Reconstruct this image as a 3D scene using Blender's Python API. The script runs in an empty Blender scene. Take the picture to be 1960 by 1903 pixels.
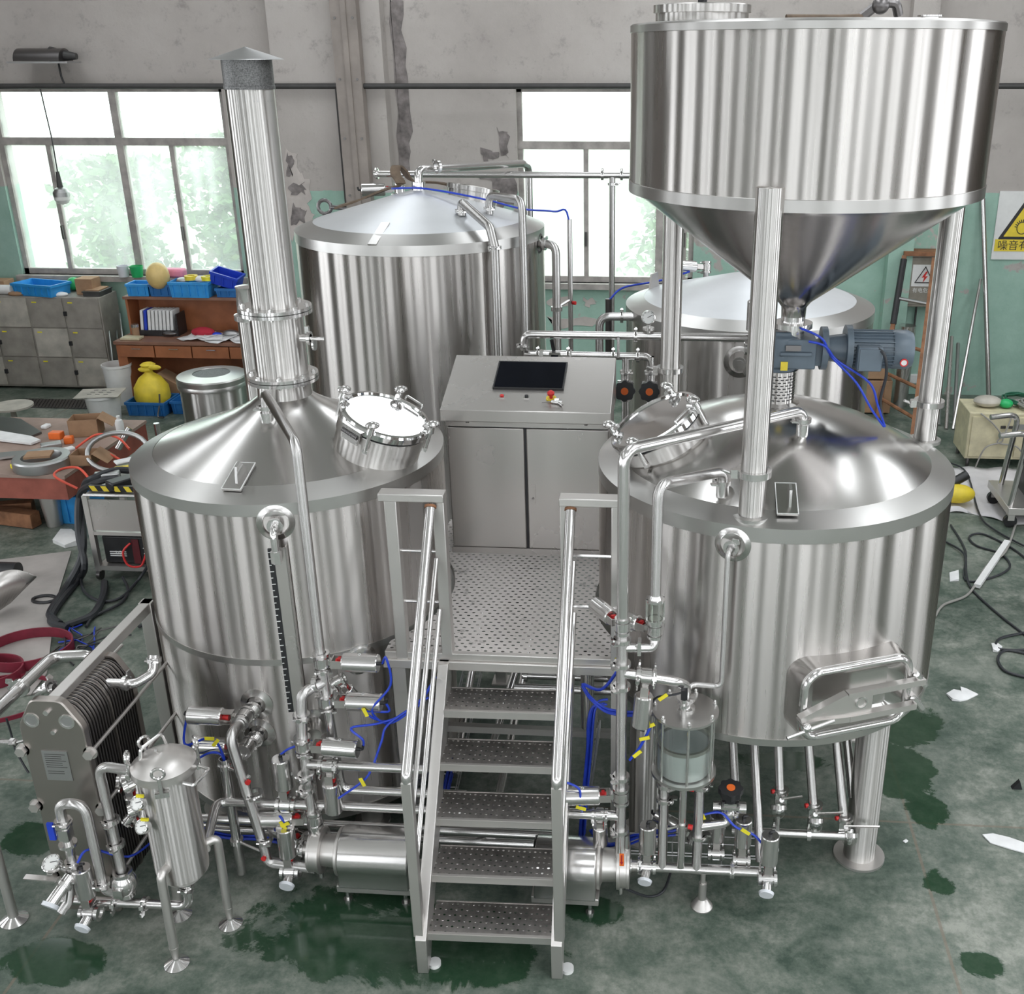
import bpy, bmesh, math, random
import numpy as np
from mathutils import Vector, Matrix, Quaternion
random.seed(7)
rnd = random.Random(11)
sc = bpy.context.scene
COL = sc.collection
PI = math.pi

# ------------------------------------------------------------------ camera
F, CX, CY, H = 2050.0, 1135.0, 951.0, 4.0          # focal length and optical centre in pixels, camera height
PITCH, ROLL, YAW = (math.radians(a) for a in (22.4, 0.13, 4.4))
_f0 = np.array([-math.sin(YAW), math.cos(YAW), 0.0]); _r0 = np.array([math.cos(YAW), math.sin(YAW), 0.0]); _up = np.array([0, 0, 1.0])
_fw = math.cos(PITCH) * _f0 - math.sin(PITCH) * _up
_dn = -math.sin(PITCH) * _f0 - math.cos(PITCH) * _up
_r = math.cos(ROLL) * _r0 + math.sin(ROLL) * _dn
_d = -math.sin(ROLL) * _r0 + math.cos(ROLL) * _dn
_M = np.array([_r, _d, _fw])
_C = np.array([0, 0, H])
cam_data = bpy.data.cameras.new('camera')
cam_data.sensor_fit = 'HORIZONTAL'; cam_data.sensor_width = 36.0
cam_data.lens = F / 1960.0 * 36.0
cam_data.shift_x = -(CX - 980.0) / 1960.0
cam_data.shift_y = (CY - 951.5) / 1960.0
cam_data.clip_start = 0.05; cam_data.clip_end = 200
cam = bpy.data.objects.new('camera', cam_data); COL.objects.link(cam)
_mw = Matrix.Identity(4)
for i in range(3):
    _mw[i][0] = _r[i]; _mw[i][1] = -_d[i]; _mw[i][2] = -_fw[i]
_mw[2][3] = H
cam.matrix_world = _mw
sc.camera = cam

# ------------------------------------------------------------------ sky and exposure
world = bpy.data.worlds.new('overcast_sky'); sc.world = world
world.use_nodes = True
_bg = world.node_tree.nodes['Background']
_bg.inputs['Color'].default_value = (0.93, 0.97, 1.0, 1)
_bg.inputs['Strength'].default_value = 4.5
sc.view_settings.view_transform = 'Standard'
sc.view_settings.look = 'None'
sc.view_settings.exposure = 0.1
sc.view_settings.gamma = 1.0
sc.view_settings.use_curve_mapping = False
sc.cycles.use_denoising = True
sc.cycles.max_bounces = 10
sc.cycles.diffuse_bounces = 4
sc.cycles.glossy_bounces = 5
sc.cycles.transmission_bounces = 6
sc.cycles.transparent_max_bounces = 12
sc.cycles.sample_clamp_indirect = 8.0
sc.cycles.caustics_reflective = False
sc.cycles.caustics_refractive = False

def sky_portal(name, loc, rot, sx, sy):
    L = bpy.data.lights.new(name, 'AREA'); L.shape = 'RECTANGLE'; L.size = sx; L.size_y = sy
    L.cycles.is_portal = True
    o = bpy.data.objects.new(name, L); COL.objects.link(o)
    o.location = loc; o.rotation_euler = rot
    return o

# the hall: inner faces
XL, XR, YB, YF, ZC = -10.0, 7.5, 13.4, -7.0, 6.6
ADDED_SKYLIGHTS = [(x, y, w, 4.6) for x, w in ((-5.6, 0.7), (2.6, 1.8), (5.8, 1.5)) for y in (-4.0, 2.2, 8.4)] + [(x, 11.2, 1.2, 2.0) for x in (-7.9, -3.4, -1.0, 1.2)] + [(-1.1, -2.2, 1.7, 3.2), (-0.95, 4.7, 1.3, 3.2)]       # unseen roof lights, added to brighten cones, stringers and deck: centre x, y, size x, y
FRONT_WINDOWS = [(x - w, x + w, 0.15, 5.4) for x, w in ((-8.8, .40), (-6.6, .85), (-4.5, .40), (-2.2, .75), (0.2, .95), (2.2, .30), (4.2, .80), (6.4, .45))]         # x0, x1, z0, z1
SIDE_WINDOWS = [(y - 0.9, y + 0.9, 0.9, 5.0) for y in (-5.2, -2.2, 0.8, 3.8, 6.8)]
for (x, y, a, b) in ADDED_SKYLIGHTS: sky_portal('added_skylight_portal', (x, y, ZC + 0.15), (0, 0, 0), a, b)
for (a, b, c, d) in FRONT_WINDOWS: sky_portal('window_portal', ((a + b) / 2, YF - 0.2, (c + d) / 2), (PI / 2, 0, PI), b - a, d - c)
for (a, b, c, d) in SIDE_WINDOWS:
    sky_portal('window_portal', (XL - 0.2, (a + b) / 2, (c + d) / 2), (PI / 2, 0, -PI / 2), b - a, d - c)
    sky_portal('window_portal', (XR + 0.2, (a + b) / 2, (c + d) / 2), (PI / 2, 0, PI / 2), b - a, d - c)

# ------------------------------------------------------------------ pixel -> place (used to read positions off the photograph)
def ray(u, v): return _M.T @ np.array([(u - CX) / F, (v - CY) / F, 1.0])
def Pz(u, v, z=0.0): d = ray(u, v); return Vector(_C + d * (z - H) / d[2])
def Py(u, v, y): d = ray(u, v); return Vector(_C + d * y / d[1])

# ------------------------------------------------------------------ materials
def mat(name):
    m = bpy.data.materials.new(name); m.use_nodes = True
    nt = m.node_tree; b = nt.nodes['Principled BSDF']
    return m, nt, b
def N(nt, kind, **kw):
    n = nt.nodes.new('ShaderNode' + kind)
    for k, v in kw.items(): setattr(n, k, v)
    return n
def ramp(nt, fac, stops):
    r = N(nt, 'ValToRGB'); e = r.color_ramp.elements
    e[0].position, e[0].color = stops[0][0], stops[0][1]
    e[1].position, e[1].color = stops[-1][0], stops[-1][1]
    for p, c in stops[1:-1]:
        q = e.new(p); q.color = c
    nt.links.new(fac, r.inputs[0]); return r
def g(v, a=1.0): return (v, v, v, a)
def noise(nt, vec, scale, detail=4, rough=0.55, dist=0.0):
    n = N(nt, 'TexNoise'); n.inputs['Scale'].default_value = scale; n.inputs['Detail'].default_value = detail
    n.inputs['Roughness'].default_value = rough; n.inputs['Distortion'].default_value = dist
    if vec is not None: nt.links.new(vec, n.inputs['Vector'])
    return n
def mixc(nt, fac, a, b):
    m = N(nt, 'Mix'); m.data_type = 'RGBA'
    for s, v in ((m.inputs[0], fac), (m.inputs[6], a), (m.inputs[7], b)):
        if hasattr(v, 'links'): nt.links.new(v, s)
        elif isinstance(v, (int, float)): s.default_value = v
        else: s.default_value = v
    return m.outputs[2]
def math_(nt, op, a, b=None, c=None):
    m = N(nt, 'Math'); m.operation = op
    for i, v in enumerate((a, b, c)):
        if v is None: continue
        if hasattr(v, 'links'): nt.links.new(v, m.inputs[i])
        else: m.inputs[i].default_value = v
    return m.outputs[0]
def objcoord(nt): return N(nt, 'TexCoord').outputs['Object']
def plain(name, col, rough=0.5, metal=0.0, spec=0.5, var=0.12, scale=9.0, coat=0.0):
    m, nt, b = mat(name)
    n = noise(nt, objcoord(nt), scale, 5)
    d = tuple(c * (1 - var) for c in col); u = tuple(min(1, c * (1 + var)) for c in col)
    r = ramp(nt, n.outputs[0], [(0.3, (*d, 1)), (0.7, (*u, 1))])
    nt.links.new(r.outputs[0], b.inputs['Base Color'])
    b.inputs['Roughness'].default_value = rough; b.inputs['Metallic'].default_value = metal
    b.inputs['Specular IOR Level'].default_value = spec
    if coat: b.inputs['Coat Weight'].default_value = coat
    return m
def steel(name, col=(0.62, 0.605, 0.59), rough=0.24, aniso=0.0, streak=0.0, grain=60.0, vertical=True, bump=0.0, haze=0.0, upright=False):
    """brushed stainless; aniso > 0 smears reflections along the object's Z (sheet rolled round the axis)"""
    m, nt, b = mat(name)
    b.inputs['Metallic'].default_value = 1.0
    b.inputs['Base Color'].default_value = (*col, 1)
    oc = objcoord(nt)
    sx = N(nt, 'SeparateXYZ'); nt.links.new(oc, sx.inputs[0])
    if streak:
        th = math_(nt, 'ARCTAN2', sx.outputs[1], sx.outputs[0])
        cv = N(nt, 'CombineXYZ'); nt.links.new(math_(nt, 'MULTIPLY', th, 5.0), cv.inputs[0]); nt.links.new(math_(nt, 'MULTIPLY', sx.outputs[2], 0.10), cv.inputs[2])
        n1 = noise(nt, cv.outputs[0], 0.9, 2, 0.5)
        n2 = noise(nt, cv.outputs[0], 9.0, 3, 0.6)
        bm_ = N(nt, 'Bump'); bm_.inputs['Strength'].default_value = streak; bm_.inputs['Distance'].default_value = 0.06
        nt.links.new(n1.outputs[0], bm_.inputs['Height'])
        nt.links.new(bm_.outputs[0], b.inputs['Normal'])
        r = ramp(nt, n2.outputs[0], [(0.3, g(rough * 0.95)), (0.7, g(rough * 1.06))])
        nt.links.new(r.outputs[0], b.inputs['Roughness'])
    else:
        sc_ = N(nt, 'Mapping'); sc_.inputs['Scale'].default_value = (grain, grain, grain * 0.04) if vertical else (grain * 0.04, grain, grain)
        nt.links.new(oc, sc_.inputs[0])
        n = noise(nt, sc_.outputs[0], 1.0, 3, 0.6)
        n3 = noise(nt, oc, 3.0, 4)
        r = ramp(nt, n3.outputs[0], [(0.3, g(rough * 0.92)), (0.7, g(rough * 1.10))])
        nt.links.new(r.outputs[0], b.inputs['Roughness'])
        if bump:
            bm_ = N(nt, 'Bump'); bm_.inputs['Strength'].default_value = bump; bm_.inputs['Distance'].default_value = 0.02
            nt.links.new(n3.outputs[0], bm_.inputs['Height']); nt.links.new(bm_.outputs[0], b.inputs['Normal'])
    if haze:      # a wide second lobe: fine polishing scratches round the sharp one
        g2 = N(nt, 'BsdfAnisotropic'); g2.inputs['Color'].default_value = (*col, 1); g2.inputs['Roughness'].default_value = 0.55
        mxs = N(nt, 'MixShader'); mxs.inputs[0].default_value = haze
        nt.links.new(b.outputs[0], mxs.inputs[1]); nt.links.new(g2.outputs[0], mxs.inputs[2]); nt.links.new(mxs.outputs[0], nt.nodes['Material Output'].inputs[0])
    if aniso:
        t = N(nt, 'Tangent'); t.direction_type = 'RADIAL'; t.axis = 'Z'
        gl = N(nt, 'BsdfAnisotropic'); gl.inputs['Color'].default_value = (*col, 1)
        gl.inputs['Anisotropy'].default_value = aniso; gl.inputs['Rotation'].default_value = 0.0
        if upright:      # horizontal tangent of any upright surface: normal x up
            geo = N(nt, 'NewGeometry'); cr = N(nt, 'VectorMath'); cr.operation = 'CROSS_PRODUCT'; cr.inputs[1].default_value = (0, 0, 1)
            nt.links.new(geo.outputs['Normal'], cr.inputs[0]); nt.links.new(cr.outputs[0], gl.inputs['Tangent'])
        else: nt.links.new(t.outputs[0], gl.inputs['Tangent'])
        if not streak: gl.inputs['Roughness'].default_value = rough
        for s_ in ('Roughness', 'Normal') if streak else ():
            if b.inputs[s_].links: nt.links.new(b.inputs[s_].links[0].from_socket, gl.inputs[s_])
        nt.links.new(gl.outputs[0], nt.nodes['Material Output'].inputs[0])
    return m

MT = {}
MT['tank'] = steel('brushed_tank_steel', (0.545, 0.518, 0.498), 0.28, aniso=0.80, streak=0.007)
MT['tube'] = steel('drawn_tube_steel', (0.63, 0.61, 0.59), 0.33, aniso=0.75)
MT['pipe_v'] = steel('polished_upright_pipe_steel', (0.60, 0.585, 0.575), 0.26, aniso=0.75, upright=True)
MT['band'] = steel('satin_band_steel', (0.58, 0.565, 0.55), 0.42, aniso=0.6)
MT['cone'] = steel('satin_cone_steel', (0.58, 0.565, 0.55), 0.21, bump=0.012)
MT['dull'] = plain('film_covered_steel', (0.74, 0.76, 0.785), 0.38, metal=0.55, var=0.06, scale=2)
MT['hopper_cone'] = steel('polished_cone_steel', (0.46, 0.44, 0.43), 0.17, bump=0.05)
MT['rim'] = steel('satin_rim_steel', (0.56, 0.55, 0.535), 0.32)
MT['pipe'] = steel('polished_pipe_steel', (0.66, 0.645, 0.635), 0.17, haze=0.22)
MT['bright'] = steel('bright_cast_steel', (0.72, 0.71, 0.70), 0.13, haze=0.2)
MT['mirror'] = steel('mirror_lid_steel', (0.75, 0.75, 0.75), 0.07)
MT['sheet'] = steel('brushed_sheet_steel', (0.60, 0.575, 0.555), 0.26, haze=0.4)
MT['frame'] = steel('brushed_frame_steel', (0.66, 0.635, 0.615), 0.30, haze=0.5)
MT['plate_he'] = steel('stamped_plate_steel', (0.42, 0.385, 0.36), 0.33)
MT['dark_steel'] = steel('dark_steel', (0.20, 0.19, 0.19), 0.35)
MT['galv'] = steel('galvanised_steel', (0.48, 0.48, 0.48), 0.42)
MT['black'] = plain('black_plastic', (0.02, 0.02, 0.022), 0.38, var=0.2)
MT['rubber'] = plain('black_rubber', (0.025, 0.025, 0.028), 0.6, var=0.25)
MT['red'] = plain('red_plastic', (0.62, 0.03, 0.03), 0.4)
MT['orange'] = plain('orange_plastic', (0.85, 0.17, 0.03), 0.4)
MT['hose_blue'] = plain('blue_air_hose', (0.02, 0.06, 0.55), 0.35)
MT['tag'] = plain('yellow_tag', (0.85, 0.74, 0.04), 0.5)
MT['white_plastic'] = plain('white_plastic', (0.78, 0.78, 0.77), 0.45, var=0.05)
MT['motor'] = plain('blue_grey_motor_paint', (0.115, 0.15, 0.185), 0.38, var=0.10)
MT['blue_bin'] = plain('blue_crate_plastic', (0.02, 0.15, 0.42), 0.45)
MT['blue_bin_b'] = plain('light_blue_crate_plastic', (0.03, 0.30, 0.70), 0.45)
MT['wood'] = plain('orange_brown_wood_veneer', (0.36, 0.13, 0.055), 0.42, var=0.22, scale=4)
MT['wood_top'] = plain('brown_desk_top', (0.24, 0.12, 0.08), 0.4, var=0.2, scale=4)
MT['card'] = plain('cardboard', (0.36, 0.22, 0.13), 0.85)
MT['paper'] = plain('white_paper', (0.80, 0.80, 0.80), 0.8, var=0.08)
MT['locker'] = plain('grey_beige_locker_paint', (0.30, 0.275, 0.245), 0.5, var=0.22, scale=5)
MT['locker_b'] = plain('pale_worn_locker_paint', (0.45, 0.42, 0.37), 0.5, var=0.25, scale=5)
MT['table_side'] = plain('red_oxide_paint', (0.30, 0.085, 0.06), 0.6, var=0.25, scale=5)
MT['table_top'] = plain('dusty_brown_table_top', (0.33, 0.24, 0.20), 0.7, var=0.25, scale=3)
MT['belt'] = plain('dark_red_rubber', (0.20, 0.015, 0.035), 0.5, var=0.15)
MT['red_hose'] = plain('orange_red_hose', (0.72, 0.09, 0.05), 0.45)
MT['black_hose'] = plain('black_cable', (0.025, 0.027, 0.032), 0.45)
MT['grey_cable'] = plain('grey_cable', (0.30, 0.29, 0.27), 0.5)
MT['yellow'] = plain('yellow_plastic', (0.80, 0.62, 0.05), 0.5)
MT['cream'] = plain('cream_paint', (0.58, 0.53, 0.36), 0.5, var=0.15)
MT['rust'] = plain('rusty_wood', (0.26, 0.12, 0.06), 0.75, var=0.4, scale=8)
MT['box_grey'] = plain('grey_brown_enamel', (0.27, 0.245, 0.205), 0.5, var=0.15)
MT['green_pl'] = plain('green_plastic', (0.02, 0.42, 0.13), 0.4)
MT['hose_green'] = plain('dark_green_cord', (0.02, 0.12, 0.07), 0.6)
MT['pink_pl'] = plain('pink_plastic', (0.80, 0.28, 0.42), 0.5)
MT['skin_helmet'] = plain('pale_yellow_helmet_plastic', (0.75, 0.55, 0.22), 0.4)
MT['navy'] = plain('navy_fabric', (0.02, 0.03, 0.09), 0.8)
MT['strap'] = plain('brown_webbing_strap', (0.17, 0.125, 0.09), 0.85, var=0.25, scale=20)
MT['dark_pipe'] = plain('dark_painted_pipe', (0.055, 0.053, 0.052), 0.5)
MT['duct'] = plain('brown_grey_painted_duct', (0.30, 0.26, 0.235), 0.45, var=0.2, scale=3)
MT['screen'] = plain('dark_glass_screen', (0.004, 0.005, 0.009), 0.10, spec=0.12, var=0.3)
MT['frame_paint'] = plain('worn_window_frame_paint', (0.40, 0.37, 0.35), 0.6, var=0.3, scale=6)
MT['white_lens'] = plain('white_dial', (0.82, 0.82, 0.80), 0.3, var=0.03)
MT['silicone'] = plain('translucent_silicone', (0.70, 0.72, 0.76), 0.35, var=0.05)
MT['grey_sheet'] = plain('grey_film_sheet', (0.42, 0.39, 0.37), 0.55, var=0.2, scale=2.5)
MT['tarp'] = plain('white_tarp', (0.66, 0.64, 0.65), 0.6, var=0.15, scale=3)
MT['maroon'] = plain('maroon_paint', (0.10, 0.015, 0.02), 0.45)
MT['cloth_red'] = plain('red_cloth', (0.40, 0.02, 0.04), 0.85)
MT['leaf'] = plain('leaf_green', (0.11, 0.22, 0.07), 0.6, var=0.5, scale=3)
MT['ground'] = plain('outside_ground', (0.30, 0.32, 0.26), 0.9)
MT['bark'] = plain('bark', (0.12, 0.09, 0.06), 0.9)
MT['ceiling'] = plain('whitewashed_ceiling', (0.66, 0.64, 0.62), 0.8, var=0.1, scale=1)
MT['skin'] = plain('skin', (0.55, 0.33, 0.24), 0.5, var=0.05)
MT['shoe'] = plain('dark_shoe', (0.02, 0.02, 0.025), 0.5)
MT['hair'] = plain('black_hair', (0.012, 0.010, 0.010), 0.5)

def m_glass():
    m, nt, b = mat('clear_glass')
    b.inputs['Base Color'].default_value = (0.93, 0.96, 0.93, 1); b.inputs['Roughness'].default_value = 0.02
    b.inputs['Transmission Weight'].default_value = 1.0; b.inputs['IOR'].default_value = 1.45
    tr = N(nt, 'BsdfTransparent'); tr.inputs[0].default_value = (0.96, 0.98, 0.96, 1)
    gl = N(nt, 'BsdfGlossy'); gl.inputs['Roughness'].default_value = 0.04
    lw = N(nt, 'LayerWeight'); lw.inputs[0].default_value = 0.5
    fr = math_(nt, 'MULTIPLY_ADD', math_(nt, 'POWER', lw.outputs['Facing'], 3.0), 0.55, 0.07)
    mx = N(nt, 'MixShader'); nt.links.new(fr, mx.inputs[0]); nt.links.new(tr.outputs[0], mx.inputs[1]); nt.links.new(gl.outputs[0], mx.inputs[2])
    nt.links.new(mx.outputs[0], nt.nodes['Material Output'].inputs[0])
    return m
def m_window():
    """dusty pane: mostly clear, a thin film of dust scatters daylight"""
    m, nt, b = mat('dusty_window_glass')
    tr = N(nt, 'BsdfTransparent'); tr.inputs[0].default_value = (0.92, 0.97, 0.94, 1)
    du = N(nt, 'BsdfTranslucent'); du.inputs[0].default_value = (0.82, 0.86, 0.82, 1)
    gl = N(nt, 'BsdfGlossy'); gl.inputs['Roughness'].default_value = 0.05
    n = noise(nt, objcoord(nt), 1.5, 4)
    f = ramp(nt, n.outputs[0], [(0.3, g(0.16)), (0.7, g(0.32))])
    mx = N(nt, 'MixShader'); nt.links.new(f.outputs[0], mx.inputs[0]); nt.links.new(tr.outputs[0], mx.inputs[1]); nt.links.new(du.outputs[0], mx.inputs[2])
    m2 = N(nt, 'MixShader'); m2.inputs[0].default_value = 0.05; nt.links.new(mx.outputs[0], m2.inputs[1]); nt.links.new(gl.outputs[0], m2.inputs[2])
    nt.links.new(m2.outputs[0], nt.nodes['Material Output'].inputs[0])
    return m
MT['glass'] = m_glass(); MT['window'] = m_window()

def m_wall():
    """limewashed plaster: bare grey above, a flaking mint dado below 2.5 m, moisture stains"""
    m, nt, b = mat('old_plaster')
    geo = N(nt, 'NewGeometry'); p = geo.outputs['Position']
    sx = N(nt, 'SeparateXYZ'); nt.links.new(p, sx.inputs[0])
    n1 = noise(nt, p, 0.55, 6, 0.65); n2 = noise(nt, p, 3.5, 8, 0.7); n3 = noise(nt, p, 14, 6, 0.7); n4 = noise(nt, p, 0.9, 5, 0.6, 0.6)
    base = ramp(nt, n1.outputs[0], [(0.30, (0.41, 0.375, 0.352, 1)), (0.55, (0.50, 0.462, 0.436, 1)), (0.75, (0.56, 0.525, 0.50, 1))])
    high = ramp(nt, math_(nt, 'MULTIPLY', math_(nt, 'MULTIPLY_ADD', n2.outputs[0], 0.5, math_(nt, 'MULTIPLY', sx.outputs[2], 0.28)), 0.5), [(0.66, g(0)), (0.74, g(1))])
    gt = ramp(nt, math_(nt, 'MULTIPLY_ADD', n3.outputs[0], 0.35, n2.outputs[0]), [(0.76, g(0)), (0.92, g(0.45))])
    c = mixc(nt, gt.outputs[0], base.outputs[0], (0.24, 0.205, 0.195, 1))
    blotch = ramp(nt, n2.outputs[0], [(0.50, g(0)), (0.75, g(0.30))])
    c = mixc(nt, math_(nt, 'MULTIPLY', high.outputs[0], blotch.outputs[0]), c, (0.26, 0.235, 0.225, 1))
    mint = ramp(nt, n2.outputs[0], [(0.3, (0.30, 0.47, 0.39, 1)), (0.7, (0.39, 0.57, 0.485, 1))])
    flake = ramp(nt, math_(nt, 'MULTIPLY_ADD', n2.outputs[0], 0.35, n4.outputs[0]), [(0.78, g(1)), (0.80, g(0))])
    below = math_(nt, 'LESS_THAN', math_(nt, 'MULTIPLY_ADD', n3.outputs[0], 0.03, sx.outputs[2]), 2.50)
    c = mixc(nt, math_(nt, 'MULTIPLY', below, flake.outputs[0]), c, mint.outputs[0])
    nt.links.new(c, b.inputs['Base Color'])
    b.inputs['Roughness'].default_value = 0.85
    bp = N(nt, 'Bump'); bp.inputs['Strength'].default_value = 0.35; bp.inputs['Distance'].default_value = 0.02
    nt.links.new(n2.outputs[0], bp.inputs['Height']); nt.links.new(bp.outputs[0], b.inputs['Normal'])
    return m
MT['wall'] = m_wall()
MT['wall_dark'] = plain('dark_brown_plaster', (0.15, 0.128, 0.112), 0.85, var=0.35, scale=0.8)  # unseen walls toned dark to deepen the bands reflected in the steel

# wet patches on the floor: centre x, y, radius x, y (metres)
PUDDLES = []
for (u, v, du, dv) in ((760, 1800, 300, 90), (660, 1740, 170, 60), (930, 1830, 120, 60), (1140, 1745, 60, 30),
                       (1730, 1385, 75, 42), (1720, 1480, 75, 55), (1770, 1545, 45, 40), (1800, 1690, 40, 30), (1480, 1455, 110, 20),
                       (100, 1840, 110, 45), (60, 1605, 60, 40), (1880, 1850, 50, 30), (1350, 1250, 60, 25), (1560, 1330, 150, 60)):
    a = Pz(u, v); bx_ = Pz(u + du, v); by_ = Pz(u, v - dv)
    PUDDLES.append((a.x, a.y, abs(bx_.x - a.x), abs(by_.y - a.y)))
def m_floor():
    m, nt, b = mat('worn_green_floor_paint')
    geo = N(nt, 'NewGeometry'); p = geo.outputs['Position']
    sx = N(nt, 'SeparateXYZ'); nt.links.new(p, sx.inputs[0])
    n1 = noise(nt, p, 0.8, 8, 0.68, 0.4); n2 = noise(nt, p, 5.0, 8, 0.7); n3 = noise(nt, p, 22, 6, 0.75); n4 = noise(nt, p, 2.2, 8, 0.7, 0.8)
    mixn = math_(nt, 'MULTIPLY_ADD', n3.outputs[0], 0.22, math_(nt, 'MULTIPLY_ADD', n2.outputs[0], 0.34, math_(nt, 'MULTIPLY', n1.outputs[0], 0.44)))
    base = ramp(nt, mixn, [(0.42, (0.050, 0.078, 0.059, 1)), (0.485, (0.108, 0.138, 0.111, 1)), (0.535, (0.182, 0.205, 0.172, 1)), (0.60, (0.32, 0.33, 0.29, 1))])
    scuff = ramp(nt, n4.outputs[0], [(0.52, g(0)), (0.70, g(0.55))])
    c = mixc(nt, scuff.outputs[0], base.outputs[0], (0.27, 0.285, 0.25, 1))
    dirt = ramp(nt, n3.outputs[0], [(0.58, g(0)), (0.74, g(0.6))])
    c = mixc(nt, dirt.outputs[0], c, (0.075, 0.085, 0.072, 1))
    # control joints
    jx = math_(nt, 'LESS_THAN', math_(nt, 'ABSOLUTE', math_(nt, 'SUBTRACT', math_(nt, 'PINGPONG', math_(nt, 'ADD', sx.outputs[0], 20.6), 2.2), 0.0)), 0.008)
    jy = math_(nt, 'LESS_THAN', math_(nt, 'PINGPONG', math_(nt, 'ADD', sx.outputs[1], 20.0), 2.5), 0.008)
    c = mixc(nt, math_(nt, 'MULTIPLY', math_(nt, 'MAXIMUM', jx, jy), 0.55), c, (0.20, 0.15, 0.11, 1))
    wet = None
    for (x, y, a, bb) in PUDDLES:
        ex = math_(nt, 'POWER', math_(nt, 'DIVIDE', math_(nt, 'SUBTRACT', sx.outputs[0], x), a), 2.0)
        ey = math_(nt, 'POWER', math_(nt, 'DIVIDE', math_(nt, 'SUBTRACT', sx.outputs[1], y), bb), 2.0)
        e = math_(nt, 'SUBTRACT', 1.0, math_(nt, 'ADD', ex, ey))
        wet = e if wet is None else math_(nt, 'MAXIMUM', wet, e)
    wet = math_(nt, 'ADD', math_(nt, 'MAXIMUM', wet, -2.0), math_(nt, 'MULTIPLY', math_(nt, 'SUBTRACT', math_(nt, 'MULTIPLY_ADD', n2.outputs[0], 0.35, math_(nt, 'MULTIPLY', n4.outputs[0], 0.65)), 0.5), 5.0))
    wm = ramp(nt, wet, [(0.05, g(0)), (0.30, g(1))])
    wetcol = mixc(nt, n2.outputs[0], (0.004, 0.026, 0.010, 1), (0.022, 0.070, 0.032, 1))
    c = mixc(nt, math_(nt, 'MULTIPLY', wm.outputs[0], 0.90), c, wetcol)
    nt.links.new(c, b.inputs['Base Color'])
    dry = ramp(nt, n2.outputs[0], [(0.3, g(0.42)), (0.7, g(0.62))])
    nt.links.new(mixc(nt, wm.outputs[0], dry.outputs[0], g(0.10)), b.inputs['Roughness'])
    bp = N(nt, 'Bump'); bp.inputs['Strength'].default_value = 0.12; bp.inputs['Distance'].default_value = 0.01
    nt.links.new(math_(nt, 'MULTIPLY', n2.outputs[0], math_(nt, 'SUBTRACT', 1.0, wm.outputs[0])), bp.inputs['Height'])
    nt.links.new(bp.outputs[0], b.inputs['Normal'])
    return m
MT['floor'] = m_floor()

def m_perf(name, px, py, rx, ry, dimple=False, col=(0.80, 0.745, 0.715)):
    """punched anti-slip sheet: real holes (transparent) in a staggered grid, burrs and dirt"""
    m, nt, b = mat(name)
    oc = objcoord(nt); sx = N(nt, 'SeparateXYZ'); nt.links.new(oc, sx.inputs[0])
    v = math_(nt, 'DIVIDE', sx.outputs[1], py); row = math_(nt, 'FLOOR', v)
    u = math_(nt, 'ADD', math_(nt, 'DIVIDE', sx.outputs[0], px), math_(nt, 'MULTIPLY', math_(nt, 'MODULO', row, 2.0), 0.5))
    fu = math_(nt, 'MULTIPLY', math_(nt, 'SUBTRACT', math_(nt, 'FRACT', u), 0.5), px / rx)
    fv = math_(nt, 'MULTIPLY', math_(nt, 'SUBTRACT', math_(nt, 'FRACT', v), 0.5), py / ry)
    d = math_(nt, 'SQRT', math_(nt, 'ADD', math_(nt, 'POWER', fu, 2.0), math_(nt, 'POWER', fv, 2.0)))
    hole = math_(nt, 'LESS_THAN', d, 1.0)
    b.inputs['Metallic'].default_value = 1.0 if dimple else 0.15
    n1 = noise(nt, oc, 4.0, 6, 0.65); n2 = noise(nt, oc, 16, 5, 0.7)
    dc = tuple(c * 0.42 for c in col)
    r = ramp(nt, math_(nt, 'MULTIPLY_ADD', n2.outputs[0], 0.5, math_(nt, 'MULTIPLY', n1.outputs[0], 0.6)), [(0.30 if dimple else 0.62, (*col, 1)), (0.76, (*dc, 1))])
    nt.links.new(r.outputs[0], b.inputs['Base Color'])
    b.inputs['Roughness'].default_value = 0.55 if not dimple else 0.38
    bp = N(nt, 'Bump'); bp.inputs['Strength'].default_value = 0.6; bp.inputs['Distance'].default_value = 0.006
    hh = ramp(nt, d, [(0.9, g(1)), (1.7, g(0))])
    nt.links.new(hh.outputs[0], bp.inputs['Height'])
    if dimple:
        u2 = math_(nt, 'ADD', u, 0.5)
        gu = math_(nt, 'MULTIPLY', math_(nt, 'SUBTRACT', math_(nt, 'FRACT', u2), 0.5), px / rx)
        d2 = math_(nt, 'SQRT', math_(nt, 'ADD', math_(nt, 'POWER', gu, 2.0), math_(nt, 'POWER', fv, 2.0)))
        h2 = ramp(nt, d2, [(0.4, g(1)), (1.5, g(0))])
        nt.links.new(math_(nt, 'ADD', hh.outputs[0], h2.outputs[0]), bp.inputs['Height'])
    nt.links.new(bp.outputs[0], b.inputs['Normal'])
    tr = N(nt, 'BsdfTransparent'); mx = N(nt, 'MixShader')
    nt.links.new(hole, mx.inputs[0]); nt.links.new(b.outputs[0], mx.inputs[1]); nt.links.new(tr.outputs[0], mx.inputs[2])
    nt.links.new(mx.outputs[0], nt.nodes['Material Output'].inputs[0])
    return m
MT['deck'] = m_perf('punched_deck_sheet', 0.044, 0.033, 0.0092, 0.0060)
MT['tread'] = m_perf('punched_tread_sheet', 0.052, 0.036, 0.0060, 0.0050, True, (0.64, 0.605, 0.585))
MT['mesh'] = plain('fine_grey_wire_mesh', (0.16, 0.16, 0.16), 0.5, metal=0.7, var=0.5, scale=160)

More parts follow.
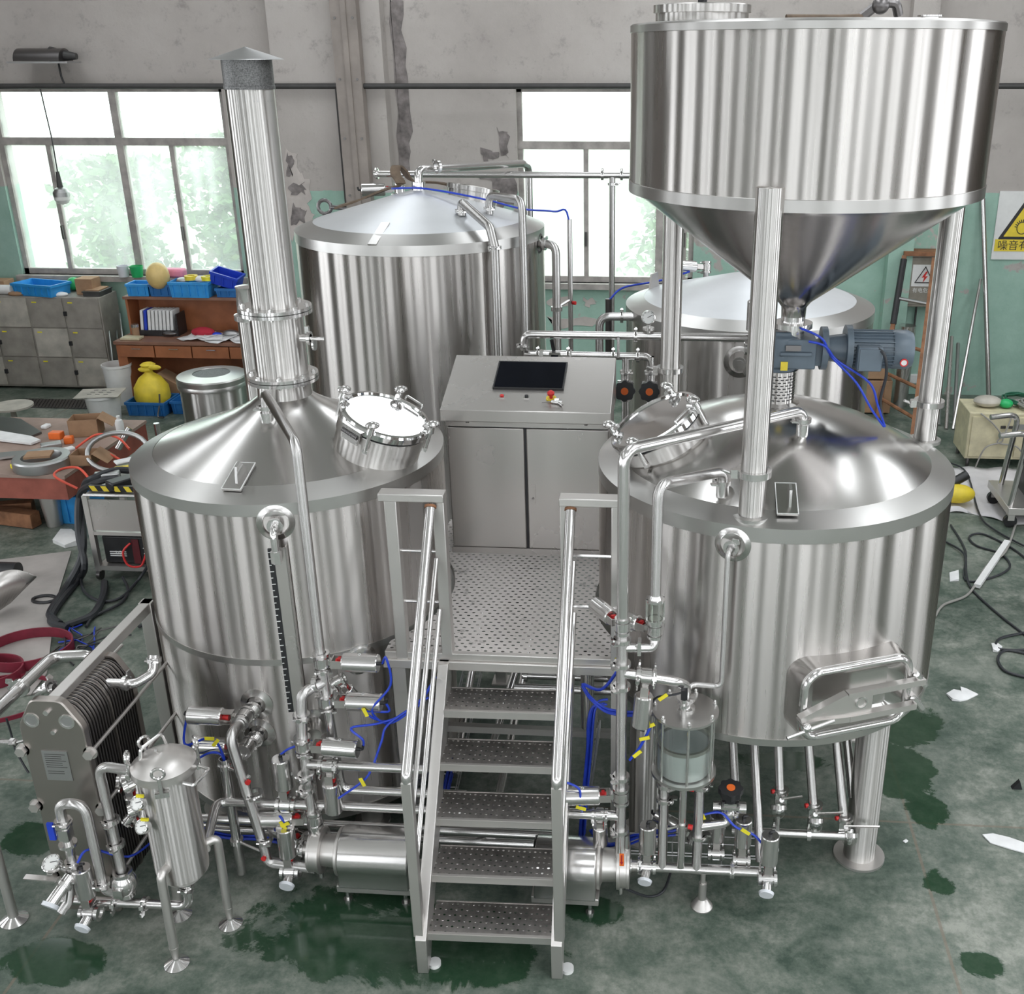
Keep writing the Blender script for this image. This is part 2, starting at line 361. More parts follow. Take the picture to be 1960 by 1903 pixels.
# ------------------------------------------------------------------ mesh builder
def V3(p): return Vector((p[0], p[1], p[2]))
def frame_of(d):
    d = V3(d).normalized(); a = Vector((0, 0, 1)) if abs(d.z) < 0.9 else Vector((1, 0, 0))
    x = a.cross(d).normalized(); y = d.cross(x); return x, y, d
class MB:
    def __init__(s): s.v = []; s.f = []
    def add(s, vs, fs):
        o = len(s.v); s.v += [tuple(p) for p in vs]; s.f += [tuple(i + o for i in q) for q in fs]; return s
    def box(s, c, size, rot=None):
        hx, hy, hz = size[0] / 2, size[1] / 2, size[2] / 2
        vs = [Vector((x, y, z)) for x in (-hx, hx) for y in (-hy, hy) for z in (-hz, hz)]
        if rot is not None: vs = [rot @ p for p in vs]
        c = V3(c)
        return s.add([p + c for p in vs], [(0, 1, 3, 2), (4, 6, 7, 5), (0, 4, 5, 1), (2, 3, 7, 6), (0, 2, 6, 4), (1, 5, 7, 3)])
    def bx(s, x0, x1, y0, y1, z0, z1): return s.box(((x0 + x1) / 2, (y0 + y1) / 2, (z0 + z1) / 2), (abs(x1 - x0), abs(y1 - y0), abs(z1 - z0)))
    def beam(s, p0, p1, w, h, up=(0, 0, 1)):
        """rectangular bar from p0 to p1, w across, h along up"""
        p0, p1 = V3(p0), V3(p1); d = (p1 - p0); L = d.length; d.normalize()
        u = V3(up); x = d.cross(u)
        if x.length < 1e-4: x = d.cross(Vector((1, 0, 0)))
        x.normalize(); u = x.cross(d)
        vs = [p + x * a * w / 2 + u * b * h / 2 for p in (p0, p1) for a, b in ((-1, -1), (1, -1), (1, 1), (-1, 1))]
        return s.add(vs, [(3, 2, 1, 0), (4, 5, 6, 7), (0, 1, 5, 4), (1, 2, 6, 5), (2, 3, 7, 6), (3, 0, 4, 7)])
    def cyl(s, p0, p1, r0, r1=None, n=20, cap=True):
        p0, p1 = V3(p0), V3(p1); r1 = r0 if r1 is None else r1
        x, y, d = frame_of(p1 - p0)
        vs = [p + (x * math.cos(2 * PI * i / n) + y * math.sin(2 * PI * i / n)) * r for p, r in ((p0, r0), (p1, r1)) for i in range(n)]
        fs = [(i, (i + 1) % n, n + (i + 1) % n, n + i) for i in range(n)]
        if cap: fs += [tuple(range(n - 1, -1, -1)), tuple(range(n, 2 * n))]
        return s.add(vs, fs)
    def ring(s, p0, p1, ro, ri, n=28):
        p0, p1 = V3(p0), V3(p1); x, y, d = frame_of(p1 - p0)
        vs = [p + (x * math.cos(2 * PI * i / n) + y * math.sin(2 * PI * i / n)) * r for p, r in ((p0, ro), (p1, ro), (p1, ri), (p0, ri)) for i in range(n)]
        fs = [(k * n + i, k * n + (i + 1) % n, ((k + 1) % 4) * n + (i + 1) % n, ((k + 1) % 4) * n + i) for k in range(4) for i in range(n)]
        return s.add(vs, fs)
    def lathe(s, prof, c=(0, 0, 0), n=64, axis=(0, 0, 1), a0=0.0, a1=2 * PI):
        """profile of (radius, height) pairs turned about axis through c"""
        x, y, d = frame_of(axis); c = V3(c); full = abs(a1 - a0 - 2 * PI) < 1e-6; m = n if full else n + 1
        vs = [c + (x * math.cos(a0 + (a1 - a0) * i / n) + y * math.sin(a0 + (a1 - a0) * i / n)) * max(r, 1e-5) + d * h for r, h in prof for i in range(m)]
        fs = []
        for k in range(len(prof) - 1):
            for i in range(n):
                j = (i + 1) % m
                fs.append((k * m + i, k * m + j, (k + 1) * m + j, (k + 1) * m + i))
        return s.add(vs, fs)
    def tube(s, pts, r, n=12, bend=0.0, closed=False, cap=True, seg=5):
        P = [V3(p) for p in pts]
        if bend and len(P) > 2:
            Q = [P[0]]
            for i in range(1, len(P) - 1):
                a, b, c = P[i - 1], P[i], P[i + 1]
                d1, d2 = (a - b), (c - b); l1, l2 = d1.length, d2.length
                if l1 < 1e-6 or l2 < 1e-6: continue
                ang = d1.angle(d2)
                t = min(bend / max(math.tan(ang / 2), 0.05), l1 * 0.48, l2 * 0.48)
                q1, q2 = b + d1 / l1 * t, b + d2 / l2 * t
                for k in range(seg + 1):
                    w = k / seg; Q.append(q1 * (1 - w) ** 2 + b * 2 * w * (1 - w) + q2 * w * w)
            Q.append(P[-1]); P = Q
        m = len(P); T = []
        for i in range(m):
            if closed: t = P[(i + 1) % m] - P[i - 1]
            else: t = P[min(i + 1, m - 1)] - P[max(i - 1, 0)]
            T.append(t.normalized() if t.length > 1e-9 else Vector((0, 0, 1)))
        x, y, _ = frame_of(T[0]); vs = []
        for i in range(m):
            if i:
                q = T[i - 1].rotation_difference(T[i]); x = q @ x
            x = (x - T[i] * x.dot(T[i])).normalized(); y = T[i].cross(x)
            vs += [P[i] + (x * math.cos(2 * PI * k / n) + y * math.sin(2 * PI * k / n)) * r for k in range(n)]
        fs = [(i * n + k, i * n + (k + 1) % n, ((i + 1) % m) * n + (k + 1) % n, ((i + 1) % m) * n + k) for i in range(m if closed else m - 1) for k in range(n)]
        if cap and not closed: fs += [tuple(range(n - 1, -1, -1)), tuple(range((m - 1) * n, m * n))]
        return s.add(vs, fs)
    def prism(s, poly, o, ax, ay, th):
        """polygon (2-D list) in the plane o + a*ax + b*ay, thickness th along ax x ay"""
        o, ax, ay = V3(o), V3(ax).normalized(), V3(ay).normalized(); nn = ax.cross(ay); k = len(poly)
        vs = [o + ax * a + ay * b for a, b in poly] + [o + ax * a + ay * b + nn * th for a, b in poly]
        return s.add(vs, [tuple(range(k - 1, -1, -1)), tuple(range(k, 2 * k))] + [(i, (i + 1) % k, k + (i + 1) % k, k + i) for i in range(k)])
    def sphere(s, c, r, n=16, m=10, sc_=(1, 1, 1), z0=-1.0):
        c = V3(c); vs = []; fs = []
        for j in range(m + 1):
            t = math.acos(max(-1, min(1, z0))) * (1 - j / m) if z0 > -1 else PI * (1 - j / m)
            vs += [c + Vector((math.sin(t) * math.cos(2 * PI * i / n) * r * sc_[0], math.sin(t) * math.sin(2 * PI * i / n) * r * sc_[1], math.cos(t) * r * sc_[2])) for i in range(n)]
        fs = [(j * n + i, j * n + (i + 1) % n, (j + 1) * n + (i + 1) % n, (j + 1) * n + i) for j in range(m) for i in range(n)]
        return s.add(vs, fs)
    def mesh(s, name, m, origin=(0, 0, 0), angle=30):
        o = V3(origin); me = bpy.data.meshes.new(name)
        me.from_pydata([tuple(V3(p) - o) for p in s.v], [], s.f)
        me.polygons.foreach_set('use_smooth', [True] * len(me.polygons))
        me.update()
        try: me.set_sharp_from_angle(angle=math.radians(angle))
        except Exception: pass
        if m is not None: me.materials.append(MT[m] if isinstance(m, str) else m)
        return me
    def build(s, name, m, parent=None, origin=None, angle=30):
        """origin in world units; a child keeps its place under an unrotated parent"""
        pl = V3(parent['at']) if (parent is not None and 'at' in parent) else Vector((0, 0, 0))
        og = V3(origin) if origin is not None else pl
        ob = bpy.data.objects.new(name, s.mesh(name, m, og, angle)); COL.objects.link(ob)
        if parent is not None:
            ob.parent = parent; ob.location = og - pl
        else: ob.location = og
        ob['at'] = tuple(og)
        return ob
def bevel(o, w, seg=2):
    md = o.modifiers.new('bevel', 'BEVEL'); md.width = w; md.segments = seg; md.limit_method = 'ANGLE'; md.angle_limit = math.radians(40); return o
def tag(o, label, cat, group=None, kind=None):
    o['label'] = label; o['category'] = cat
    if group: o['group'] = group
    if kind: o['kind'] = kind
    return o
def struct(o): o['kind'] = 'structure'; return o
def thing(name, label, cat, at=(0, 0, 0), group=None):
    o = bpy.data.objects.new(name, None); COL.objects.link(o); o.location = at; o['at'] = tuple(at); o.empty_display_size = 0.1
    return tag(o, label, cat, group)
def copy_tree(o, parent=None):
    c = o.copy(); COL.objects.link(c); c.parent = parent
    for ch in [k for k in COL.objects if k.parent == o]: copy_tree(ch, c)
    return c
KIDS = {}
def copy_of(root, kids, mw, label, group=None):
    """copy of a thing with its parts: kids = [(part, [sub-parts])]"""
    r = root.copy(); COL.objects.link(r); r.matrix_world = mw; r['label'] = label
    if group: r['group'] = group
    out = []
    for p, subs in kids:
        c = p.copy(); COL.objects.link(c); c.parent = r; out.append(c)
        for q in subs:
            d = q.copy(); COL.objects.link(d); d.parent = c
    return r
def basis(o, z, x):
    """matrix at o whose local Z is z and local X as near x as possible"""
    z = V3(z).normalized(); x = V3(x); x = (x - z * x.dot(z)).normalized(); y = z.cross(x)
    return Matrix(((x.x, y.x, z.x, o[0]), (x.y, y.y, z.y, o[1]), (x.z, y.z, z.z, o[2]), (0, 0, 0, 1)))

# ------------------------------------------------------------------ the hall
def holed_wall(name, x0, x1, z0, z1, holes, place, th, m='wall'):
    """wall in (s, z); place(s, t, z) -> point, t = depth 0..th; rectangular openings"""
    mb = MB(); ss = sorted({x0, x1, *[h[0] for h in holes], *[h[1] for h in holes]}); zs = sorted({z0, z1, *[h[2] for h in holes], *[h[3] for h in holes]})
    for a, b in zip(ss, ss[1:]):
        for c, d in zip(zs, zs[1:]):
            if any(h[0] - 1e-6 <= a and b <= h[1] + 1e-6 and h[2] - 1e-6 <= c and d <= h[3] + 1e-6 for h in holes): continue
            vs = [place(s, t, z) for s in (a, b) for t in (0, th) for z in (c, d)]
            mb.add(vs, [(0, 1, 3, 2), (4, 6, 7, 5), (0, 4, 5, 1), (2, 3, 7, 6), (0, 2, 6, 4), (1, 5, 7, 3)])
    return struct(mb.build(name, m))
wx = lambda u, v: Py(u, v, YB).x
wz = lambda u, v: Py(u, v, YB).z
SILL, HEAD = 1.38, 3.66
W1 = (wx(18, 400), wx(452, 400), SILL, HEAD)
W2 = (wx(993, 400), wx(1330, 400), SILL - 0.02, HEAD)
W3 = (W1[0] - 3.0, W1[0] - 0.75, SILL, HEAD)
holed_wall('wall_back', XL, XR, 0, ZC, [W1, W2], lambda s, t, z: (s, YB + t, z), 0.32)
holed_wall('wall_front', XL, XR, 0, ZC, FRONT_WINDOWS, lambda s, t, z: (s, YF - t, z), 0.3, 'wall_dark')
holed_wall('wall_left', YF, YB, 0, ZC, SIDE_WINDOWS, lambda s, t, z: (XL - t, s, z), 0.3, 'wall_dark')
holed_wall('wall_right', YF, YB, 0, ZC, SIDE_WINDOWS, lambda s, t, z: (XR + t, s, z), 0.3, 'wall_dark')
struct(MB().bx(XL - 0.3, XR + 0.3, YF - 0.3, YB + 0.32, -0.2, 0).build('floor', 'floor'))
def ceiling():
    mb = MB(); xs = sorted({XL - .3, XR + .3, *[s[0] - s[2] / 2 for s in ADDED_SKYLIGHTS], *[s[0] + s[2] / 2 for s in ADDED_SKYLIGHTS]}); ys = sorted({YF - .3, YB + .32, *[s[1] - s[3] / 2 for s in ADDED_SKYLIGHTS], *[s[1] + s[3] / 2 for s in ADDED_SKYLIGHTS]})
    for a, b in zip(xs, xs[1:]):
        for c, d in zip(ys, ys[1:]):
            mx_, my_ = (a + b) / 2, (c + d) / 2
            if any(abs(mx_ - s[0]) < s[2] / 2 and abs(my_ - s[1]) < s[3] / 2 for s in ADDED_SKYLIGHTS): continue
            mb.bx(a, b, c, d, ZC, ZC + 0.12)
    struct(mb.build('ceiling', 'ceiling'))
ceiling()
# pilaster between the windows and its dark reveal
xa, xb = wx(540, 200), wx(741, 100)
struct(MB().bx(xa, xb, YB - 0.22, YB, 0, ZC).build('trim_1', 'wall'))
struct(MB().bx(wx(1740, 40), wx(1790, 40), YB - 0.20, YB, 0, ZC).build('trim_2', 'wall'))

def window(name, W, mull, transom, subm):
    """steel window in an opening W: outer frame, mullions, transom rail, panes; parts hang on the frame"""
    x0, x1, z0, z1 = W; y = YB + 0.10
    fr = struct(MB().bx(x0, x1, y - .04, y + .04, z0, z0 + .07).bx(x0, x1, y - .04, y + .04, z1 - .06, z1).bx(x0, x0 + .06, y - .04, y + .04, z0, z1).bx(x1 - .06, x1, y - .04, y + .04, z0, z1).build(name, 'frame_paint'))
    for m_ in mull: MB().bx(m_ - .045, m_ + .045, y - .045, y + .045, z0, z1).build('mullion', 'frame_paint', fr)
    MB().bx(x0, x1, y - .05, y + .05, transom - .045, transom + .045).build('transom_rail', 'frame_paint', fr)
    for s_ in subm:
        b_ = MB().bx(s_ - .028, s_ + .028, y - .035, y + .035, z0, transom).build('sash_bar', 'frame_paint', fr)
        MB().bx(s_ - .012, s_ + .012, y - .075, y - .03, z0 + .45, z0 + .62).build('window_catch', 'dark_steel', b_)
    cuts = sorted({x0, x1, *mull})
    for a, b in zip(cuts, cuts[1:]):
        MB().bx(a + .03, b - .03, y - .003, y + .003, transom, z1).build('pane', 'window', fr)
    cuts = sorted({x0, x1, *mull, *subm})
    for a, b in zip(cuts, cuts[1:]):
        MB().bx(a + .02, b - .02, y - .003, y + .003, z0, transom).build('pane', 'window', fr)
    MB().bx(x0 - .05, x1 + .05, YB - .08, YB + .30, z0 - .07, z0).build('window_sill', 'frame_paint', fr)
    return fr
window('window_1', W1, [wx(228, 300)], wz(300, 272), [wx(112, 420), wx(343, 420)])
window('window_2', W2, [wx(1262, 440)], wz(1100, 279), [wx(1121, 420), wx(1310, 440)])
def window_far(name, pts):
    struct(pts.build(name, 'frame_paint'))
for i, (a, b, c, d) in enumerate(FRONT_WINDOWS):
    mb = MB()
    for x in (a, (a + b) / 2, b): mb.bx(x - .04, x + .04, YF - .2, YF - .12, c, d)
    for z in (c, c + (d - c) * .35, c + (d - c) * .7, d): mb.bx(a, b, YF - .2, YF - .12, z - .04, z + .04)
    window_far('window_%d' % (i + 3), mb)
for i, (a, b, c, d) in enumerate(SIDE_WINDOWS):
    for k, xx in enumerate((XL - .2, XR + .12)):
        mb = MB()
        for y in (a, (a + b) / 2, b): mb.bx(xx, xx + .08, y - .04, y + .04, c, d)
        for z in (c, c + (d - c) * .5, d): mb.bx(xx, xx + .08, a, b, z - .04, z + .04)
        window_far('window_%d' % (11 + 2 * i + k), mb)
# outside: ground and trees beyond the windows
struct(MB().bx(-40, 30, YB + 0.4, 60, -0.6, -0.5).build('outside_ground', 'ground'))
def tree(label, x, y, h, w, n, seed):
    r = random.Random(seed); t = thing('tree', label, 'tree', (x, y, -0.5), 'trees outside the windows')
    MB().cyl((x, y, -0.5), (x, y, h * 0.5), 0.12, 0.06, 8).build('trunk', 'bark', t)
    mb = MB()
    for i in range(n):
        a = r.uniform(0, 2 * PI); q = r.random() ** 0.5; zz = r.uniform(-0.3, h)
        k = math.sqrt(max(0.05, 1 - ((zz - h * .5) / (h * .62)) ** 2)) * w * (0.75 + 0.35 * math.sin(zz * 3 + a * 2))
        p = Vector((x + math.cos(a) * q * k, y + math.sin(a) * q * k * 0.6, zz)); s_ = r.uniform(0.05, 0.13)
        d1 = Vector((r.gauss(0, 1), r.gauss(0, 1), r.gauss(0, .6))).normalized(); d2 = d1.cross(Vector((r.gauss(0, 1), r.gauss(0, 1), r.gauss(0, 1)))).normalized()
        mb.add([p - d1 * s_, p + d2 * s_ * .5, p + d1 * s_, p - d2 * s_ * .5], [(0, 1, 2, 3)])
    f = mb.build('foliage', 'leaf', t); f['kind'] = 'stuff'
tree('broad leafy tree seen through the leftmost panes of the far left window', -8.6, YB + 3.0, 2.6, 1.15, 3000, 1)
tree('leafy tree behind the central mullion of the far left window', -6.9, YB + 3.3, 2.9, 1.05, 3000, 2)
tree('low bush seen through the right panes of the far left window', -5.2, YB + 2.8, 2.3, 0.95, 2400, 3)
tree('small bush low behind the window between the two rear tanks', 1.5, YB + 2.2, 1.9, 0.8, 1800, 4)
tree('pale bush behind the window under the left edge of the hopper', -0.1, YB + 4.5, 2.2, 0.9, 1200, 5)

# stains, bare patches and one painted shade strip on the back wall, each with its own outline
def patch(name, pts, m, y=YB, d=.006):
    P = [Py(u, v, y) for u, v in pts]; c = sum(P, Vector((0, 0, 0))) / len(P); r_ = random.Random(len(pts) * 7 + int(pts[0][0])); Q = []
    for i, p in enumerate(P):
        q = P[(i + 1) % len(P)]
        for k in range(4):
            t = k / 4.0; w = p * (1 - t) + q * t; Q.append((w.x + r_.uniform(-.03, .03), w.z + r_.uniform(-.03, .03)))
    return MB().prism(Q, (0, y - .001, 0), Vector((1, 0, 0)), Vector((0, 0, 1)), d).build(name, m, WALL_B)
WALL_B = bpy.data.objects['wall_back']; WALL_B['at'] = (0, 0, 0)
MT['bare'] = plain('bare_cream_plaster', (0.55, 0.50, 0.47), 0.9, var=0.15, scale=4)
MT['damp_shade'] = plain('damp_shade_grey', (0.23, 0.205, 0.20), 0.9, var=0.45, scale=9)
patch('bare_patch', [(546, 285), (565, 290), (575, 330), (596, 352), (590, 400), (602, 415), (585, 440), (560, 460), (548, 420)], 'bare', YB - .22)
for pts in ([(548, 292), (560, 300), (562, 335), (550, 340)], [(552, 355), (580, 352), (584, 370), (556, 374)], [(560, 392), (585, 400), (582, 425), (560, 428)]): patch('stain_shade_patch', pts, 'damp_shade', YB - .226)
patch('stain_shade_patch', [(952, 248), (975, 252), (972, 300), (962, 298)], 'damp_shade'); patch('stain_shade_patch', [(922, 284), (955, 288), (945, 306), (926, 306)], 'damp_shade')
patch('stain_shade_patch', [(915, 336), (985, 338), (988, 392), (950, 395), (944, 350)], 'damp_shade')
patch('stain_shade_patch', [(744, 0), (768, 0), (776, 120), (786, 250), (786, 330), (768, 330), (758, 180)], 'damp_shade')  # dark strip painted for the shade beside the pilaster
for pts in ([(1048, 572), (1090, 570), (1096, 582), (1052, 590)], [(1050, 605), (1140, 608), (1135, 628), (1060, 625)], [(1115, 572), (1142, 572), (1138, 584), (1118, 586)]): patch('bare_patch', pts, 'bare')

# ------------------------------------------------------------------ small repeated fittings (built in local space)
def ring_clamp(mb, c, d, r, wing=None, w=0.020):
    """two-piece pipe clamp round a pipe of radius r at c along d, with a wing-nut on one side"""
    c = V3(c); x, y, d = frame_of(d)
    mb.ring(c - d * w / 2, c + d * w / 2, r * 1.55, r * 0.98, 20)
    wv = x if wing is None else (V3(wing) - d * V3(wing).dot(d)).normalized()
    t = d.cross(wv).normalized(); q = c + wv * r * 1.62
    mb.box(q, (0.02, 0.02, 0.02), basis((0, 0, 0), d, wv).to_3x3())
    mb.cyl(q - t * 0.028, q + t * 0.034, 0.006, n=6)
    mb.prism([(-.020, 0), (-.006, -.006), (.006, -.006), (.020, 0), (.014, .022), (-.014, .022)], q + t * 0.026 - d * .003, wv, t, 0.008)
def pipe(label, pts, r, clamps=(), bend=None, m='pipe', wing=None, cat='pipe', group='stainless process pipes', n=16, name='process_pipe'):
    """a pipe run as one thing; clamps = list of (point, direction) joints"""
    P = [V3(p) for p in pts]
    Ln = sum((b - a).length for a, b in zip(P, P[1:])); up = sum(abs(b.z - a.z) for a, b in zip(P, P[1:]))
    if m == 'pipe' and up > .62 * Ln: m = 'pipe_v'
    o = MB().tube(P, r, n, bend if bend is not None else r * 2.4).build(name, m, origin=P[0])
    tag(o, label, cat, group)
    for c, d in clamps:
        mb = MB(); ring_clamp(mb, c, d, r, wing); mb.build('pipe_clamp', 'bright', o)
    return o
def bundle(label, pts, n, spread, r=.006, group='bundled blue air hoses'):
    rr_ = random.Random(len(label))
    for k in range(n):
        o = Vector((rr_.uniform(-1, 1), rr_.uniform(-1, 1), rr_.uniform(-1, 1))) * spread
        hose(label, [V3(p) + o * (.6 + .6 * rr_.random()) for p in pts], r, group=group)
HOSES = []
def hose(label, pts, r=0.006, m='hose_blue', cat='hose', group='blue air hoses', name='air_hose', n=8):
    P = [V3(p) for p in pts]; Q = []
    for i in range(len(P) - 1):          # Catmull-Rom through the points
        p0, p1, p2, p3 = P[max(i - 1, 0)], P[i], P[i + 1], P[min(i + 2, len(P) - 1)]
        for k in range(6):
            t = k / 6.0
            Q.append(0.5 * ((2 * p1) + (p2 - p0) * t + (2 * p0 - 5 * p1 + 4 * p2 - p3) * t * t + (3 * p1 - p0 - 3 * p2 + p3) * t ** 3))
    Q.append(P[-1])
    o = tag(MB().tube(Q, r, n).build(name, m, origin=P[0]), label, cat, group); HOSES.append(o); return o

# ------------------------------------------------------------------ brew kettle (left)
KX, KY, KR = -2.042, 5.31, 0.812
kt = thing('brew_kettle', 'tall stainless brew kettle with conical top carrying the chimney, left of the stairs', 'tank', (KX, KY, 0), 'brewhouse tanks')
KO = (KX, KY, 0)
MB().lathe([(0.0, 0.19), (KR - .05, 0.19), (KR - .012, 0.20), (KR, 0.23), (KR, 2.0)], KO, 128).build('shell', 'tank', kt, KO)
MB().lathe([(KR + .001, 1.988), (KR + .004, 1.990), (KR + .004, 2.051), (0.700, 2.098), (0.695, 2.100)], KO, 128).build('rim', 'rim', kt, KO)
MB().lathe([(0.700, 2.097), (0.55, 2.148), (0.40, 2.205), (0.26, 2.268), (0.185, 2.312), (0.140, 2.345)], KO, 128).build('cone', 'cone', kt, KO, 60)
MB().ring((KX, KY, 1.175), (KX, KY, 1.21), KR + .0035, KR - .01, 128).build('weld_band', 'rim', kt, KO)
MB().ring((KX, KY, .20), (KX, KY, .245), KR + .004, KR - .03, 128).build('base_band', 'rim', kt, KO)
for a in (0.6, 2.2, 3.9, 5.4):
    x, y = KX + .66 * math.cos(a), KY + .66 * math.sin(a)
    lg = MB().cyl((x, y, 0.012), (x, y, .21), .06).build('leg', 'frame', kt)
    MB().cyl((x, y, 0), (x, y, .014), .10).build('foot_plate', 'frame', lg)
def surf(cx, cy, R, u, v):
    """first hit of the view ray through (u, v) with the upright cylinder"""
    d = ray(u, v); a = d[0] ** 2 + d[1] ** 2; b = -2 * (d[0] * cx + d[1] * cy); c = cx * cx + cy * cy - R * R
    t = (-b - math.sqrt(max(0, b * b - 4 * a * c))) / (2 * a)
    return Vector((d[0] * t, d[1] * t, H + d[2] * t))
def side_port(root, cx, cy, R, u, v, ro, elbow=True, name='side_port'):
    p = surf(cx, cy, R, u, v); nrm = Vector((p.x - cx, p.y - cy, 0)).normalized()
    po = MB().lathe([(ro * 1.45, -.002), (ro * 1.45, .004), (ro * 1.05, .010), (ro, .012), (ro * .93, -.035), (0, -.035)], p, 40, nrm).build(name, 'cone', root)
    MB().cyl(p - nrm * .03, p + nrm * .055, ro * .36).cyl(p + nrm * .035, p + nrm * .052, ro * .60).build('port_ferrule', 'bright', po)
    return p, nrm
kp, kn = side_port(kt, KX, KY, KR, 528, 1000, .062)
q = kp + kn * .06
MB().tube([kp + kn * .03, q + kn * .05, q + kn * .05 + Vector((0, 0, -.11))], .018, 14, .04).cyl(q + kn * .05 + Vector((0, 0, -.10)), q + kn * .05 + Vector((0, 0, -.16)), .026, n=6).build('level_elbow', 'bright', kt)
# level gauge: black scale strip and a guard channel down the front of the kettle
ga, gb = surf(KX, KY, KR + .07, 523, 1050), surf(KX, KY, KR + .07, 556, 1545)
gn = Vector((ga.x - KX, ga.y - KY, 0)).normalized(); gt = Vector((0, 0, 1)).cross(gn)
gx = ga.x
gz1, gz0 = ga.z, 0.36
gch = MB()
gch.box((ga.x + gt.x * .028, ga.y + gt.y * .028, (gz0 + gz1) / 2), (.058, .010, gz1 - gz0), basis((0, 0, 0), (0, 0, 1), gt).to_3x3())
gch.box((ga.x + gt.x * .055 - gn.x * .02, ga.y + gt.y * .055 - gn.y * .02, (gz0 + gz1) / 2), (.006, .05, gz1 - gz0), basis((0, 0, 0), (0, 0, 1), gt).to_3x3())
gobj = gch.build('level_gauge_channel', 'sheet', kt)
gs0 = surf(KX, KY, KR + .07, 552, 1362).z
MB().box((ga.x - gt.x * .013, ga.y - gt.y * .013, (gs0 + gz1) / 2), (.026, .014, gz1 - gs0), basis((0, 0, 0), (0, 0, 1), gt).to_3x3()).build('level_scale', 'black', gobj)
for i in range(27):
    zz = gs0 + (gz1 - gs0) * (i + .5) / 27; w_ = .018 if i % 2 else .010
    MB().box((ga.x - gt.x * (.026 - w_ / 2) + gn.x * .0075, ga.y - gt.y * (.026 - w_ / 2) + gn.y * .0075, zz), (w_, .002, .004), basis((0, 0, 0), (0, 0, 1), gt).to_3x3()).build('scale_mark', 'white_plastic', gobj)
MB().cyl(q + kn * .05 + Vector((0, 0, -.16)), (ga.x - gn.x * .012, ga.y - gn.y * .012, gz1 - .02), .014).build('gauge_tube', 'glass', gobj)
def lug_plate(root, p, nrm, up):
    """lifting eye welded on a rectangular pad lying on the cone"""
    M3 = basis((0, 0, 0), nrm, up).to_3x3()
    p = p + nrm.normalized() * .008; pad = MB().box(p, (.20, .095, .012), M3).build('lug_pad', 'cone', root)
    x, y, z = M3.col[0], M3.col[1], M3.col[2]
    MB().tube([p + z * .007 + x * a * .10 + y * b * .0475 for a, b in ((-1, -1), (1, -1), (1, 1), (-1, 1))], .003, 6, closed=True).build('pad_weld', 'white_lens', pad)
    MB().prism([(-.06, 0), (.06, 0), (.05, .03), (.02, .075), (-.02, .075), (-.045, .03)], p - y * .006 + z * .003, x, z, .012).build('lifting_lug', 'bright', pad)
def cone_pt(cx, cy, prof, u, v):
    best = None
    for z in np.arange(2.04, 2.42, .002):
        p = Pz(u, v, z); r = math.hypot(p.x - cx, p.y - cy)
        rs = np.interp(z, [q[1] for q in prof], [q[0] for q in prof])
        e = abs(r - rs)
        if best is None or e < best[0]: best = (e, p)
    p = best[1]; a = math.atan2(p.y - cy, p.x - cx)
    return p, a
KPROF = [(0.80, 2.054), (0.700, 2.098), (0.55, 2.148), (0.40, 2.205), (0.26, 2.268), (0.14, 2.345)]
lp, la = cone_pt(KX, KY, KPROF, 458, 915)
ln = Vector((math.cos(la) * .32, math.sin(la) * .32, .95)).normalized(); lup = Vector((-math.cos(la), -math.sin(la), .35))
lug_plate(kt, lp, ln, lup)

def manway(root, c, nrm, side, R, neck, mirror='mirror'):
    """round hatch: neck, flange, domed lid, four swing clamps, spring hinge; c = lid centre, nrm = lid normal"""
    c, nrm = V3(c), V3(nrm).normalized(); M = basis((0, 0, 0), nrm, side).to_3x3(); x, y, z = M.col[0], M.col[1], M.col[2]
    nk = MB().lathe([(R * .97, -neck), (R * .97, -.115), (R * 1.0, -.112), (R * 1.0, -.045), (R * .97, -.040)], c, 64, nrm).build('manway_neck', 'tube', root, c - nrm * .05)
    MB().ring(c - nrm * .043, c - nrm * .030, R * .985, R * .9, 64).build('gasket', 'black', nk)
    ld = MB().lathe([(R * .99, -.030), (R * 1.03, -.028), (R * 1.03, 0.0), (R * 1.0, .010), (R * .93, .012), (R * .90, .002), (R * .5, .003), (0, .004)], c, 64, nrm).build('lid', mirror, nk)
    for a in (0.5, 2.1, 3.6, 5.2):
        d = x * math.cos(a) + y * math.sin(a); b = c + d * R * 1.06
        t = d.cross(nrm).normalized()
        cl = MB().cyl(b - nrm * .10, b + nrm * .05, .011).box(b - nrm * .10 - d * .02, (.06, .025, .018), basis((0, 0, 0), nrm, d).to_3x3())
        cl.cyl(b + nrm * .002, b + nrm * .035, .020, .017, 12)
        cl.sphere(b + nrm * .052, .036, 14, 8, (1, 1, .5)).cyl(b + nrm * .03 - d * .045, b + nrm * .012, .012, n=8)
        cl.build('lid_clamp', 'bright', nk)
    d = (-y * .92 + x * .1).normalized(); b = c + d * R * 1.03
    M2 = basis((0, 0, 0), nrm, d).to_3x3(); t = M2.col[1]
    hg = MB().box(b - nrm * .012, (.05, .12, .02), M2).box(b + d * .012 - nrm * .055, (.012, .10, .055), M2).build('hinge', 'bright', nk)
    sp = MB(); k = 14
    for i in range(k): sp.ring(b + d * .022 - nrm * .035 - t * (.05 - .1 * i / k), b + d * .022 - nrm * .035 - t * (.0455 - .1 * i / k), .014, .009, 10)
    sp.build('hinge_spring', 'dark_steel', nk)
    h = c - d * R * .98 + nrm * .015
    MB().tube([h - t * .055, h - t * .055 + nrm * .022, h + t * .055 + nrm * .022, h + t * .055], .006, 8, .010).build('lid_handle', 'bright', nk)
    return nk
manway(kt, Pz(738, 796, 2.312), (.34, -.10, .93), (.85, -.5, 0), .226, .30)

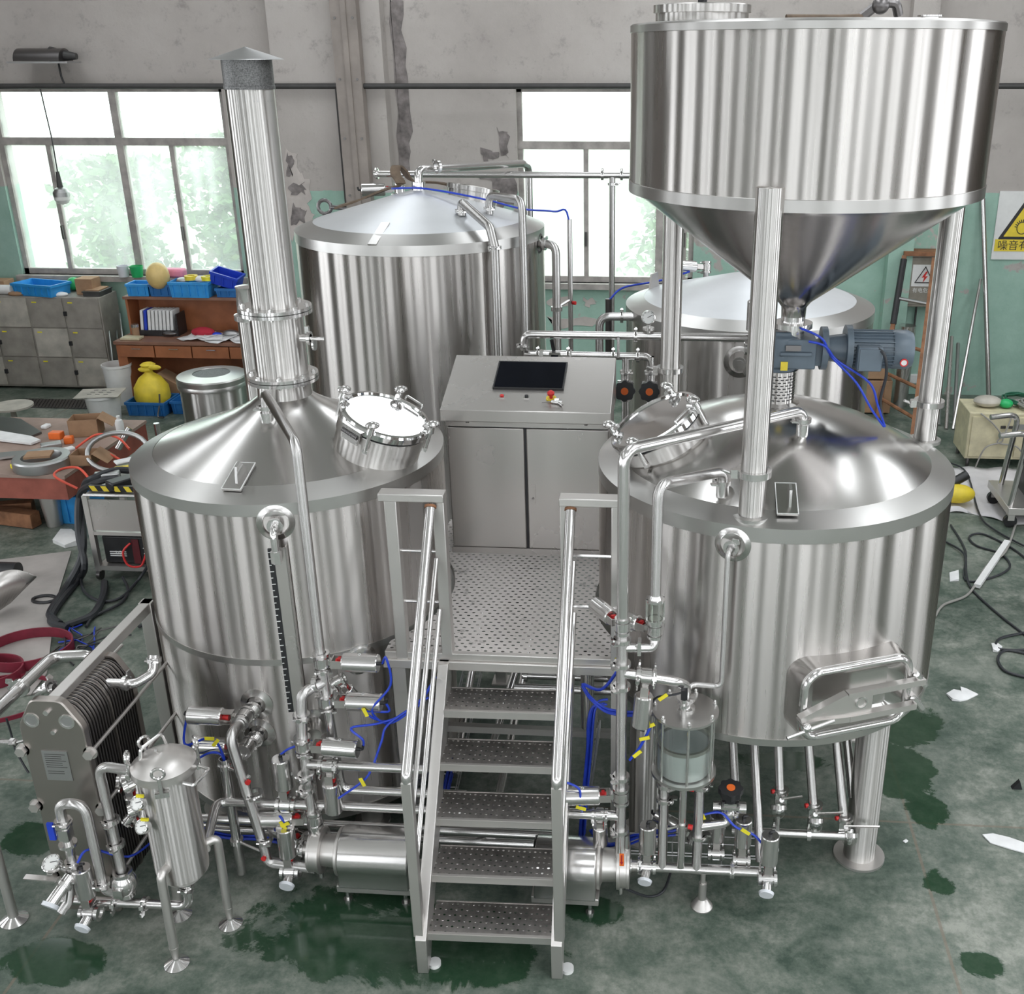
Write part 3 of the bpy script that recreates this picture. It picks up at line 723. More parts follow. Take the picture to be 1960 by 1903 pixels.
# chimney stack standing on the kettle
ct = thing('steam_chimney', 'stainless steam chimney with conical rain cap standing on the left kettle', 'chimney', (KX, KY, 2.33))
MB().lathe([(.141, 2.33), (.136, 2.42)], KO, 48).build('neck', 'tube', ct, (KX, KY, 2.38))
def flange(z, R, root):
    fl = MB().lathe([(.115, z), (R, z), (R, z + .017), (.115, z + .017)], KO, 56).lathe([(.115, z + .021), (R, z + .021), (R, z + .038), (.115, z + .038)], KO, 56).build('flange', 'bright', root)
    for i in range(8):
        a = 2 * PI * (i + .3) / 8; x, y = KX + math.cos(a) * R * .86, KY + math.sin(a) * R * .86
        MB().cyl((x, y, z - .012), (x, y, z + .052), .008, n=6).cyl((x, y, z + .036), (x, y, z + .048), .014, n=6).build('bolt', 'bright', fl)
flange(2.425, .182, ct)
MB().lathe([(.133, 2.46), (.133, 2.785)], KO, 56).build('drum', 'tube', ct, (KX, KY, 2.6))
flange(2.78, .183, ct)
MB().lathe([(.115, 2.81), (.115, 3.862)], KO, 56).build('flue_tube', 'tube', ct, (KX, KY, 3.3))
MB().lathe([(.119, 3.855), (.119, 3.87), (.117, 3.872), (.117, 3.985)], KO, 56).build('mesh_collar', 'mesh', ct, (KX, KY, 3.9))
MB().lathe([(.115, 3.80), (.1135, 3.985)], KO, 40).build('inner_sleeve', 'galv', ct)
MB().lathe([(.172, 3.985), (.170, 3.988), (0.0, 4.042)], KO, 48).build('rain_cap', 'galv', ct, KO)
cv = Vector((KX + .133, KY - .02, 2.655))
dv = MB().cyl(cv - Vector((.01, 0, 0)), cv + Vector((.045, 0, 0)), .022).cyl(cv + Vector((.03, 0, 0)), cv + Vector((.045, 0, 0)), .036).cyl(cv + Vector((.055, 0, -.03)), cv + Vector((.065, 0, -.03)), .034).cyl(cv + Vector((.04, -.01, 0)), cv + Vector((.12, -.01, 0)), .010)
dv.box(cv + Vector((.03, 0, .045)), (.02, .02, .035)).build('drain_valve', 'bright', ct)

# ------------------------------------------------------------------ mash tun (right)
TX, TY, TR = 0.537, 5.335, 0.912
TO = (TX, TY, 0)
mt = thing('mash_tun', 'wide stainless mash tun on legs with rectangular side door, right of the stairs', 'tank', TO, 'brewhouse tanks')
TB = 0.868
MB().lathe([(0, TB), (TR - .04, TB), (TR - .008, TB + .006), (TR, TB + .03), (TR, 1.99)], TO, 140).build('shell', 'tank', mt, TO)
MB().lathe([(TR + .001, 1.966), (TR + .004, 1.968), (TR + .004, 2.039), (.800, 2.080), (.793, 2.082)], TO, 140).build('rim', 'rim', mt, TO)
TPROF = [(TR - .01, 2.042), (.800, 2.080), (.70, 2.142), (.56, 2.215), (.42, 2.272), (.28, 2.318), (.16, 2.347), (.10, 2.355)]
MB().lathe([(.800, 2.079)] + TPROF[2:], TO, 140).build('cone', 'cone', mt, TO, 60)
MB().ring((TX, TY, TB + .012), (TX, TY, TB + .05), TR + .004, TR - .03, 140).build('base_band', 'rim', mt, TO)
legp = Pz(1647, 1640, 0)
lr = math.hypot(legp.x - TX, legp.y - TY); la0 = math.atan2(legp.y - TY, legp.x - TX)
for k in range(4):
    a = la0 + k * PI / 2
    x, y = TX + lr * .985 * math.cos(a), TY + lr * .985 * math.sin(a)
    lg = MB().cyl((x, y, .012), (x, y, TB + .012), .083, n=32).build('leg', 'tube', mt, (x, y, .4))
    MB().cyl((x, y, 0), (x, y, .014), .135, n=36).build('foot_plate', 'frame', lg)
tp, tn = side_port(mt, TX, TY, TR, 1403, 1042, .058)
for (u, v) in ((1505, 958),):
    p, a = cone_pt(TX, TY, TPROF, u, v)
    lug_plate(mt, p, Vector((math.cos(a) * .38, math.sin(a) * .38, .92)), Vector((-math.cos(a), -math.sin(a), .4)))
mw = manway(mt, Pz(1252, 806, 2.29), (-.47, -.12, .87), (-.8, -.6, 0), .24, .30)
# rectangular grain-out door on the front right
dp = surf(TX, TY, TR, 1622, 1318); da = math.atan2(dp.y - TY, dp.x - TX)
dn = Vector((math.cos(da), math.sin(da), 0)); dx = Vector((0, 0, 1)).cross(dn); dz = Vector((0, 0, 1))
def rrect(w, h, r, n=6):
    out = []
    for cx, cy, a0 in ((w / 2 - r, h / 2 - r, 0), (-w / 2 + r, h / 2 - r, PI / 2), (-w / 2 + r, -h / 2 + r, PI), (w / 2 - r, -h / 2 + r, 1.5 * PI)):
        for i in range(n + 1): out.append((cx + r * math.cos(a0 + PI / 2 * i / n), cy + r * math.sin(a0 + PI / 2 * i / n)))
    return out
DW, DH = .60, .40
dface = dp + dn * .075
fr = MB(); o_ = rrect(DW, DH, .10); i_ = rrect(DW - .07, DH - .07, .075)
pts_o0 = [dp - dn * .13 + dx * a + dz * b for a, b in rrect(DW + .02, DH + .02, .10)]; pts_o1 = [dface + dx * a + dz * b for a, b in o_]; pts_i1 = [dface + dx * a + dz * b for a, b in i_]; pts_i0 = [dface - dn * .06 + dx * a + dz * b for a, b in i_]
k = len(o_)
fr.add(pts_o0 + pts_o1 + pts_i1 + pts_i0, [(j * k + i, j * k + (i + 1) % k, (j + 1) * k + (i + 1) % k, (j + 1) * k + i) for j in range(3) for i in range(k)])
door = fr.build('side_door', 'cone', mt, dp)
MB().tube([dface + dn * .005 + dx * a + dz * b for a, b in rrect(DW - .045, DH - .045, .085)], .019, 12, closed=True).build('door_rim', 'bright', door)
inner = rrect(DW - .08, DH - .08, .065); inn2 = rrect(DW - .20, DH - .19, .02)
MB().add([dface - dn * .004 + dx * a + dz * b for a, b in inner] + [dface - dn * .055 + dx * a + dz * b for a, b in inn2], [(i, (i + 1) % k, k + (i + 1) % k, k + i) for i in range(k)] + [tuple(range(k, 2 * k))]).build('door_panel', 'cone', door, None, 20)
yk = MB()
base = dface + dn * .048
ay, az = dx, dz
yk.beam(base + ay * -.32 + az * -.03, base + ay * -.08 + az * .055, .030, .040, dn).beam(base + ay * -.08 + az * .055, base + ay * .335 + az * .055, .030, .040, dn)
yk.beam(base + ay * -.30 + az * -.055, base + ay * -.06 + az * -.075, .030, .036, dn).beam(base + ay * -.06 + az * -.075, base + ay * .30 + az * -.075, .030, .040, dn)
yk.prism([(-.29, -.055), (-.06, -.075), (.06, -.075), (.06, .05), (-.08, .05), (-.27, -.02)], base - dn * .008, ay, az, .012)
yk.build('door_yoke', 'frame', door)
MB().ring(base + ay * .0 + dn * .004, base + ay * .0 + dn * .012, .032, .024, 24).build('pressure_boss', 'bright', door)
hb = base + ay * -.30 + az * -.055 + dn * .02
MB().cyl(hb - dn * .06, hb + dn * .03, .014).cyl(hb + dn * .02 - ay * .10 - az * .035, hb + dn * .02 + ay * .14 + az * .01, .010).sphere(hb + dn * .02, .022).build('door_handle', 'bright', door)
for zz in (.055, -.075):
    hq = base + ay * .325 + az * zz
    MB().cyl(hq + ay * .02 + az * -.03, hq - ay * .035 + az * .04, .016, n=12).box(hq - dn * .05, (.03, .03, .09), basis((0, 0, 0), dn, ay).to_3x3()).build('door_hinge', 'bright', door)

# ------------------------------------------------------------------ grist hopper above the mash tun
HX, HY, HR = 0.592, 5.335, 0.822
HO = (HX, HY, 0)
ht = thing('grist_hopper', 'huge stainless grist hopper with conical bottom standing on three legs', 'hopper', (HX, HY, 2.7))
HB0, HT0 = 3.405, 4.128
MB().lathe([(HR, HB0 + .045), (HR, HT0 - .03)], HO, 140).build('shell', 'tank', ht, (HX, HY, 3.7))
MB().lathe([(HR - .02, HB0), (HR + .004, HB0), (HR + .004, HB0 + .050), (HR, HB0 + .052)], HO, 140).build('lower_band', 'band', ht, HO)
MB().lathe([(HR, HT0 - .036), (HR + .004, HT0 - .034), (HR + .004, HT0 - .006), (HR - .004, HT0), (HR - .06, HT0 + .006), (.3, HT0 + .02), (0, HT0 + .022)], HO, 140).build('top_deck', 'band', ht, HO)
MB().lathe([(HR - .008, HB0 + .002), (HR - .05, HB0 - .022), (.085, 2.875), (.062, 2.845), (.060, 2.80)], HO, 140).build('cone', 'hopper_cone', ht, HO, 60)
MB().lathe([(.060, 2.80), (.060, 2.77), (.098, 2.768), (.098, 2.742), (.060, 2.740), (.060, 2.655)], HO, 40).build('outlet', 'bright', ht, (HX, HY, 2.72))
hq = Py(1344, 28, HY - .15)
MB().lathe([(.205, -.03), (.205, .012), (.215, .014), (.215, .045), (.19, .05), (0, .055)], (hq.x, HY - .12, HT0 + .03), 56).build('charging_hatch', 'tube', ht, (hq.x, HY - .12, HT0 + .05))
MB().cyl((hq.x, HY - .12, HT0 + .07), (hq.x, HY - .12, HT0 + .14), .020).cyl((hq.x, HY - .12, HT0 + .11), (hq.x, HY - .12, HT0 + .15), .04).build('hatch_knob', 'black', ht)
fx = Py(1780, 34, HY - .1)
MB().lathe([(.04, 0), (.04, .012), (.055, .014), (.055, .02), (0, .02)], (fx.x, HY - .1, HT0 + .012), 24).build('blank_flange', 'bright', ht)
for (u, v, top) in ((1438, 985, .12), (1770, 840, .0), (1281, 770, .0)):
    b_ = Pz(u, v, 2.06); a = math.atan2(b_.y - HY, b_.x - HX); R_ = HR - .055 if top else HR - .11
    x, y = b_.x, b_.y
    lx = x if top else x; ly = y
    ztop = HB0 + (.10 if top else .02)
    lg = MB().cyl((x, y, 2.045), (x, y, 2.265), .0595, n=32).cyl((x, y, 2.265), (x, y, ztop), .0585, n=32).build('leg', 'tube', ht, (x, y, 2.7))
    MB().lathe([(.060, 2.252), (.080, 2.252), (.080, 2.282), (.060, 2.282)], (x, y, 0), 32).box((x - .088, y - .02, 2.267), (.03, .03, .04)).cyl((x - .10, y - .02, 2.267), (x - .14, y - .03, 2.285), .008, n=8).build('leg_clamp', 'bright', lg)
    MB().lathe([(.062, 2.04), (.085, 2.044), (.085, 2.062), (.062, 2.066)], (x, y, 0), 32).build('leg_collar', 'rim', lg)

# ------------------------------------------------------------------ gear motor driving the rake, on a slotted lantern
gm = thing('gear_motor', 'blue-grey gear motor lying between the hopper outlet and the mash tun', 'motor', (TX, TY, 2.35))
gy = TY
MB().lathe([(.118, 2.335), (.118, 2.352), (.10, 2.358), (.085, 2.362), (.085, 2.528), (.10, 2.53)], TO, 48).build('slotted_lantern', 'tube', gm, (TX, TY, 2.45))
sl = MB()
for r_ in range(9):
    for i in range(20):
        a = 2 * PI * (i + .5 * (r_ % 2)) / 20
        sl.box((TX + .0853 * math.cos(a), TY + .0853 * math.sin(a), 2.38 + r_ * .0155), (.003, .016, .005), Matrix.Rotation(a, 3, 'Z'))
s_o = sl.build('lantern_slots', 'black', gm); s_o['kind'] = 'stuff'
gbx = MB(); zc = 2.625
gbx.lathe([(.088, 2.528), (.088, 2.55), (.10, 2.555), (.10, 2.70), (.075, 2.715), (.075, 2.73), (.03, 2.73), (.03, 2.715), (0, 2.715)], TO, 32)
gbx.box((TX + .07, gy, zc), (.20, .19, .15)).box((TX + .07, gy - .10, zc + .005), (.16, .03, .02)).box((TX + .07, gy, zc - .01), (.30, .13, .11))
bevel(gbx.build('gearbox', 'motor', gm), .012)
MB().ring((TX, TY, 2.728), (TX, TY, 2.738), .058, .034, 24).build('shaft_ring', 'dark_steel', gm)
mx0 = TX + .20
mo = MB().cyl((mx0, gy, zc + .012), (mx0 + .03, gy, zc + .012), .108, n=32).cyl((mx0 + .03, gy, zc + .012), (mx0 + .12, gy, zc + .012), .062, .075, 28).cyl((mx0 + .12, gy, zc + .012), (mx0 + .15, gy, zc + .012), .118, n=32).cyl((mx0 + .15, gy, zc + .012), (mx0 + .36, gy, zc + .012), .086, n=40).build('motor_body', 'motor', gm)
MB().lathe([(.094, 0), (.098, .01), (.098, .075), (.085, .10), (.03, .105), (0, .105)], (mx0 + .35, gy, zc + .012), 40, (1, 0, 0)).build('fan_cover', 'motor', gm)
for i in range(26):
    a = 2 * PI * (i + .5) / 26
    MB().box((mx0 + .255, gy + .088 * math.cos(a), zc + .012 + .088 * math.sin(a)), (.20, .018, .004), Matrix.Rotation(a, 3, 'X')).build('cooling_fin', 'motor', gm)
tb = MB().box((mx0 + .225, gy - .115, zc - .005), (.12, .075, .12)).build('terminal_box', 'motor', gm); bevel(tb, .008)
MB().box((mx0 + .225, gy - .155, zc - .005), (.105, .01, .105)).build('terminal_lid', 'motor', gm)
MB().cyl((mx0 + .40, gy - .0985, zc - .03), (mx0 + .40, gy - .1005, zc - .03), .018).build('motor_sticker', 'white_plastic', gm)
MB().ring((mx0 + .40, gy - .0975, zc - .03), (mx0 + .40, gy - .1015, zc - .03), .020, .014, 20).build('sticker_ring', 'red', gm)
MB().box((TX + .015, gy - .1115, zc - .055), (.035, .003, .045)).build('warning_sticker', 'yellow', gm)
MB().box((TX + .055, gy - .106, zc + .035), (.075, .006, .028)).build('name_plate', 'dark_steel', gm)
for sx_ in (-1, 1):
    MB().cyl((TX + sx_ * .0, gy - .1, zc), (TX, gy - .103, zc), .009).build('fill_plug', 'dark_steel', gm)
hose('black motor cable dropping from the gear motor terminal box onto the mash tun', [(mx0 + .26, gy - .14, zc + .05), (mx0 + .29, gy - .17, zc + .02), (mx0 + .31, gy - .15, zc - .08), (mx0 + .30, gy - .12, zc - .22), (mx0 + .33, gy - .1, zc - .34)], .008, 'black_hose', 'cable', 'electric cables', 'power_cable')
hose('pair of blue hose loops hanging below the grey motor, left strand', [(HX + .03, HY - .10, 2.76), (HX + .13, HY - .14, 2.72), (HX + .19, HY - .10, 2.62), (mx0 + .17, gy - .13, 2.50), (mx0 + .26, gy - .12, 2.36), (mx0 + .335, gy - .1, 2.262)])
hose('pair of blue hose loops hanging below the grey motor, right strand', [(HX + .07, HY - .12, 2.70), (HX + .15, HY - .13, 2.68), (HX + .22, HY - .10, 2.60), (mx0 + .235, gy - .13, 2.50), (mx0 + .29, gy - .12, 2.38), (mx0 + .34, gy - .1, 2.262)])

# ------------------------------------------------------------------ rear tanks
def rear_tank(label, x, y, R, zr, inner, dz_in, apex, name):
    o = (x, y, 0); t = thing(name, label, 'tank', o, 'rear water tanks')
    MB().lathe([(0, .2), (R - .01, .2), (R, .23), (R, zr - .04)], o, 128).build('shell', 'tank', t, o)
    MB().lathe([(R, zr - .072), (R + .004, zr - .07), (R + .004, zr), (inner, zr + dz_in)], o, 128).build('rim', 'rim', t, o)
    MB().lathe([(inner, zr + dz_in - .001), (inner * .6, zr + dz_in + (apex - dz_in) * .42), (inner * .25, zr + dz_in + (apex - dz_in) * .80), (.03, zr + apex), (0, zr + apex)], o, 128).build('cone', 'dull', t, o, 60)
    for k in range(4):
        a = .7 + k * PI / 2; MB().cyl((x + R * .85 * math.cos(a), y + R * .85 * math.sin(a), 0), (x + R * .85 * math.cos(a), y + R * .85 * math.sin(a), .22), .07).build('leg', 'frame', t)
    return t
AX, AY, AR, AZ = -1.863, 7.88, .897, 2.85
hl = rear_tank('tall stainless water tank with film-covered cone behind the control cabinet', AX, AY, AR, AZ, AR - .13, .055, .26, 'hot_liquor_tank')
BX, BY, BR, BZ = .549, 7.94, .905, 2.30
cl_ = rear_tank('stainless cold water tank half hidden behind the hopper legs', BX, BY, BR, BZ, BR - .13, .05, .235, 'cold_liquor_tank')
def fin_lug(root, p, a, m='frame'):
    t = Vector((-math.sin(a), math.cos(a), 0)); z = Vector((0, 0, 1))
    MB().prism([(-.09, 0), (.09, 0), (.055, .13), (-.055, .13)], p, t, z, .014).build('lifting_lug', m, root)
fin_lug(cl_, (BX + BR * .84 * math.cos(2.75), BY + BR * .84 * math.sin(2.75), BZ + .03), 2.75)
fin_lug(cl_, (BX + BR * .86 * math.cos(.75), BY + BR * .86 * math.sin(.75), BZ + .02), .75)
fin_lug(hl, (AX + AR * .82 * math.cos(.45), AY + AR * .82 * math.sin(.45), AZ + .03), .45)
side_port(cl_, BX, BY, BR, 1416, 693, .075)

# ------------------------------------------------------------------ control cabinet on the platform
DECK = 1.20
cb = thing('control_cabinet', 'stainless control cabinet with sloping console top, at the back of the platform', 'cabinet', (-.83, 6.04, DECK))
CL, CR, CYF = -1.302, -.352, 5.83
MB().bx(CL, CR, CYF + .012, 6.27, DECK + .02, 2.05).build('body', 'sheet', cb)
MB().bx(CL - .004, CR + .004, CYF - .004, 6.27, DECK, DECK + .04).build('plinth', 'sheet', cb)
MB().bx(CL, CR, CYF - .012, CYF + .02, 2.015, 2.075).build('head_strip', 'sheet', cb)
cm = (CL + CR) / 2 - .015
MB().bx(cm - .02, cm + .02, CYF + .002, CYF + .013, DECK + .04, 2.01).build('door_gap', 'black', cb)
MB().bx(CL + .01, CR - .01, CYF - .004, CYF + .012, 2.006, 2.016).build('head_gap_shade', 'black', cb)  # black strip painted for the shade under the console lip
for (a, b) in ((CL + .004, cm - .007), (cm + .007, CR - .004)):
    dr = MB().bx(a, b, CYF - .010, CYF + .014, DECK + .045, 2.008).build('door', 'sheet', cb); bevel(dr, .006)
hx0 = Py(1020, 945, CYF).x
hd = MB().bx(hx0 - .010, hx0 + .016, CYF - .018, CYF - .008, Py(1020, 962, CYF).z, Py(1020, 926, CYF).z).build('lock_handle', 'sheet', cb)
MB().cyl((hx0 + .003, CYF - .018, Py(1020, 952, CYF).z), (hx0 + .003, CYF - .023, Py(1020, 952, CYF).z), .007).build('lock_barrel', 'dark_steel', hd)
L0, L1 = (5.735, 2.140), (6.27, 2.318)      # console front and back edge (y, z)
con = MB(); xa, xb = CL - .012, CR + .012
pr_ = [(L0[0], 2.070), (L0[0], L0[1]), (L1[0], L1[1]), (L1[0], 2.05), (CYF - .01, 2.05)]
con.add([(x, y, z) for x in (xa, xb) for y, z in pr_], [(4, 3, 2, 1, 0), (5, 6, 7, 8, 9)] + [(i, (i + 1) % 5, 5 + (i + 1) % 5, 5 + i) for i in range(5)])
bevel(con.build('console', 'sheet', cb), .004)
for u in (893, 1121): MB().cyl((Py(u, 805, 5.76).x, 5.78, 2.062), (Py(u, 805, 5.76).x, 5.78, 2.05), .009).build('rivet', 'dark_steel', cb)
sl_ = Vector((0, L1[0] - L0[0], L1[1] - L0[1])).normalized(); snn = Vector((0, -sl_.z, sl_.y)); X_ = Vector((1, 0, 0))
def on_slope(u, v):
    d = Vector(ray(u, v)); o = Vector((0, 0, H)); p0 = Vector((0, L0[0], L0[1]))
    return o + d * ((p0 - o).dot(snn) / d.dot(snn))
c0, c1, c2 = on_slope(947, 745), on_slope(1079, 748), on_slope(952, 696)
sw, sh = (c1 - c0).length, (c2 - c0).length
so = (on_slope(947, 745) + on_slope(1083, 697)) / 2
M3s = basis((0, 0, 0), snn, X_).to_3x3()
scn = MB().box(so + snn * .006, (sw + .012, sh + .012, .014), M3s).build('touch_screen', 'black', cb)
MB().box(so + snn * .0135, (sw - .006, sh - .006, .003), M3s).build('screen_glass', 'screen', scn)
b1, b2, b3 = on_slope(961, 760), on_slope(1008, 761), on_slope(1055, 764)
for p, mm in ((b1, 'red'), (b2, 'black')):
    bt = MB().box(p + snn * .003, (.032, .030, .006), M3s).build('button_plate', 'bright', cb)
    MB().cyl(p + snn * .005, p + snn * .014, .012, .0105, 18).build('push_button', mm, bt)
es = MB().cyl(b3 + snn * .0, b3 + snn * .008, .030).build('emergency_stop_collar', 'yellow', cb)
MB().cyl(b3 + snn * .006, b3 + snn * .035, .010).lathe([(.010, .03), (.021, .034), (.021, .046), (.012, .055), (0, .056)], b3, 24, snn).build('emergency_stop_button', 'red', es)
k_ = on_slope(1066, 772) + snn * .012
ky = thing('pipe_fitting', 'loose bright pipe clamp fitting lying below the emergency stop on the console', 'fitting', k_ - snn * .012)
MB().cyl(k_ - X_ * .03, k_ + X_ * .03 - sl_ * .01, .010).cyl(k_ + X_ * .0, k_ + X_ * .035 - sl_ * .035, .008).box(k_ + X_ * .015, (.03, .02, .014), M3s).cyl(k_ - X_ * .015 + sl_ * .012, k_ + X_ * .01 + sl_ * .014, .012).build('fitting_body', 'bright', ky)
MB().cyl(k_ - X_ * .03, k_ - X_ * .085 - sl_ * .012, .003).build('fitting_pin', 'dark_steel', ky)

# ------------------------------------------------------------------ platform
pf = thing('work_platform', 'punched steel work platform between the two front tanks, with railings', 'platform', (-.83, 5.4, 0))
XPL, XPR, YP0, YP1 = -1.42, -.225, 4.665, 6.32
def arc_edge(y, cx, cy, R): d2 = R * R - (y - cy) ** 2; return math.sqrt(d2) if d2 > 0 else None
dk = MB(); rows = 90; vs = []
for i in range(rows + 1):
    y = YP0 + (YP1 - YP0) * i / rows
    a = arc_edge(y, KX, KY, KR + .025); b = arc_edge(y, TX, TY, TR + .025)
    xl = max(XPL, KX + a) if a else XPL; xr = min(XPR, TX - b) if b else XPR
    vs += [(xl, y, DECK), (xr, y, DECK)]
dk.add(vs, [(2 * i, 2 * i + 1, 2 * i + 3, 2 * i + 2) for i in range(rows)])
dk.build('deck_sheet', 'deck', pf, (-.8, 4.665, DECK))
MB().tube([(x, y, DECK - .02) for x, y, z in vs[0::2]][6:], .006, 6).build('deck_edge', 'frame', pf)
MB().tube([(x, y, DECK - .02) for x, y, z in vs[1::2]][6:], .006, 6).build('deck_edge', 'frame', pf)
bevel(MB().bx(XPL, XPR, YP0 - .03, YP0 + .002, DECK - .035, DECK + .004).build('front_lip', 'frame', pf), .003)
bevel(MB().bx(XPL - .01, XPR + .01, YP0 - .045, YP0 + .0, DECK - .085, DECK - .035).build('front_beam', 'frame', pf), .004)
MB().bx(XPL, XPR, YP1 - .06, YP1, DECK - .08, DECK - .01).build('rear_beam', 'frame', pf)
for (x, y) in ((-1.355, YP0 + .0), (-.232, YP0 + .0), (-1.12, YP1 - .03), (-.45, YP1 - .03)):
    lg = MB().bx(x - .035, x + .035, y - .03, y + .04, .01, DECK - .08).build('leg', 'frame', pf)
    MB().bx(x - .06, x + .06, y - .06, y + .07, 0, .012).build('foot_plate', 'frame', lg)
MB().bx(XPL + .06, -.26, YP0 + .3, YP0 + .34, .50, .54).build('cross_brace', 'frame', pf)
YR = 4.66
for (xo, xi, s_) in ((-1.33, -1.098, -1), (-.240, -.487, 1)):
    ra = MB().bx(xi - .028, xi + .028, YR - .025, YR + .035, DECK - .035, 2.06).build('rail_post', 'frame', pf); bevel(ra, .004)
    rb = MB().bx(xo - .03, xo + .03, YR - .03, YR + .03, DECK - .08, 2.035).build('rail_post', 'frame', pf); bevel(rb, .004)
    x0, x1 = sorted((xo + s_ * .055, xi - s_ * .030))
    bevel(MB().bx(x0, x1, YR - .04, YR + .04, 2.035, 2.075).build('rail_cap', 'frame', pf), .004)
    for zz in (1.485, 1.763): MB().cyl((xo, YR, zz), (xi, YR, zz), .0085, n=10).build('rail_rod', 'pipe', pf)

# ------------------------------------------------------------------ stairs
st = thing('stair_flight', 'five-tread open steel stair with handrails leading up to the platform', 'stairs', (-.77, 3.75, 0))
SA = math.radians(1.2)
def S(x, y, z): dx_, dy_ = x + .79, y - 4.66; return Vector((-.79 + dx_ * math.cos(SA) - dy_ * math.sin(SA), 4.66 + dx_ * math.sin(SA) + dy_ * math.cos(SA), z))
SXL, SXR = -1.115, -.482
def tread_y(z): return 3.79 + (z - .2) * (.845 - .2) / .8
for sx_ in (SXL, SXR):
    sg = MB(); w_ = .026
    y0, z0 = 3.865, .155; y1, z1 = 4.665, 1.155
    poly = [(3.745, 0.0), (3.80, 0.0), (3.895, .155), (4.675, 1.05), (4.675, 1.165), (4.60, 1.165), (3.775, .235), (3.745, .20)]
    k = len(poly)
    sg.add([S(sx_ + a, y, z) for a in (-w_, w_) for y, z in poly], [tuple(range(k)), tuple(range(2 * k - 1, k - 1, -1))] + [(i, k + i, k + (i + 1) % k, (i + 1) % k) for i in range(k)])
    so_ = sg.build('stringer', 'frame', st); bevel(so_, .003)
    MB().cyl(S(sx_ + (.045 if sx_ < -1 else .045), 3.80, 0.0), S(sx_ + .045, 3.80, .02), .03).build('levelling_foot', 'white_plastic', so_)
for i in range(5):
    z = .2 + .2 * i; yf = tread_y(z); dpt = .215
    a, b = SXL + .026, SXR - .026
    tsh = MB(); vs_ = [S(x, y, z) for x in (a, b) for y in (yf, yf + dpt)]
    tsh.add(vs_, [(0, 2, 3, 1)])
    to = tsh.build('tread', 'tread', st, S(a, yf, z))
    MB().beam(S(a, yf + .004, z - .018), S(b, yf + .004, z - .018), .008, .040).beam(S(a, yf + .008, z - .001), S(b, yf + .008, z - .001), .018, .004).build('tread_nosing', 'frame', to)
    MB().beam(S(a, yf + dpt, z - .015), S(b, yf + dpt, z - .015), .006, .034).build('tread_back_lip', 'frame', to)
for sx_, s_ in ((SXL, -1), (SXR, 1)):
    px = sx_ + s_ * .012
    lo, hi = S(px, 3.782, 1.10), S(px + .006 * s_, 4.635, 2.018)
    bevel(MB().beam(S(px, 3.782, .205), S(px, 3.782, 1.075), .046, .046, (0, 1, 0)).build('newel_post', 'frame', st), .003)
    MB().tube([S(px, 3.782, 1.07), lo + Vector((0, 0, .0)), lo + (hi - lo) * .02, hi], .0245, 16, .03).build('handrail', 'pipe', st)
    MB().ring(hi - (hi - lo).normalized() * .012, hi, .029, .02, 16).build('weld_collar', 'rust', st)
    for dz_, yy in ((.28, .0), (.56, .0)):
        h2 = hi - Vector((0, 0, dz_)); 
        l2 = S(px + s_ * .0, 3.79, 1.10 - dz_)
        MB().cyl(l2, h2 + Vector((.012, 0, 0)), .0125, n=12).build('middle_rail', 'pipe', st)

# ------------------------------------------------------------------ actuated valve (local: pipe along Z, actuator along +X)
X_, Y_, Z_ = Vector((1, 0, 0)), Vector((0, 1, 0)), Vector((0, 0, 1))
def make_valve():
    v = thing('actuated_valve', 'x', 'valve', (0, 0, 0), 'pneumatic valves')
    parts = []
    parts.append((MB().cyl((0, 0, -.024), (0, 0, .024), .040, n=24).cyl((0, 0, -.040), (0, 0, .040), .029, n=20).box((.042, 0, 0), (.03, .03, .03)).cyl((-.02, .03, -.02), (-.02, .03, .02), .007, n=6).cyl((-.02, -.03, -.02), (-.02, -.03, .02), .007, n=6).build('valve_body', 'bright', v), []))
    for s_ in (-1, 1):
        mb = MB(); ring_clamp(mb, (0, 0, s_ * .040), (0, 0, 1), .027, (-.3 * s_, -1, 0), .016)
        parts.append((mb.build('pipe_clamp', 'bright', v), []))
    br = MB()
    for s_ in (-1, 1): br.box((.078, s_ * .030, 0), (.055, .005, .040))
    br.box((.053, 0, 0), (.005, .062, .040))
    parts.append((br.build('bracket', 'sheet', v), []))
    parts.append((MB().cyl((.072, 0, 0), (.104, 0, 0), .019, .016, 14).box((.088, 0, .017), (.016, .024, .012)).build('position_indicator', 'red', v), []))
    ac = MB().lathe([(.0, 0), (.042, 0), (.0465, .006), (.0465, .170), (.043, .175), (0, .175)], (.105, 0, 0), 36, (1, 0, 0)).build('actuator', 'pipe', v, (.105, 0, 0))
    lb = MB().ring((.190, 0, .0455), (.190, 0, .0472), .0085, .0055, 14).build('actuator_badge', 'white_plastic', ac)
    parts.append((ac, [lb]))
    parts.append((MB().cyl((.280, 0, 0), (.292, 0, 0), .010).tube([(.290, 0, 0), (.302, 0, 0), (.306, 0, .022)], .007, 8, .006).build('air_fitting', 'black', v), []))
    return v, parts
VPROTO, VPARTS = make_valve()
V_USED = [False]
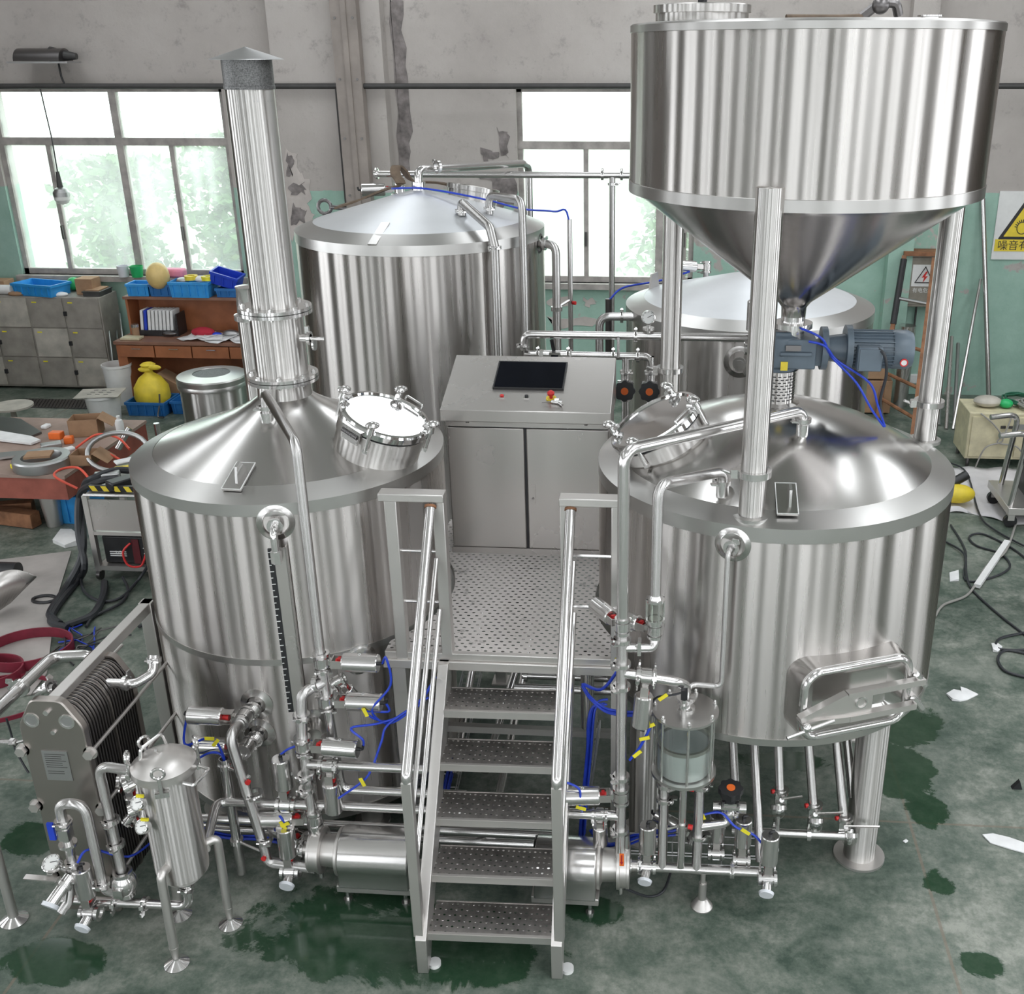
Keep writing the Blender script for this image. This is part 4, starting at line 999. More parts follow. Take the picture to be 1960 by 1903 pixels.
def valve(label, p, pipe_dir, act_dir, s=1.0, cap=None):
    M = basis(p, pipe_dir, act_dir) @ Matrix.Diagonal((s, s, s, 1))
    # keep the badge facing the viewer's side
    if not V_USED[0]:
        V_USED[0] = True; r = VPROTO; r.matrix_world = M; r['label'] = label
    else: r = copy_of(VPROTO, VPARTS, M, label)
    if cap is not None:
        d = V3(cap).normalized(); q = V3(p) + d * .075
        ML = M.inverted()
        a, b = ML @ (V3(p) + d * .02), ML @ q
        mb = MB().cyl(a, b, .026, n=20)
        o = bpy.data.objects.new('capped_branch', mb.mesh('capped_branch', 'bright')); COL.objects.link(o); o.parent = r
        mb = MB().cyl(b, ML @ (q + d * .014), .040, .036, 24)
        o2 = bpy.data.objects.new('silicone_cap', mb.mesh('silicone_cap', 'silicone')); COL.objects.link(o2); o2.parent = o
    return r
YL = 4.24
def L(u, v, y=YL): return Py(u, v, y)
def toward(p, u, v, y): return (Py(u, v, y) - V3(p)).normalized()

# ---- left of the stairs: kettle outlet piping
RP = .0265
p1, p2 = surf(KX, KY, KR, 492, 1347), surf(KX, KY, KR, 497, 1402)
for p in (p1, p2):
    n_ = Vector((p.x - KX, p.y - KY, 0)).normalized()
    MB().lathe([(.085, -.004), (.085, .003), (.062, .008), (.05, .012)], p, 36, n_).build('outlet_collar', 'cone', kt)
    MB().cyl(p, p + n_ * .10, .028).cyl(p + n_ * .05, p + n_ * .068, .044).build('outlet_stub', 'bright', kt)
va = p1 + Vector((-.02, -.13, 0)); vb = p2 + Vector((-.02, -.13, 0))
valve('pneumatic valve at the upper kettle outlet, actuator pointing left', va, (0, 1, 0), (-1, 0, .02))
valve('pneumatic valve at the lower kettle outlet, actuator pointing left', vb, (0, 1, 0), (-1, 0, .0), .95)
pA = [va + Vector((0, -.05, 0)), Vector((va.x - .012, YL - .02, va.z - .015)), L(474, 1452, YL - .02), L(507, 1624, YL - .02), L(524, 1648, YL - .03), L(545, 1652, YL - .02), L(603, 1660, YL - .02)]
pipe('long kettle drain pipe running down from the left outlet to the left pump', [pA[0], Vector((va.x - .01, YL - .03, va.z)), L(507, 1626, YL - .02), L(512, 1650, YL - .02), L(604, 1662, YL - .02)], RP, [(L(488, 1520, YL - .02), (0, 0, 1)), (L(507, 1605, YL - .02), (0, 0, 1))], .07)
# open cable conduit beside it
cA, cB = Py(424, 1452, 4.30), Py(461, 1633, 4.30)
cA.x = cB.x = (cA.x + cB.x) / 2
cd_ = thing('cable_conduit', 'open-topped steel conduit with blue hoses standing in front of the left kettle', 'conduit', cB)
MB().ring(Vector((cA.x, cA.y, .03)), Vector((cA.x, cA.y, cA.z)), .024, .021, 24).build('conduit_tube', 'pipe', cd_)
for (vv, uu) in ((1466, 475), (1608, 505)):
    zz = Py(430, vv, 4.30).z; e = Py(uu, vv + 2, YL - .02)
    MB().cyl((cA.x, cA.y, zz), (e.x, e.y, zz), .008, n=10).ring((cA.x, cA.y, zz - .012), (cA.x, cA.y, zz + .012), .034, .024, 18).build('conduit_bracket', 'bright', cd_)
    MB().cyl((e.x, e.y - .02, zz - .01), (e.x, e.y - .035, zz - .01), .013).build('bracket_nut', 'red', cd_)
hose('blue air hose from the upper left actuator into the open conduit', [va + Vector((-.30, 0, -.03)), va + Vector((-.315, -.02, -.16)), Vector((cA.x - .05, cA.y, cA.z + .12)), Vector((cA.x, cA.y, cA.z + .02)), Vector((cA.x, cA.y, cA.z - .12))])
hose('blue air hose from the lower left actuator into the open conduit', [vb + Vector((-.29, 0, 0)), vb + Vector((-.31, -.02, -.10)), Vector((cA.x - .07, cA.y, cA.z + .03)), Vector((cA.x - .005, cA.y, cA.z + .015)), Vector((cA.x, cA.y, cA.z - .10))])

# ---- tall vapour/CIP pipe from the kettle cone down the front, and the manifold below it
c1_, _ = cone_pt(KX, KY, KPROF, 512, 800)
top = Py(520, 750, c1_.y); top.x = c1_.x
t1 = Py(570, 852, 4.42); t2 = Py(610, 1245, 4.38)
t1.x = t2.x; t1.y = 4.40; t2.y = 4.40; t2.z = L(612, 1252, 4.40).z; t1.z = Py(575, 850, 4.40).z; t1.x = t2.x = Py(607, 1200, 4.40).x
pipe('tall pipe bent from the kettle cone down past the level gauge to the left manifold', [c1_ - Vector((0, 0, .03)), Vector((c1_.x, c1_.y, top.z)), t1, t2], .024, [(Vector((c1_.x, c1_.y, c1_.z + .055)), (0, 0, 1))], .06, wing=(-1, 0, 0))
MB().cyl(c1_ - Vector((0, 0, .02)), c1_ + Vector((0, 0, .03)), .034).build('cone_nozzle', 'bright', kt)
YM = 4.40
b1_ = L(616, 1266, YM); b2_ = L(624, 1341, YM)
valve('uppermost pneumatic valve of the left manifold, actuator pointing right', b1_, (0, 0, 1), (1, 0, -.03))
valve('second pneumatic valve of the left manifold, actuator pointing right toward the stairs', b2_, (0, 0, 1), (1, 0, -.03))
yj = L(620, 1305, YM)
pipe('short vertical tee pipe between the two top valves of the left manifold', [b1_ - Z_ * .03, b2_ + Z_ * .03], RP)
b3_ = L(580, 1426, YL + .04)
pipe('elbow pipe curving from the upper tee down to the lower left manifold', [yj, L(592, 1320, YM - .06), L(577, 1330, YL + .06), L(577, 1372, YL + .05), b3_ + Z_ * .03], RP, [(L(577, 1370, YL + .05), (0, 0, 1)), (L(606, 1310, YM - .03), (1, 0, .3))], .06)
valve('third pneumatic valve of the left manifold, actuator pointing right', b3_, (0, 0, 1), (1, -.05, -.02))
valve('small side pneumatic valve tucked behind the upper left manifold tee', Py(648, 1303, YM + .05), (1, .2, .5), (.1, .3, -1), .7)
pk = surf(KX, KY, KR, 690, 1262)
n_ = Vector((pk.x - KX, pk.y - KY, 0)).normalized()
MB().lathe([(.085, -.004), (.085, .003), (.07, .006), (.06, .010), (.0, .010)], pk, 36, n_).build('blind_port', 'cone', kt)
pk = surf(KX, KY, KR, 600, 1385); n_ = Vector((pk.x - KX, pk.y - KY, 0)).normalized()
MB().lathe([(.085, -.004), (.085, .003), (.07, .006), (.045, .010), (.04, .11), (0, .11)], pk, 36, n_).build('blind_port', 'cone', kt)
m0, m1 = b3_ - Z_ * .03, L(605, 1640, YL)
m0.y = m1.y = YL + .04; m1.x = m0.x
m1.z = .24
pipe('vertical lower manifold pipe of the left group above the pump', [m0, m1], RP, [(L(586, 1484, YL), (0, 0, 1)), (L(588, 1510, YL), (0, 0, 1)), (Vector((m0.x, m0.y, L(604, 1618, YL).z)), (0, 0, 1))], wing=(-.6, -1, 0))
zr = lambda v: L(590, v, YL + .04).z
# branches to the right, under the stairs
r1 = Vector((m0.x, m0.y, L(600, 1463, YL + .04).z))
pipe('upper right branch pipe from the left manifold to the stair newel', [r1, Vector((-1.16, r1.y, r1.z))], .024)
vr1 = Vector((L(630, 1467, r1.y).x, r1.y, r1.z))
valve('pneumatic valve hanging below the upper right branch of the left manifold', vr1, (1, 0, 0), (0, .0, -1))
r2 = Vector((L(652, 1500, YL + .12).x, YL + .12, L(700, 1513, YL + .12).z))
pipe('bent branch pipe dropping behind the left manifold and turning right under the stair', [Vector((b2_.x + .02, r2.y, b2_.z - .03)), Vector((r2.x, r2.y, r2.z)), Vector((-.98, r2.y, r2.z))], .024, (), .06)
r3 = Vector((L(650, 1545, YL + .08).x, YL + .08, L(700, 1545, YL + .08).z))
pipe('middle right branch pipe below the hanging valve of the left manifold', [Vector((m0.x + .02, r3.y, r3.z)), Vector((-.98, r3.y, r3.z))], .024)
l1 = Vector((m0.x, m0.y, L(590, 1542, YL + .04).z))
lf = Py(366, 1530, YL + .04)
pipe('long horizontal pipe from the filter to the left manifold in front of the kettle', [Vector((-2.16, 3.93, l1.z)), Vector((-2.25, l1.y, l1.z)), l1], .024, (), .06)
vl1 = Vector((L(549, 1540, l1.y).x, l1.y, l1.z))
valve('upright pneumatic valve on the long horizontal pipe left of the manifold', vl1, (1, 0, 0), (0, 0, 1))
v6 = Vector((m0.x + .012, m0.y, L(600, 1566, YL + .04).z))
valve('pneumatic valve low on the left manifold, actuator pointing left', v6, (0, 0, 1), (-1, -.1, .02))
valve('shadowed pneumatic valve slanting behind the left pump inlet', L(592, 1612, YL + .10), (0, 0, 1), (-.75, .3, .5), .9)
v7 = L(557, 1668, YL - .02)
valve('upright pneumatic valve with clear cap at the left pump inlet', v7, (1, 0, 0), (0, 0, 1), 1.0, cap=(.0, -.85, -.3))
for i, (va_, ya_) in enumerate(((1578, YL + .22), (1596, YL + .30))):
    q0, q1 = Py(372, va_ - 12, ya_), Py(790, va_ + 8, ya_)
    q1.z = q0.z = (q0.z + q1.z) / 2
    q1.x = -.42 if i else -.55
    pipe(('upper' if i == 0 else 'lower') + ' of the two long floor pipes running behind the left pump', [q0, q1] if i == 0 else [q0, q1], .024, ())
# blue bundle lying along the floor pipes
bundle('blue hose of the bundle lying along the floor pipes left of the pump', [Py(375, 1588, YL + .20), Py(430, 1602, YL + .20), Py(500, 1606, YL + .2), Py(540, 1612, YL + .22)], 5, .016)
hose('blue air hose looping from the top right actuator to the bundle by the stair', [b1_ + X_ * .30, b1_ + Vector((.33, -.03, .05)), b1_ + Vector((.34, -.03, -.10)), Py(712, 1360, 4.36), Py(745, 1385, 4.40), Py(795, 1352, 4.45), Py(830, 1305, 4.5)])
hose('blue air hose from the second actuator joining the bundle by the stair', [b2_ + X_ * .30, b2_ + Vector((.31, 0, -.05)), Py(700, 1362, 4.36), Py(722, 1378, 4.38), Py(750, 1378, 4.42), Py(800, 1345, 4.47), Py(832, 1300, 4.5)])
hose('blue air hose from the third actuator rising to the bundle by the stair', [b3_ + X_ * .30, b3_ + Vector((.31, -.02, .06)), Py(672, 1394, 4.3), Py(720, 1386, 4.36), Py(765, 1372, 4.42), Py(800, 1352, 4.47), Py(834, 1296, 4.5)])
hose('long blue air hose sweeping down to the low hanging actuator', [Py(820, 1335, 4.5), Py(745, 1385, 4.38), Py(730, 1420, 4.33), Py(712, 1470, 4.28), Py(695, 1495, 4.26), Py(648, 1528, 4.24)])
hose('short blue air hose feeding the upright valve on the long pipe', [vl1 + Z_ * .30, vl1 + Vector((.05, .0, .34)), vl1 + Vector((.12, .02, .36)), b3_ + Vector((.02, .06, -.02))])
hose('blue air hose from the pump inlet valve up to the floor bundle', [v7 + Z_ * .30, v7 + Vector((-.03, .02, .33)), Py(528, 1590, YL + .1), Py(524, 1575, YL + .2)])
def tagm(label, u, v, y, rot=0.3):
    p = Py(u, v, y); best = None
    for o in HOSES:
        k = min(o.data.vertices, key=lambda w: (w.co + o.location - p).length)
        d = (k.co + o.location - p).length
        if best is None or d < best[0]: best = (d, o, k.co + o.location)
    h = best[1]; p = best[2] + Vector((0, -.006, 0))
    MB().box(p, (.05, .004, .018), Matrix.Rotation(rot, 3, 'Y')).build('cable_tag', 'tag', h)['label'] = label

# ------------------------------------------------------------------ pumps
def pump(label, sgn, x0, x1, xh, y, z, name='transfer_pump'):
    """shrouded motor from x0 to x1, volute at xh; sgn = direction of the volute"""
    t = thing(name, label, 'pump', ((x0 + x1) / 2, y, 0), 'transfer pumps')
    R = .132; prof = []
    sh = MB(); n = 26; pts = [(R * math.cos(a), R * math.sin(a)) for a in [(-PI * .12 + PI * 1.24 * i / n) for i in range(n + 1)]] + [(-R * .98, -R * .95), (R * .98, -R * .95)]
    k = len(pts)
    for xx in (x0, x1): sh.add([(xx, y + a, z + b) for a, b in pts], [])
    sh.f += [(i, (i + 1) % k, k + (i + 1) % k, k + i) for i in range(k)] + [tuple(range(k - 1, -1, -1)), tuple(range(k, 2 * k))]
    bevel(sh.build('motor_shroud', 'pipe', t, ((x0 + x1) / 2, y, z)), .006)
    far = x0 if sgn > 0 else x1
    lo = MB().cyl((far - sgn * .002, y, z + .01), (far - sgn * .008, y, z + .01), .118, n=36).build('rear_grille', 'dark_steel', t)
    for i in range(9):
        MB().box((far - sgn * .010, y - .06 + .015 * i, z + .02), (.003, .006, .10), Matrix.Rotation(.5, 3, 'X')).build('grille_slot', 'black', lo)
    near = x1 if sgn > 0 else x0
    MB().lathe([(.118, 0), (.122, .006), (.122, .018), (.098, .022), (.085, .03), (.080, .10), (.085, .105)], (near, y, z), 40, (sgn, 0, 0)).build('lantern_cone', 'frame', t)
    vo = MB().lathe([(.085, 0), (.118, .002), (.118, .016), (.110, .018), (.110, .050), (.112, .052), (.112, .064), (.04, .068), (.028, .070), (.028, .12)], (near + sgn * .10, y, z), 44, (sgn, 0, 0)).build('volute', 'frame', t)
    mb = MB(); ring_clamp(mb, (near + sgn * .215, y, z), (1, 0, 0), .028, (0, -.2, 1)); mb.build('pipe_clamp', 'bright', t)
    MB().cyl((near + sgn * .135, y, z + .06), (near + sgn * .135, y, z + .20), .028).build('outlet_neck', 'bright', vo)
    MB().cyl((near + sgn * .12, y - .03, z - .11), (near + sgn * .12, y - .03, z - .15), .012).build('drain_plug', 'bright', vo)
    bevel(MB().bx(x0 - .015, x1 + .015, y - .115, y + .115, z - .165, z - .125).build('base_channel', 'frame', t), .003)
    for xx in (x0 + .03, x1 - .03):
        for yy in (-.09, .09):
            MB().cyl((xx, y + yy, 0), (xx, y + yy, z - .16), .010, n=8).cyl((xx, y + yy, 0), (xx, y + yy, .012), .022, n=14).build('levelling_foot', 'bright', t)
    return t
PZ = .235; PYY = 4.27
pump('left transfer pump with ribbed end shroud, beside the foot of the stair', -1, L(660, 1650, PYY).x, L(792, 1655, PYY).x, 0, PYY, PZ)
pump('right transfer pump half hidden behind the stair, orange arrow on its flange', 1, -.62, L(1143, 1668, PYY).x, 0, PYY, PZ)
ar = Py(1190, 1646, PYY - .10)
tag(MB().box(ar, (.022, .003, .075), None).build('flow_label', 'orange', origin=ar), 'small orange flow arrow label on the right pump flange', 'label')
rr = ar - Y_ * .002
arr = tag(MB().prism([(-.003, .03), (.003, .03), (.003, -.012), (.008, -.012), (0, -.03), (-.008, -.012), (-.003, -.012)], rr, X_, Z_, .001).build('arrow_print', 'cloth_red', origin=rr), 'red arrow printed on the orange pump label', 'label')

# ------------------------------------------------------------------ right manifold
YR_ = 4.25
XM = -.195
zR = lambda v, y=YR_: Py(1192, v, y).z
n1_, na_ = cone_pt(TX, TY, TPROF, 1535, 830)
c_top = Py(1530, 785, n1_.y)
bend1 = Py(1196, 860, 4.36)
rt = Vector((XM, YR_, Py(1192, 862, YR_).z))
pipe('longest right pipe from the mash tun dome, dropping before the platform post', [n1_ - Z_ * .03, Vector((n1_.x, n1_.y, c_top.z)), rt, Vector((XM, YR_, zR(1190)))], .0265, [(Vector((n1_.x, n1_.y, n1_.z + .07)), (0, 0, 1))], .07, wing=(-1, 0, 0))
n2_, _ = cone_pt(TX, TY, TPROF, 1383, 942)
u_top = Py(1383, 902, n2_.y)
x2 = Py(1257, 1050, 4.32).x
pipe('shorter right pipe arching from the mash tun rim down to the sight glass', [n2_ - Z_ * .03, Vector((n2_.x, n2_.y, u_top.z)), Vector((x2, 4.30, Py(1262, 928, 4.30).z)), Vector((x2, 4.30, Py(1257, 1140, 4.30).z))], .0245, [(Vector((n2_.x, n2_.y, n2_.z + .05)), (0, 0, 1))], .06, wing=(-1, 0, 0))
for q in (n1_, n2_): MB().cyl(q - Z_ * .03, q + Z_ * .05, .030).build('cone_nozzle', 'bright', mt)
sg_t, sg_b = Vector((x2, 4.30, Py(1257, 1150, 4.30).z)), Vector((x2, 4.30, Py(1257, 1184, 4.30).z))
sgl = thing('sight_glass', 'inline glass sight tube on the shorter right pipe', 'sight glass', sg_b, 'sight glasses')
MB().ring(sg_b, sg_t, .037, .034, 28).build('glass_tube', 'glass', sgl)
MB().cyl(sg_t, sg_t + Z_ * .03, .036, .026).ring(sg_t, sg_t + Z_ * .012, .044, .03).build('top_flange', 'bright', sgl)
MB().cyl(sg_b, sg_b - Z_ * .02, .036, .03).ring(sg_b, sg_b - Z_ * .012, .044, .03).build('bottom_flange', 'bright', sgl)
for i in range(4):
    a = i * PI / 2 + .4; MB().cyl(sg_b + Vector((.042 * math.cos(a), .042 * math.sin(a), -.012)), sg_t + Vector((.042 * math.cos(a), .042 * math.sin(a), .012)), .005, n=8).build('tie_rod', 'bright', sgl)
vR2 = Vector((x2, 4.30, Py(1257, 1205, 4.30).z))
valve('tilted pneumatic valve below the sight glass on the right manifold', vR2, (0, 0, 1), (-.55, .35, .85), .85)
vR1 = Vector((XM, YR_, zR(1198)))
valve('tilted pneumatic valve high on the right manifold against the platform', vR1, (0, 0, 1), (-.30, .42, .80), .85)
pipe('curved link pipe from the sight glass valve back to the right manifold', [vR2 - Z_ * .03, Vector((x2, 4.28, Py(1255, 1240, 4.28).z)), Vector((XM, YR_, zR(1240)))], .0225, (), .06)
MB_l = pipe('main vertical right manifold pipe between platform post and mash tun', [Vector((XM, YR_, zR(1205))), Vector((XM, YR_, .26))], .0265, [(Vector((XM, YR_, zR(v))), (0, 0, 1)) for v in (1225, 1271, 1314, 1487, 1588)], wing=(-1, -.4, 0))
lk = Py(1224, 1238, 4.25)
tag(MB().box(lk, (.016, .05, .07)).build('hose_clip', 'bright', origin=lk), 'small bracket clip on the curved link pipe of the right manifold', 'clip')
# grant (glass grist-lauter vessel)
GX, GY = Py(1312, 1361, 4.33).x, 4.33
GT, GB = Py(1312, 1361, GY).z, Py(1308, 1470, GY).z
gr = thing('lauter_grant', 'short glass lauter grant with steel lid in front of the mash tun', 'vessel', (GX, GY, GB - .02))
GR = .158
MB().lathe([(0, .012), (.132, .012), (GR, .010), (GR, -.002), (0, -.002)], (GX, GY, GT), 56).build('lid_plate', 'rim', gr, (GX, GY, GT), 30)
MB().ring((GX, GY, GB), (GX, GY, GT), .137, .133, 56).build('glass_cylinder', 'glass', gr)
MB().ring((GX, GY, (GB + GT) / 2 - .012), (GX, GY, (GB + GT) / 2 + .006), .134, .120, 48).build('inner_ring', 'rim', gr)
MB().lathe([(0, .006), (.126, .006), (.128, .01), (.128, (GT - GB) * .46), (.124, (GT - GB) * .46), (.12, .02), (0, .02)], (GX, GY, GB), 48).build('inner_basin', 'dull', gr, (GX, GY, GB))
MB().ring((GX, GY, GB - .016), (GX, GY, GB), GR, .10, 56).lathe([(.125, -.016), (.10, -.04), (.05, -.05), (0, -.05)], (GX, GY, GB), 40).build('base_flange', 'rim', gr)
for i in range(7):
    a = -PI / 2 + .1 + i * 2 * PI / 7; x, y = GX + math.cos(a) * .147, GY + math.sin(a) * .147
    rd = MB().cyl((x, y, GB - .02), (x, y, GT + .03), .0065, n=10).build('tie_rod', 'bright', gr)
    MB().cyl((x, y, GT + .008), (x, y, GT + .022), .012, n=6).sphere((x, y, GT + .03), .008).build('dome_nut', 'bright', rd)
MB().lathe([(.0, .0), (.045, 0), (.045, .012), (.028, .016), (.028, .05), (.045, .052), (.045, .066), (.018, .07), (.018, .10)], (GX, GY, GT + .012), 28).build('top_fitting', 'bright', gr)
lp_ = Vector((GX - .01, GY - .075, GT + .012))
MB().cyl(lp_, lp_ + Z_ * .10, .012).cyl(lp_ + Z_ * .06, lp_ + Z_ * .075, .022).build('level_sensor', 'bright', gr)
MB().box(lp_ + Vector((0, 0, .13)), (.03, .03, .05)).build('sensor_plug', 'black', gr)
hose('black sensor cable lying across the grant lid', [lp_ + Vector((0, 0, .14)), lp_ + Vector((-.06, 0, .12)), lp_ + Vector((-.13, .02, .09)), lp_ + Vector((-.16, .05, .0))], .005, 'black_hose', 'cable', 'electric cables', 'sensor_cable')
gt_ = Vector((GX, GY, GT + .11))
b_l = Vector((XM, YR_, zR(1288)))
pipe('tapered pipe from the right manifold over to the grant lid', [b_l, Py(1296, 1305, 4.27), Vector((GX - .005, GY - .02, gt_.z + .045)), gt_], .0245, [(Py(1222, 1291, 4.253), (1, 0, -.1)), (Py(1252, 1297, 4.26), (1, 0, -.1))], .05)
valve('pneumatic valve hanging on the pipe between right manifold and grant', Py(1237, 1294, 4.255), (1, 0, -.08), (0, -.05, -1), .95)
pipe('thin sight pipe from the mash tun front port down and across to the grant', [tp + tn * .05, tp + tn * .10, Vector((tp.x + tn.x * .09, tp.y + tn.y * .09, Py(1388, 1315, tp.y - .09).z)), Vector((GX + .03, GY + .03, gt_.z + .02)), gt_], .0125, [(tp + tn * .045, tn)], .035)
# below the grant
for (u, lab) in ((1272, 'left'), (1340, 'right')):
    a = Py(u, 1490, 4.29); 
    pipe(lab + ' outlet pipe dropping from the grant to the floor header', [Vector((a.x, 4.29, GB - .03)), Vector((a.x, 4.27, PZ))], .024, [(Vector((a.x, 4.288, GB - .07)), (0, 0, 1)), (Vector((a.x, 4.28, Py(u, 1530 if lab == 'left' else 1600, 4.28).z)), (0, 0, 1))], wing=(1, -.5, 0))
hx_ = Py(1455, 1682, 4.27).x
pipe('floor header pipe from the right pump under the grant', [Vector((-.14, PYY, PZ)), Vector((hx_, PYY, PZ))], .0245, [(Vector((Py(1205, 1668, PYY).x, PYY, PZ)), (1, 0, 0)), (Vector((Py(1400, 1678, PYY).x, PYY, PZ)), (1, 0, 0))], wing=(0, -.4, 1))
cc = Py(1303, 1650, 4.25)
cd2 = thing('cable_conduit', 'slim upright conduit with red-nutted brackets below the grant', 'conduit', (cc.x, 4.25, .05))
MB().ring((cc.x, 4.25, .26), (cc.x, 4.25, Py(1303, 1500, 4.25).z), .018, .0155, 20).build('conduit_tube', 'pipe', cd2)
for v_ in (1505, 1578):
    zz = Py(1303, v_, 4.25).z
    MB().cyl((cc.x, 4.25, zz), (Py(1278, v_ + 20, 4.27).x, 4.27, zz - .05), .008, n=8).ring((cc.x, 4.25, zz - .01), (cc.x, 4.25, zz + .01), .027, .018, 18).build('conduit_bracket', 'bright', cd2)
    MB().cyl((cc.x + .03, 4.235, zz), (cc.x + .05, 4.23, zz), .013).build('bracket_nut', 'red', cd2)
sp = Pz(1343, 1728)
sd = thing('pipe_stand', 'short round pipe stand with cone foot under the floor header', 'stand', (sp.x, PYY, 0))
MB().lathe([(.055, 0), (.055, .006), (.028, .045), (.020, .05), (.020, .15), (.013, .152), (.013, PZ - .02)], (sp.x, PYY, 0), 28).build('stand_leg', 'frame', sd)
valve('upright pneumatic valve with clear cap right of the pump outlet', Vector((Py(1238, 1670, PYY).x, PYY, PZ)), (1, 0, 0), (0, 0, 1), .92, cap=(-.1, -.85, -.35))
valve('rightmost upright pneumatic valve with clear cap at the end of the header', Vector((Py(1468, 1690, PYY - .04).x, PYY - .04, PZ)), (1, 0, 0), (0, 0, 1), .95, cap=(-.1, -.85, -.35))
valve('upright pneumatic valve on the floor header next to the rightmost one', Vector((Py(1418, 1660, PYY + .06).x, PYY + .06, PZ + .02)), (1, 0, 0), (0, 0, 1), .9)
valve('upright pneumatic valve standing behind the floor header under the handwheel', Vector((Py(1370, 1640, PYY + .10).x, PYY + .10, PZ + .02)), (1, 0, 0), (0, 0, 1), .85)
valve('dark pneumatic valve leaning between the grant outlet pipes', Py(1330, 1600, 4.36), (.3, 0, 1), (-.35, .2, .9), .8)
v4 = Vector((XM, YR_, zR(1522)))
valve('pneumatic valve low on the right manifold, actuator pointing up left', v4, (0, 0, 1), (-.9, -.1, .32), .98)
hp = Vector((XM, YR_, zR(1562)))
pipe('short horizontal pipe from under the stair into the right manifold', [Vector((-.55, YR_, hp.z)), hp], .0245)
valve('pneumatic valve hanging under the short pipe beside the stair', Vector((Py(1148, 1560, YR_).x, YR_, hp.z)), (1, 0, 0), (.12, .25, -1), .8)

# hand-wheel diaphragm valves
def make_wheel():
    t = thing('diaphragm_valve', 'x', 'valve', (0, 0, 0), 'hand-wheel diaphragm valves'); parts = []
    parts.append((MB().box((0, 0, 0), (.095, .095, .02)).cyl((-.085, 0, -.035), (.085, 0, -.035), .030, n=18).cyl((0, 0, -.05), (0, 0, .03), .036, n=20).box((0, 0, .022), (.085, .085, .02)).build('valve_body', 'bright', t), []))
    nk = []
    for sx_ in (-1, 1):
        for sy_ in (-1, 1): parts.append((MB().cyl((sx_ * .037, sy_ * .037, -.02), (sx_ * .037, sy_ * .037, .045), .008, n=6).build('bonnet_bolt', 'dark_steel', t), []))
    wh = MB().cyl((0, 0, .03), (0, 0, .075), .045, .05, 24)
    k = 40; vs = []
    for zz in (.068, .105):
        for i in range(k):
            a = 2 * PI * i / k; r_ = .060 + .0045 * math.cos(8 * a); vs.append((r_ * math.cos(a), r_ * math.sin(a), zz))
    wh.add(vs, [(i, (i + 1) % k, k + (i + 1) % k, k + i) for i in range(k)] + [tuple(range(k - 1, -1, -1)), tuple(range(k, 2 * k))])
    parts.append((wh.build('hand_wheel', 'black', t, None, 30), []))
    parts.append((MB().cyl((0, 0, .104), (0, 0, .109), .022, n=24).build('wheel_cap', 'orange', t), []))
    return t, parts
WPROTO, WPARTS = make_wheel(); W_USED = [False]
def wheel(label, p, axis, pipe_dir, s=1.0):
    M = basis(p, axis, pipe_dir) @ Matrix.Diagonal((s, s, s, 1))
    if not W_USED[0]:
        W_USED[0] = True; WPROTO.matrix_world = M; WPROTO['label'] = label; return WPROTO
    return copy_of(WPROTO, WPARTS, M, label)
w1 = Py(1397, 1536, 4.33)
wheel('black hand-wheel valve with orange cap standing beside the grant', w1, (0, -.15, 1), (1, 0, 0), .95)
pipe('elbow pipe from the hand-wheel valve back to the right grant outlet', [w1 - Z_ * .03, Vector((w1.x, w1.y, Py(1405, 1575, 4.33).z)), Vector((Py(1340, 1580, 4.28).x, 4.28, Py(1340, 1582, 4.28).z))], .0245, [(Vector((w1.x, w1.y, w1.z - .06)), (0, 0, 1))], .06, wing=(1, -.4, 0))
# drain pipes fanning from under the mash tun
YD = 4.62
def drop(label, u0, v0, u1, v1, y0, y1, r=.0235):
    a = Py(u0, v0, y0); a.z = max(a.z, TB - .02); b = Py(u1, v1, y1)
    return pipe(label, [Vector((a.x, y0, TB + .002)), Vector((a.x, y0, TB - .06)), b], r, (), .05)
drop('leftmost mash tun drain pipe going down behind the hand-wheel', 1393, 1435, 1407, 1500, 4.95, 4.75)
drop('second mash tun drain pipe reaching down to the floor header', 1435, 1440, 1455, 1650, 4.85, 4.40)
d3 = drop('third mash tun drain pipe ending in the left sight ball', 1484, 1440, 1493, 1520, 4.75, 4.62)
d4 = drop('fourth mash tun drain pipe ending in the middle sight ball', 1540, 1438, 1557, 1545, 4.75, 4.62)
d5 = drop('fifth mash tun drain pipe ending in the right sight ball', 1592, 1430, 1614, 1560, 4.80, 4.62)
drop('sixth mash tun drain pipe slanting close to the front right leg', 1610, 1428, 1632, 1525, 4.85, 4.70)
hz = Py(1500, 1590, 4.60).z
pipe('horizontal collecting pipe below the sight balls of the mash tun', [Vector((Py(1402, 1575, 4.55).x, 4.58, hz)), Vector((Py(1618, 1600, 4.55).x, 4.58, hz))], .0225, [(Vector((Py(1482, 1585, 4.58).x, 4.58, hz)), (1, 0, 0)), (Vector((Py(1548, 1592, 4.58).x, 4.58, hz)), (1, 0, 0))])
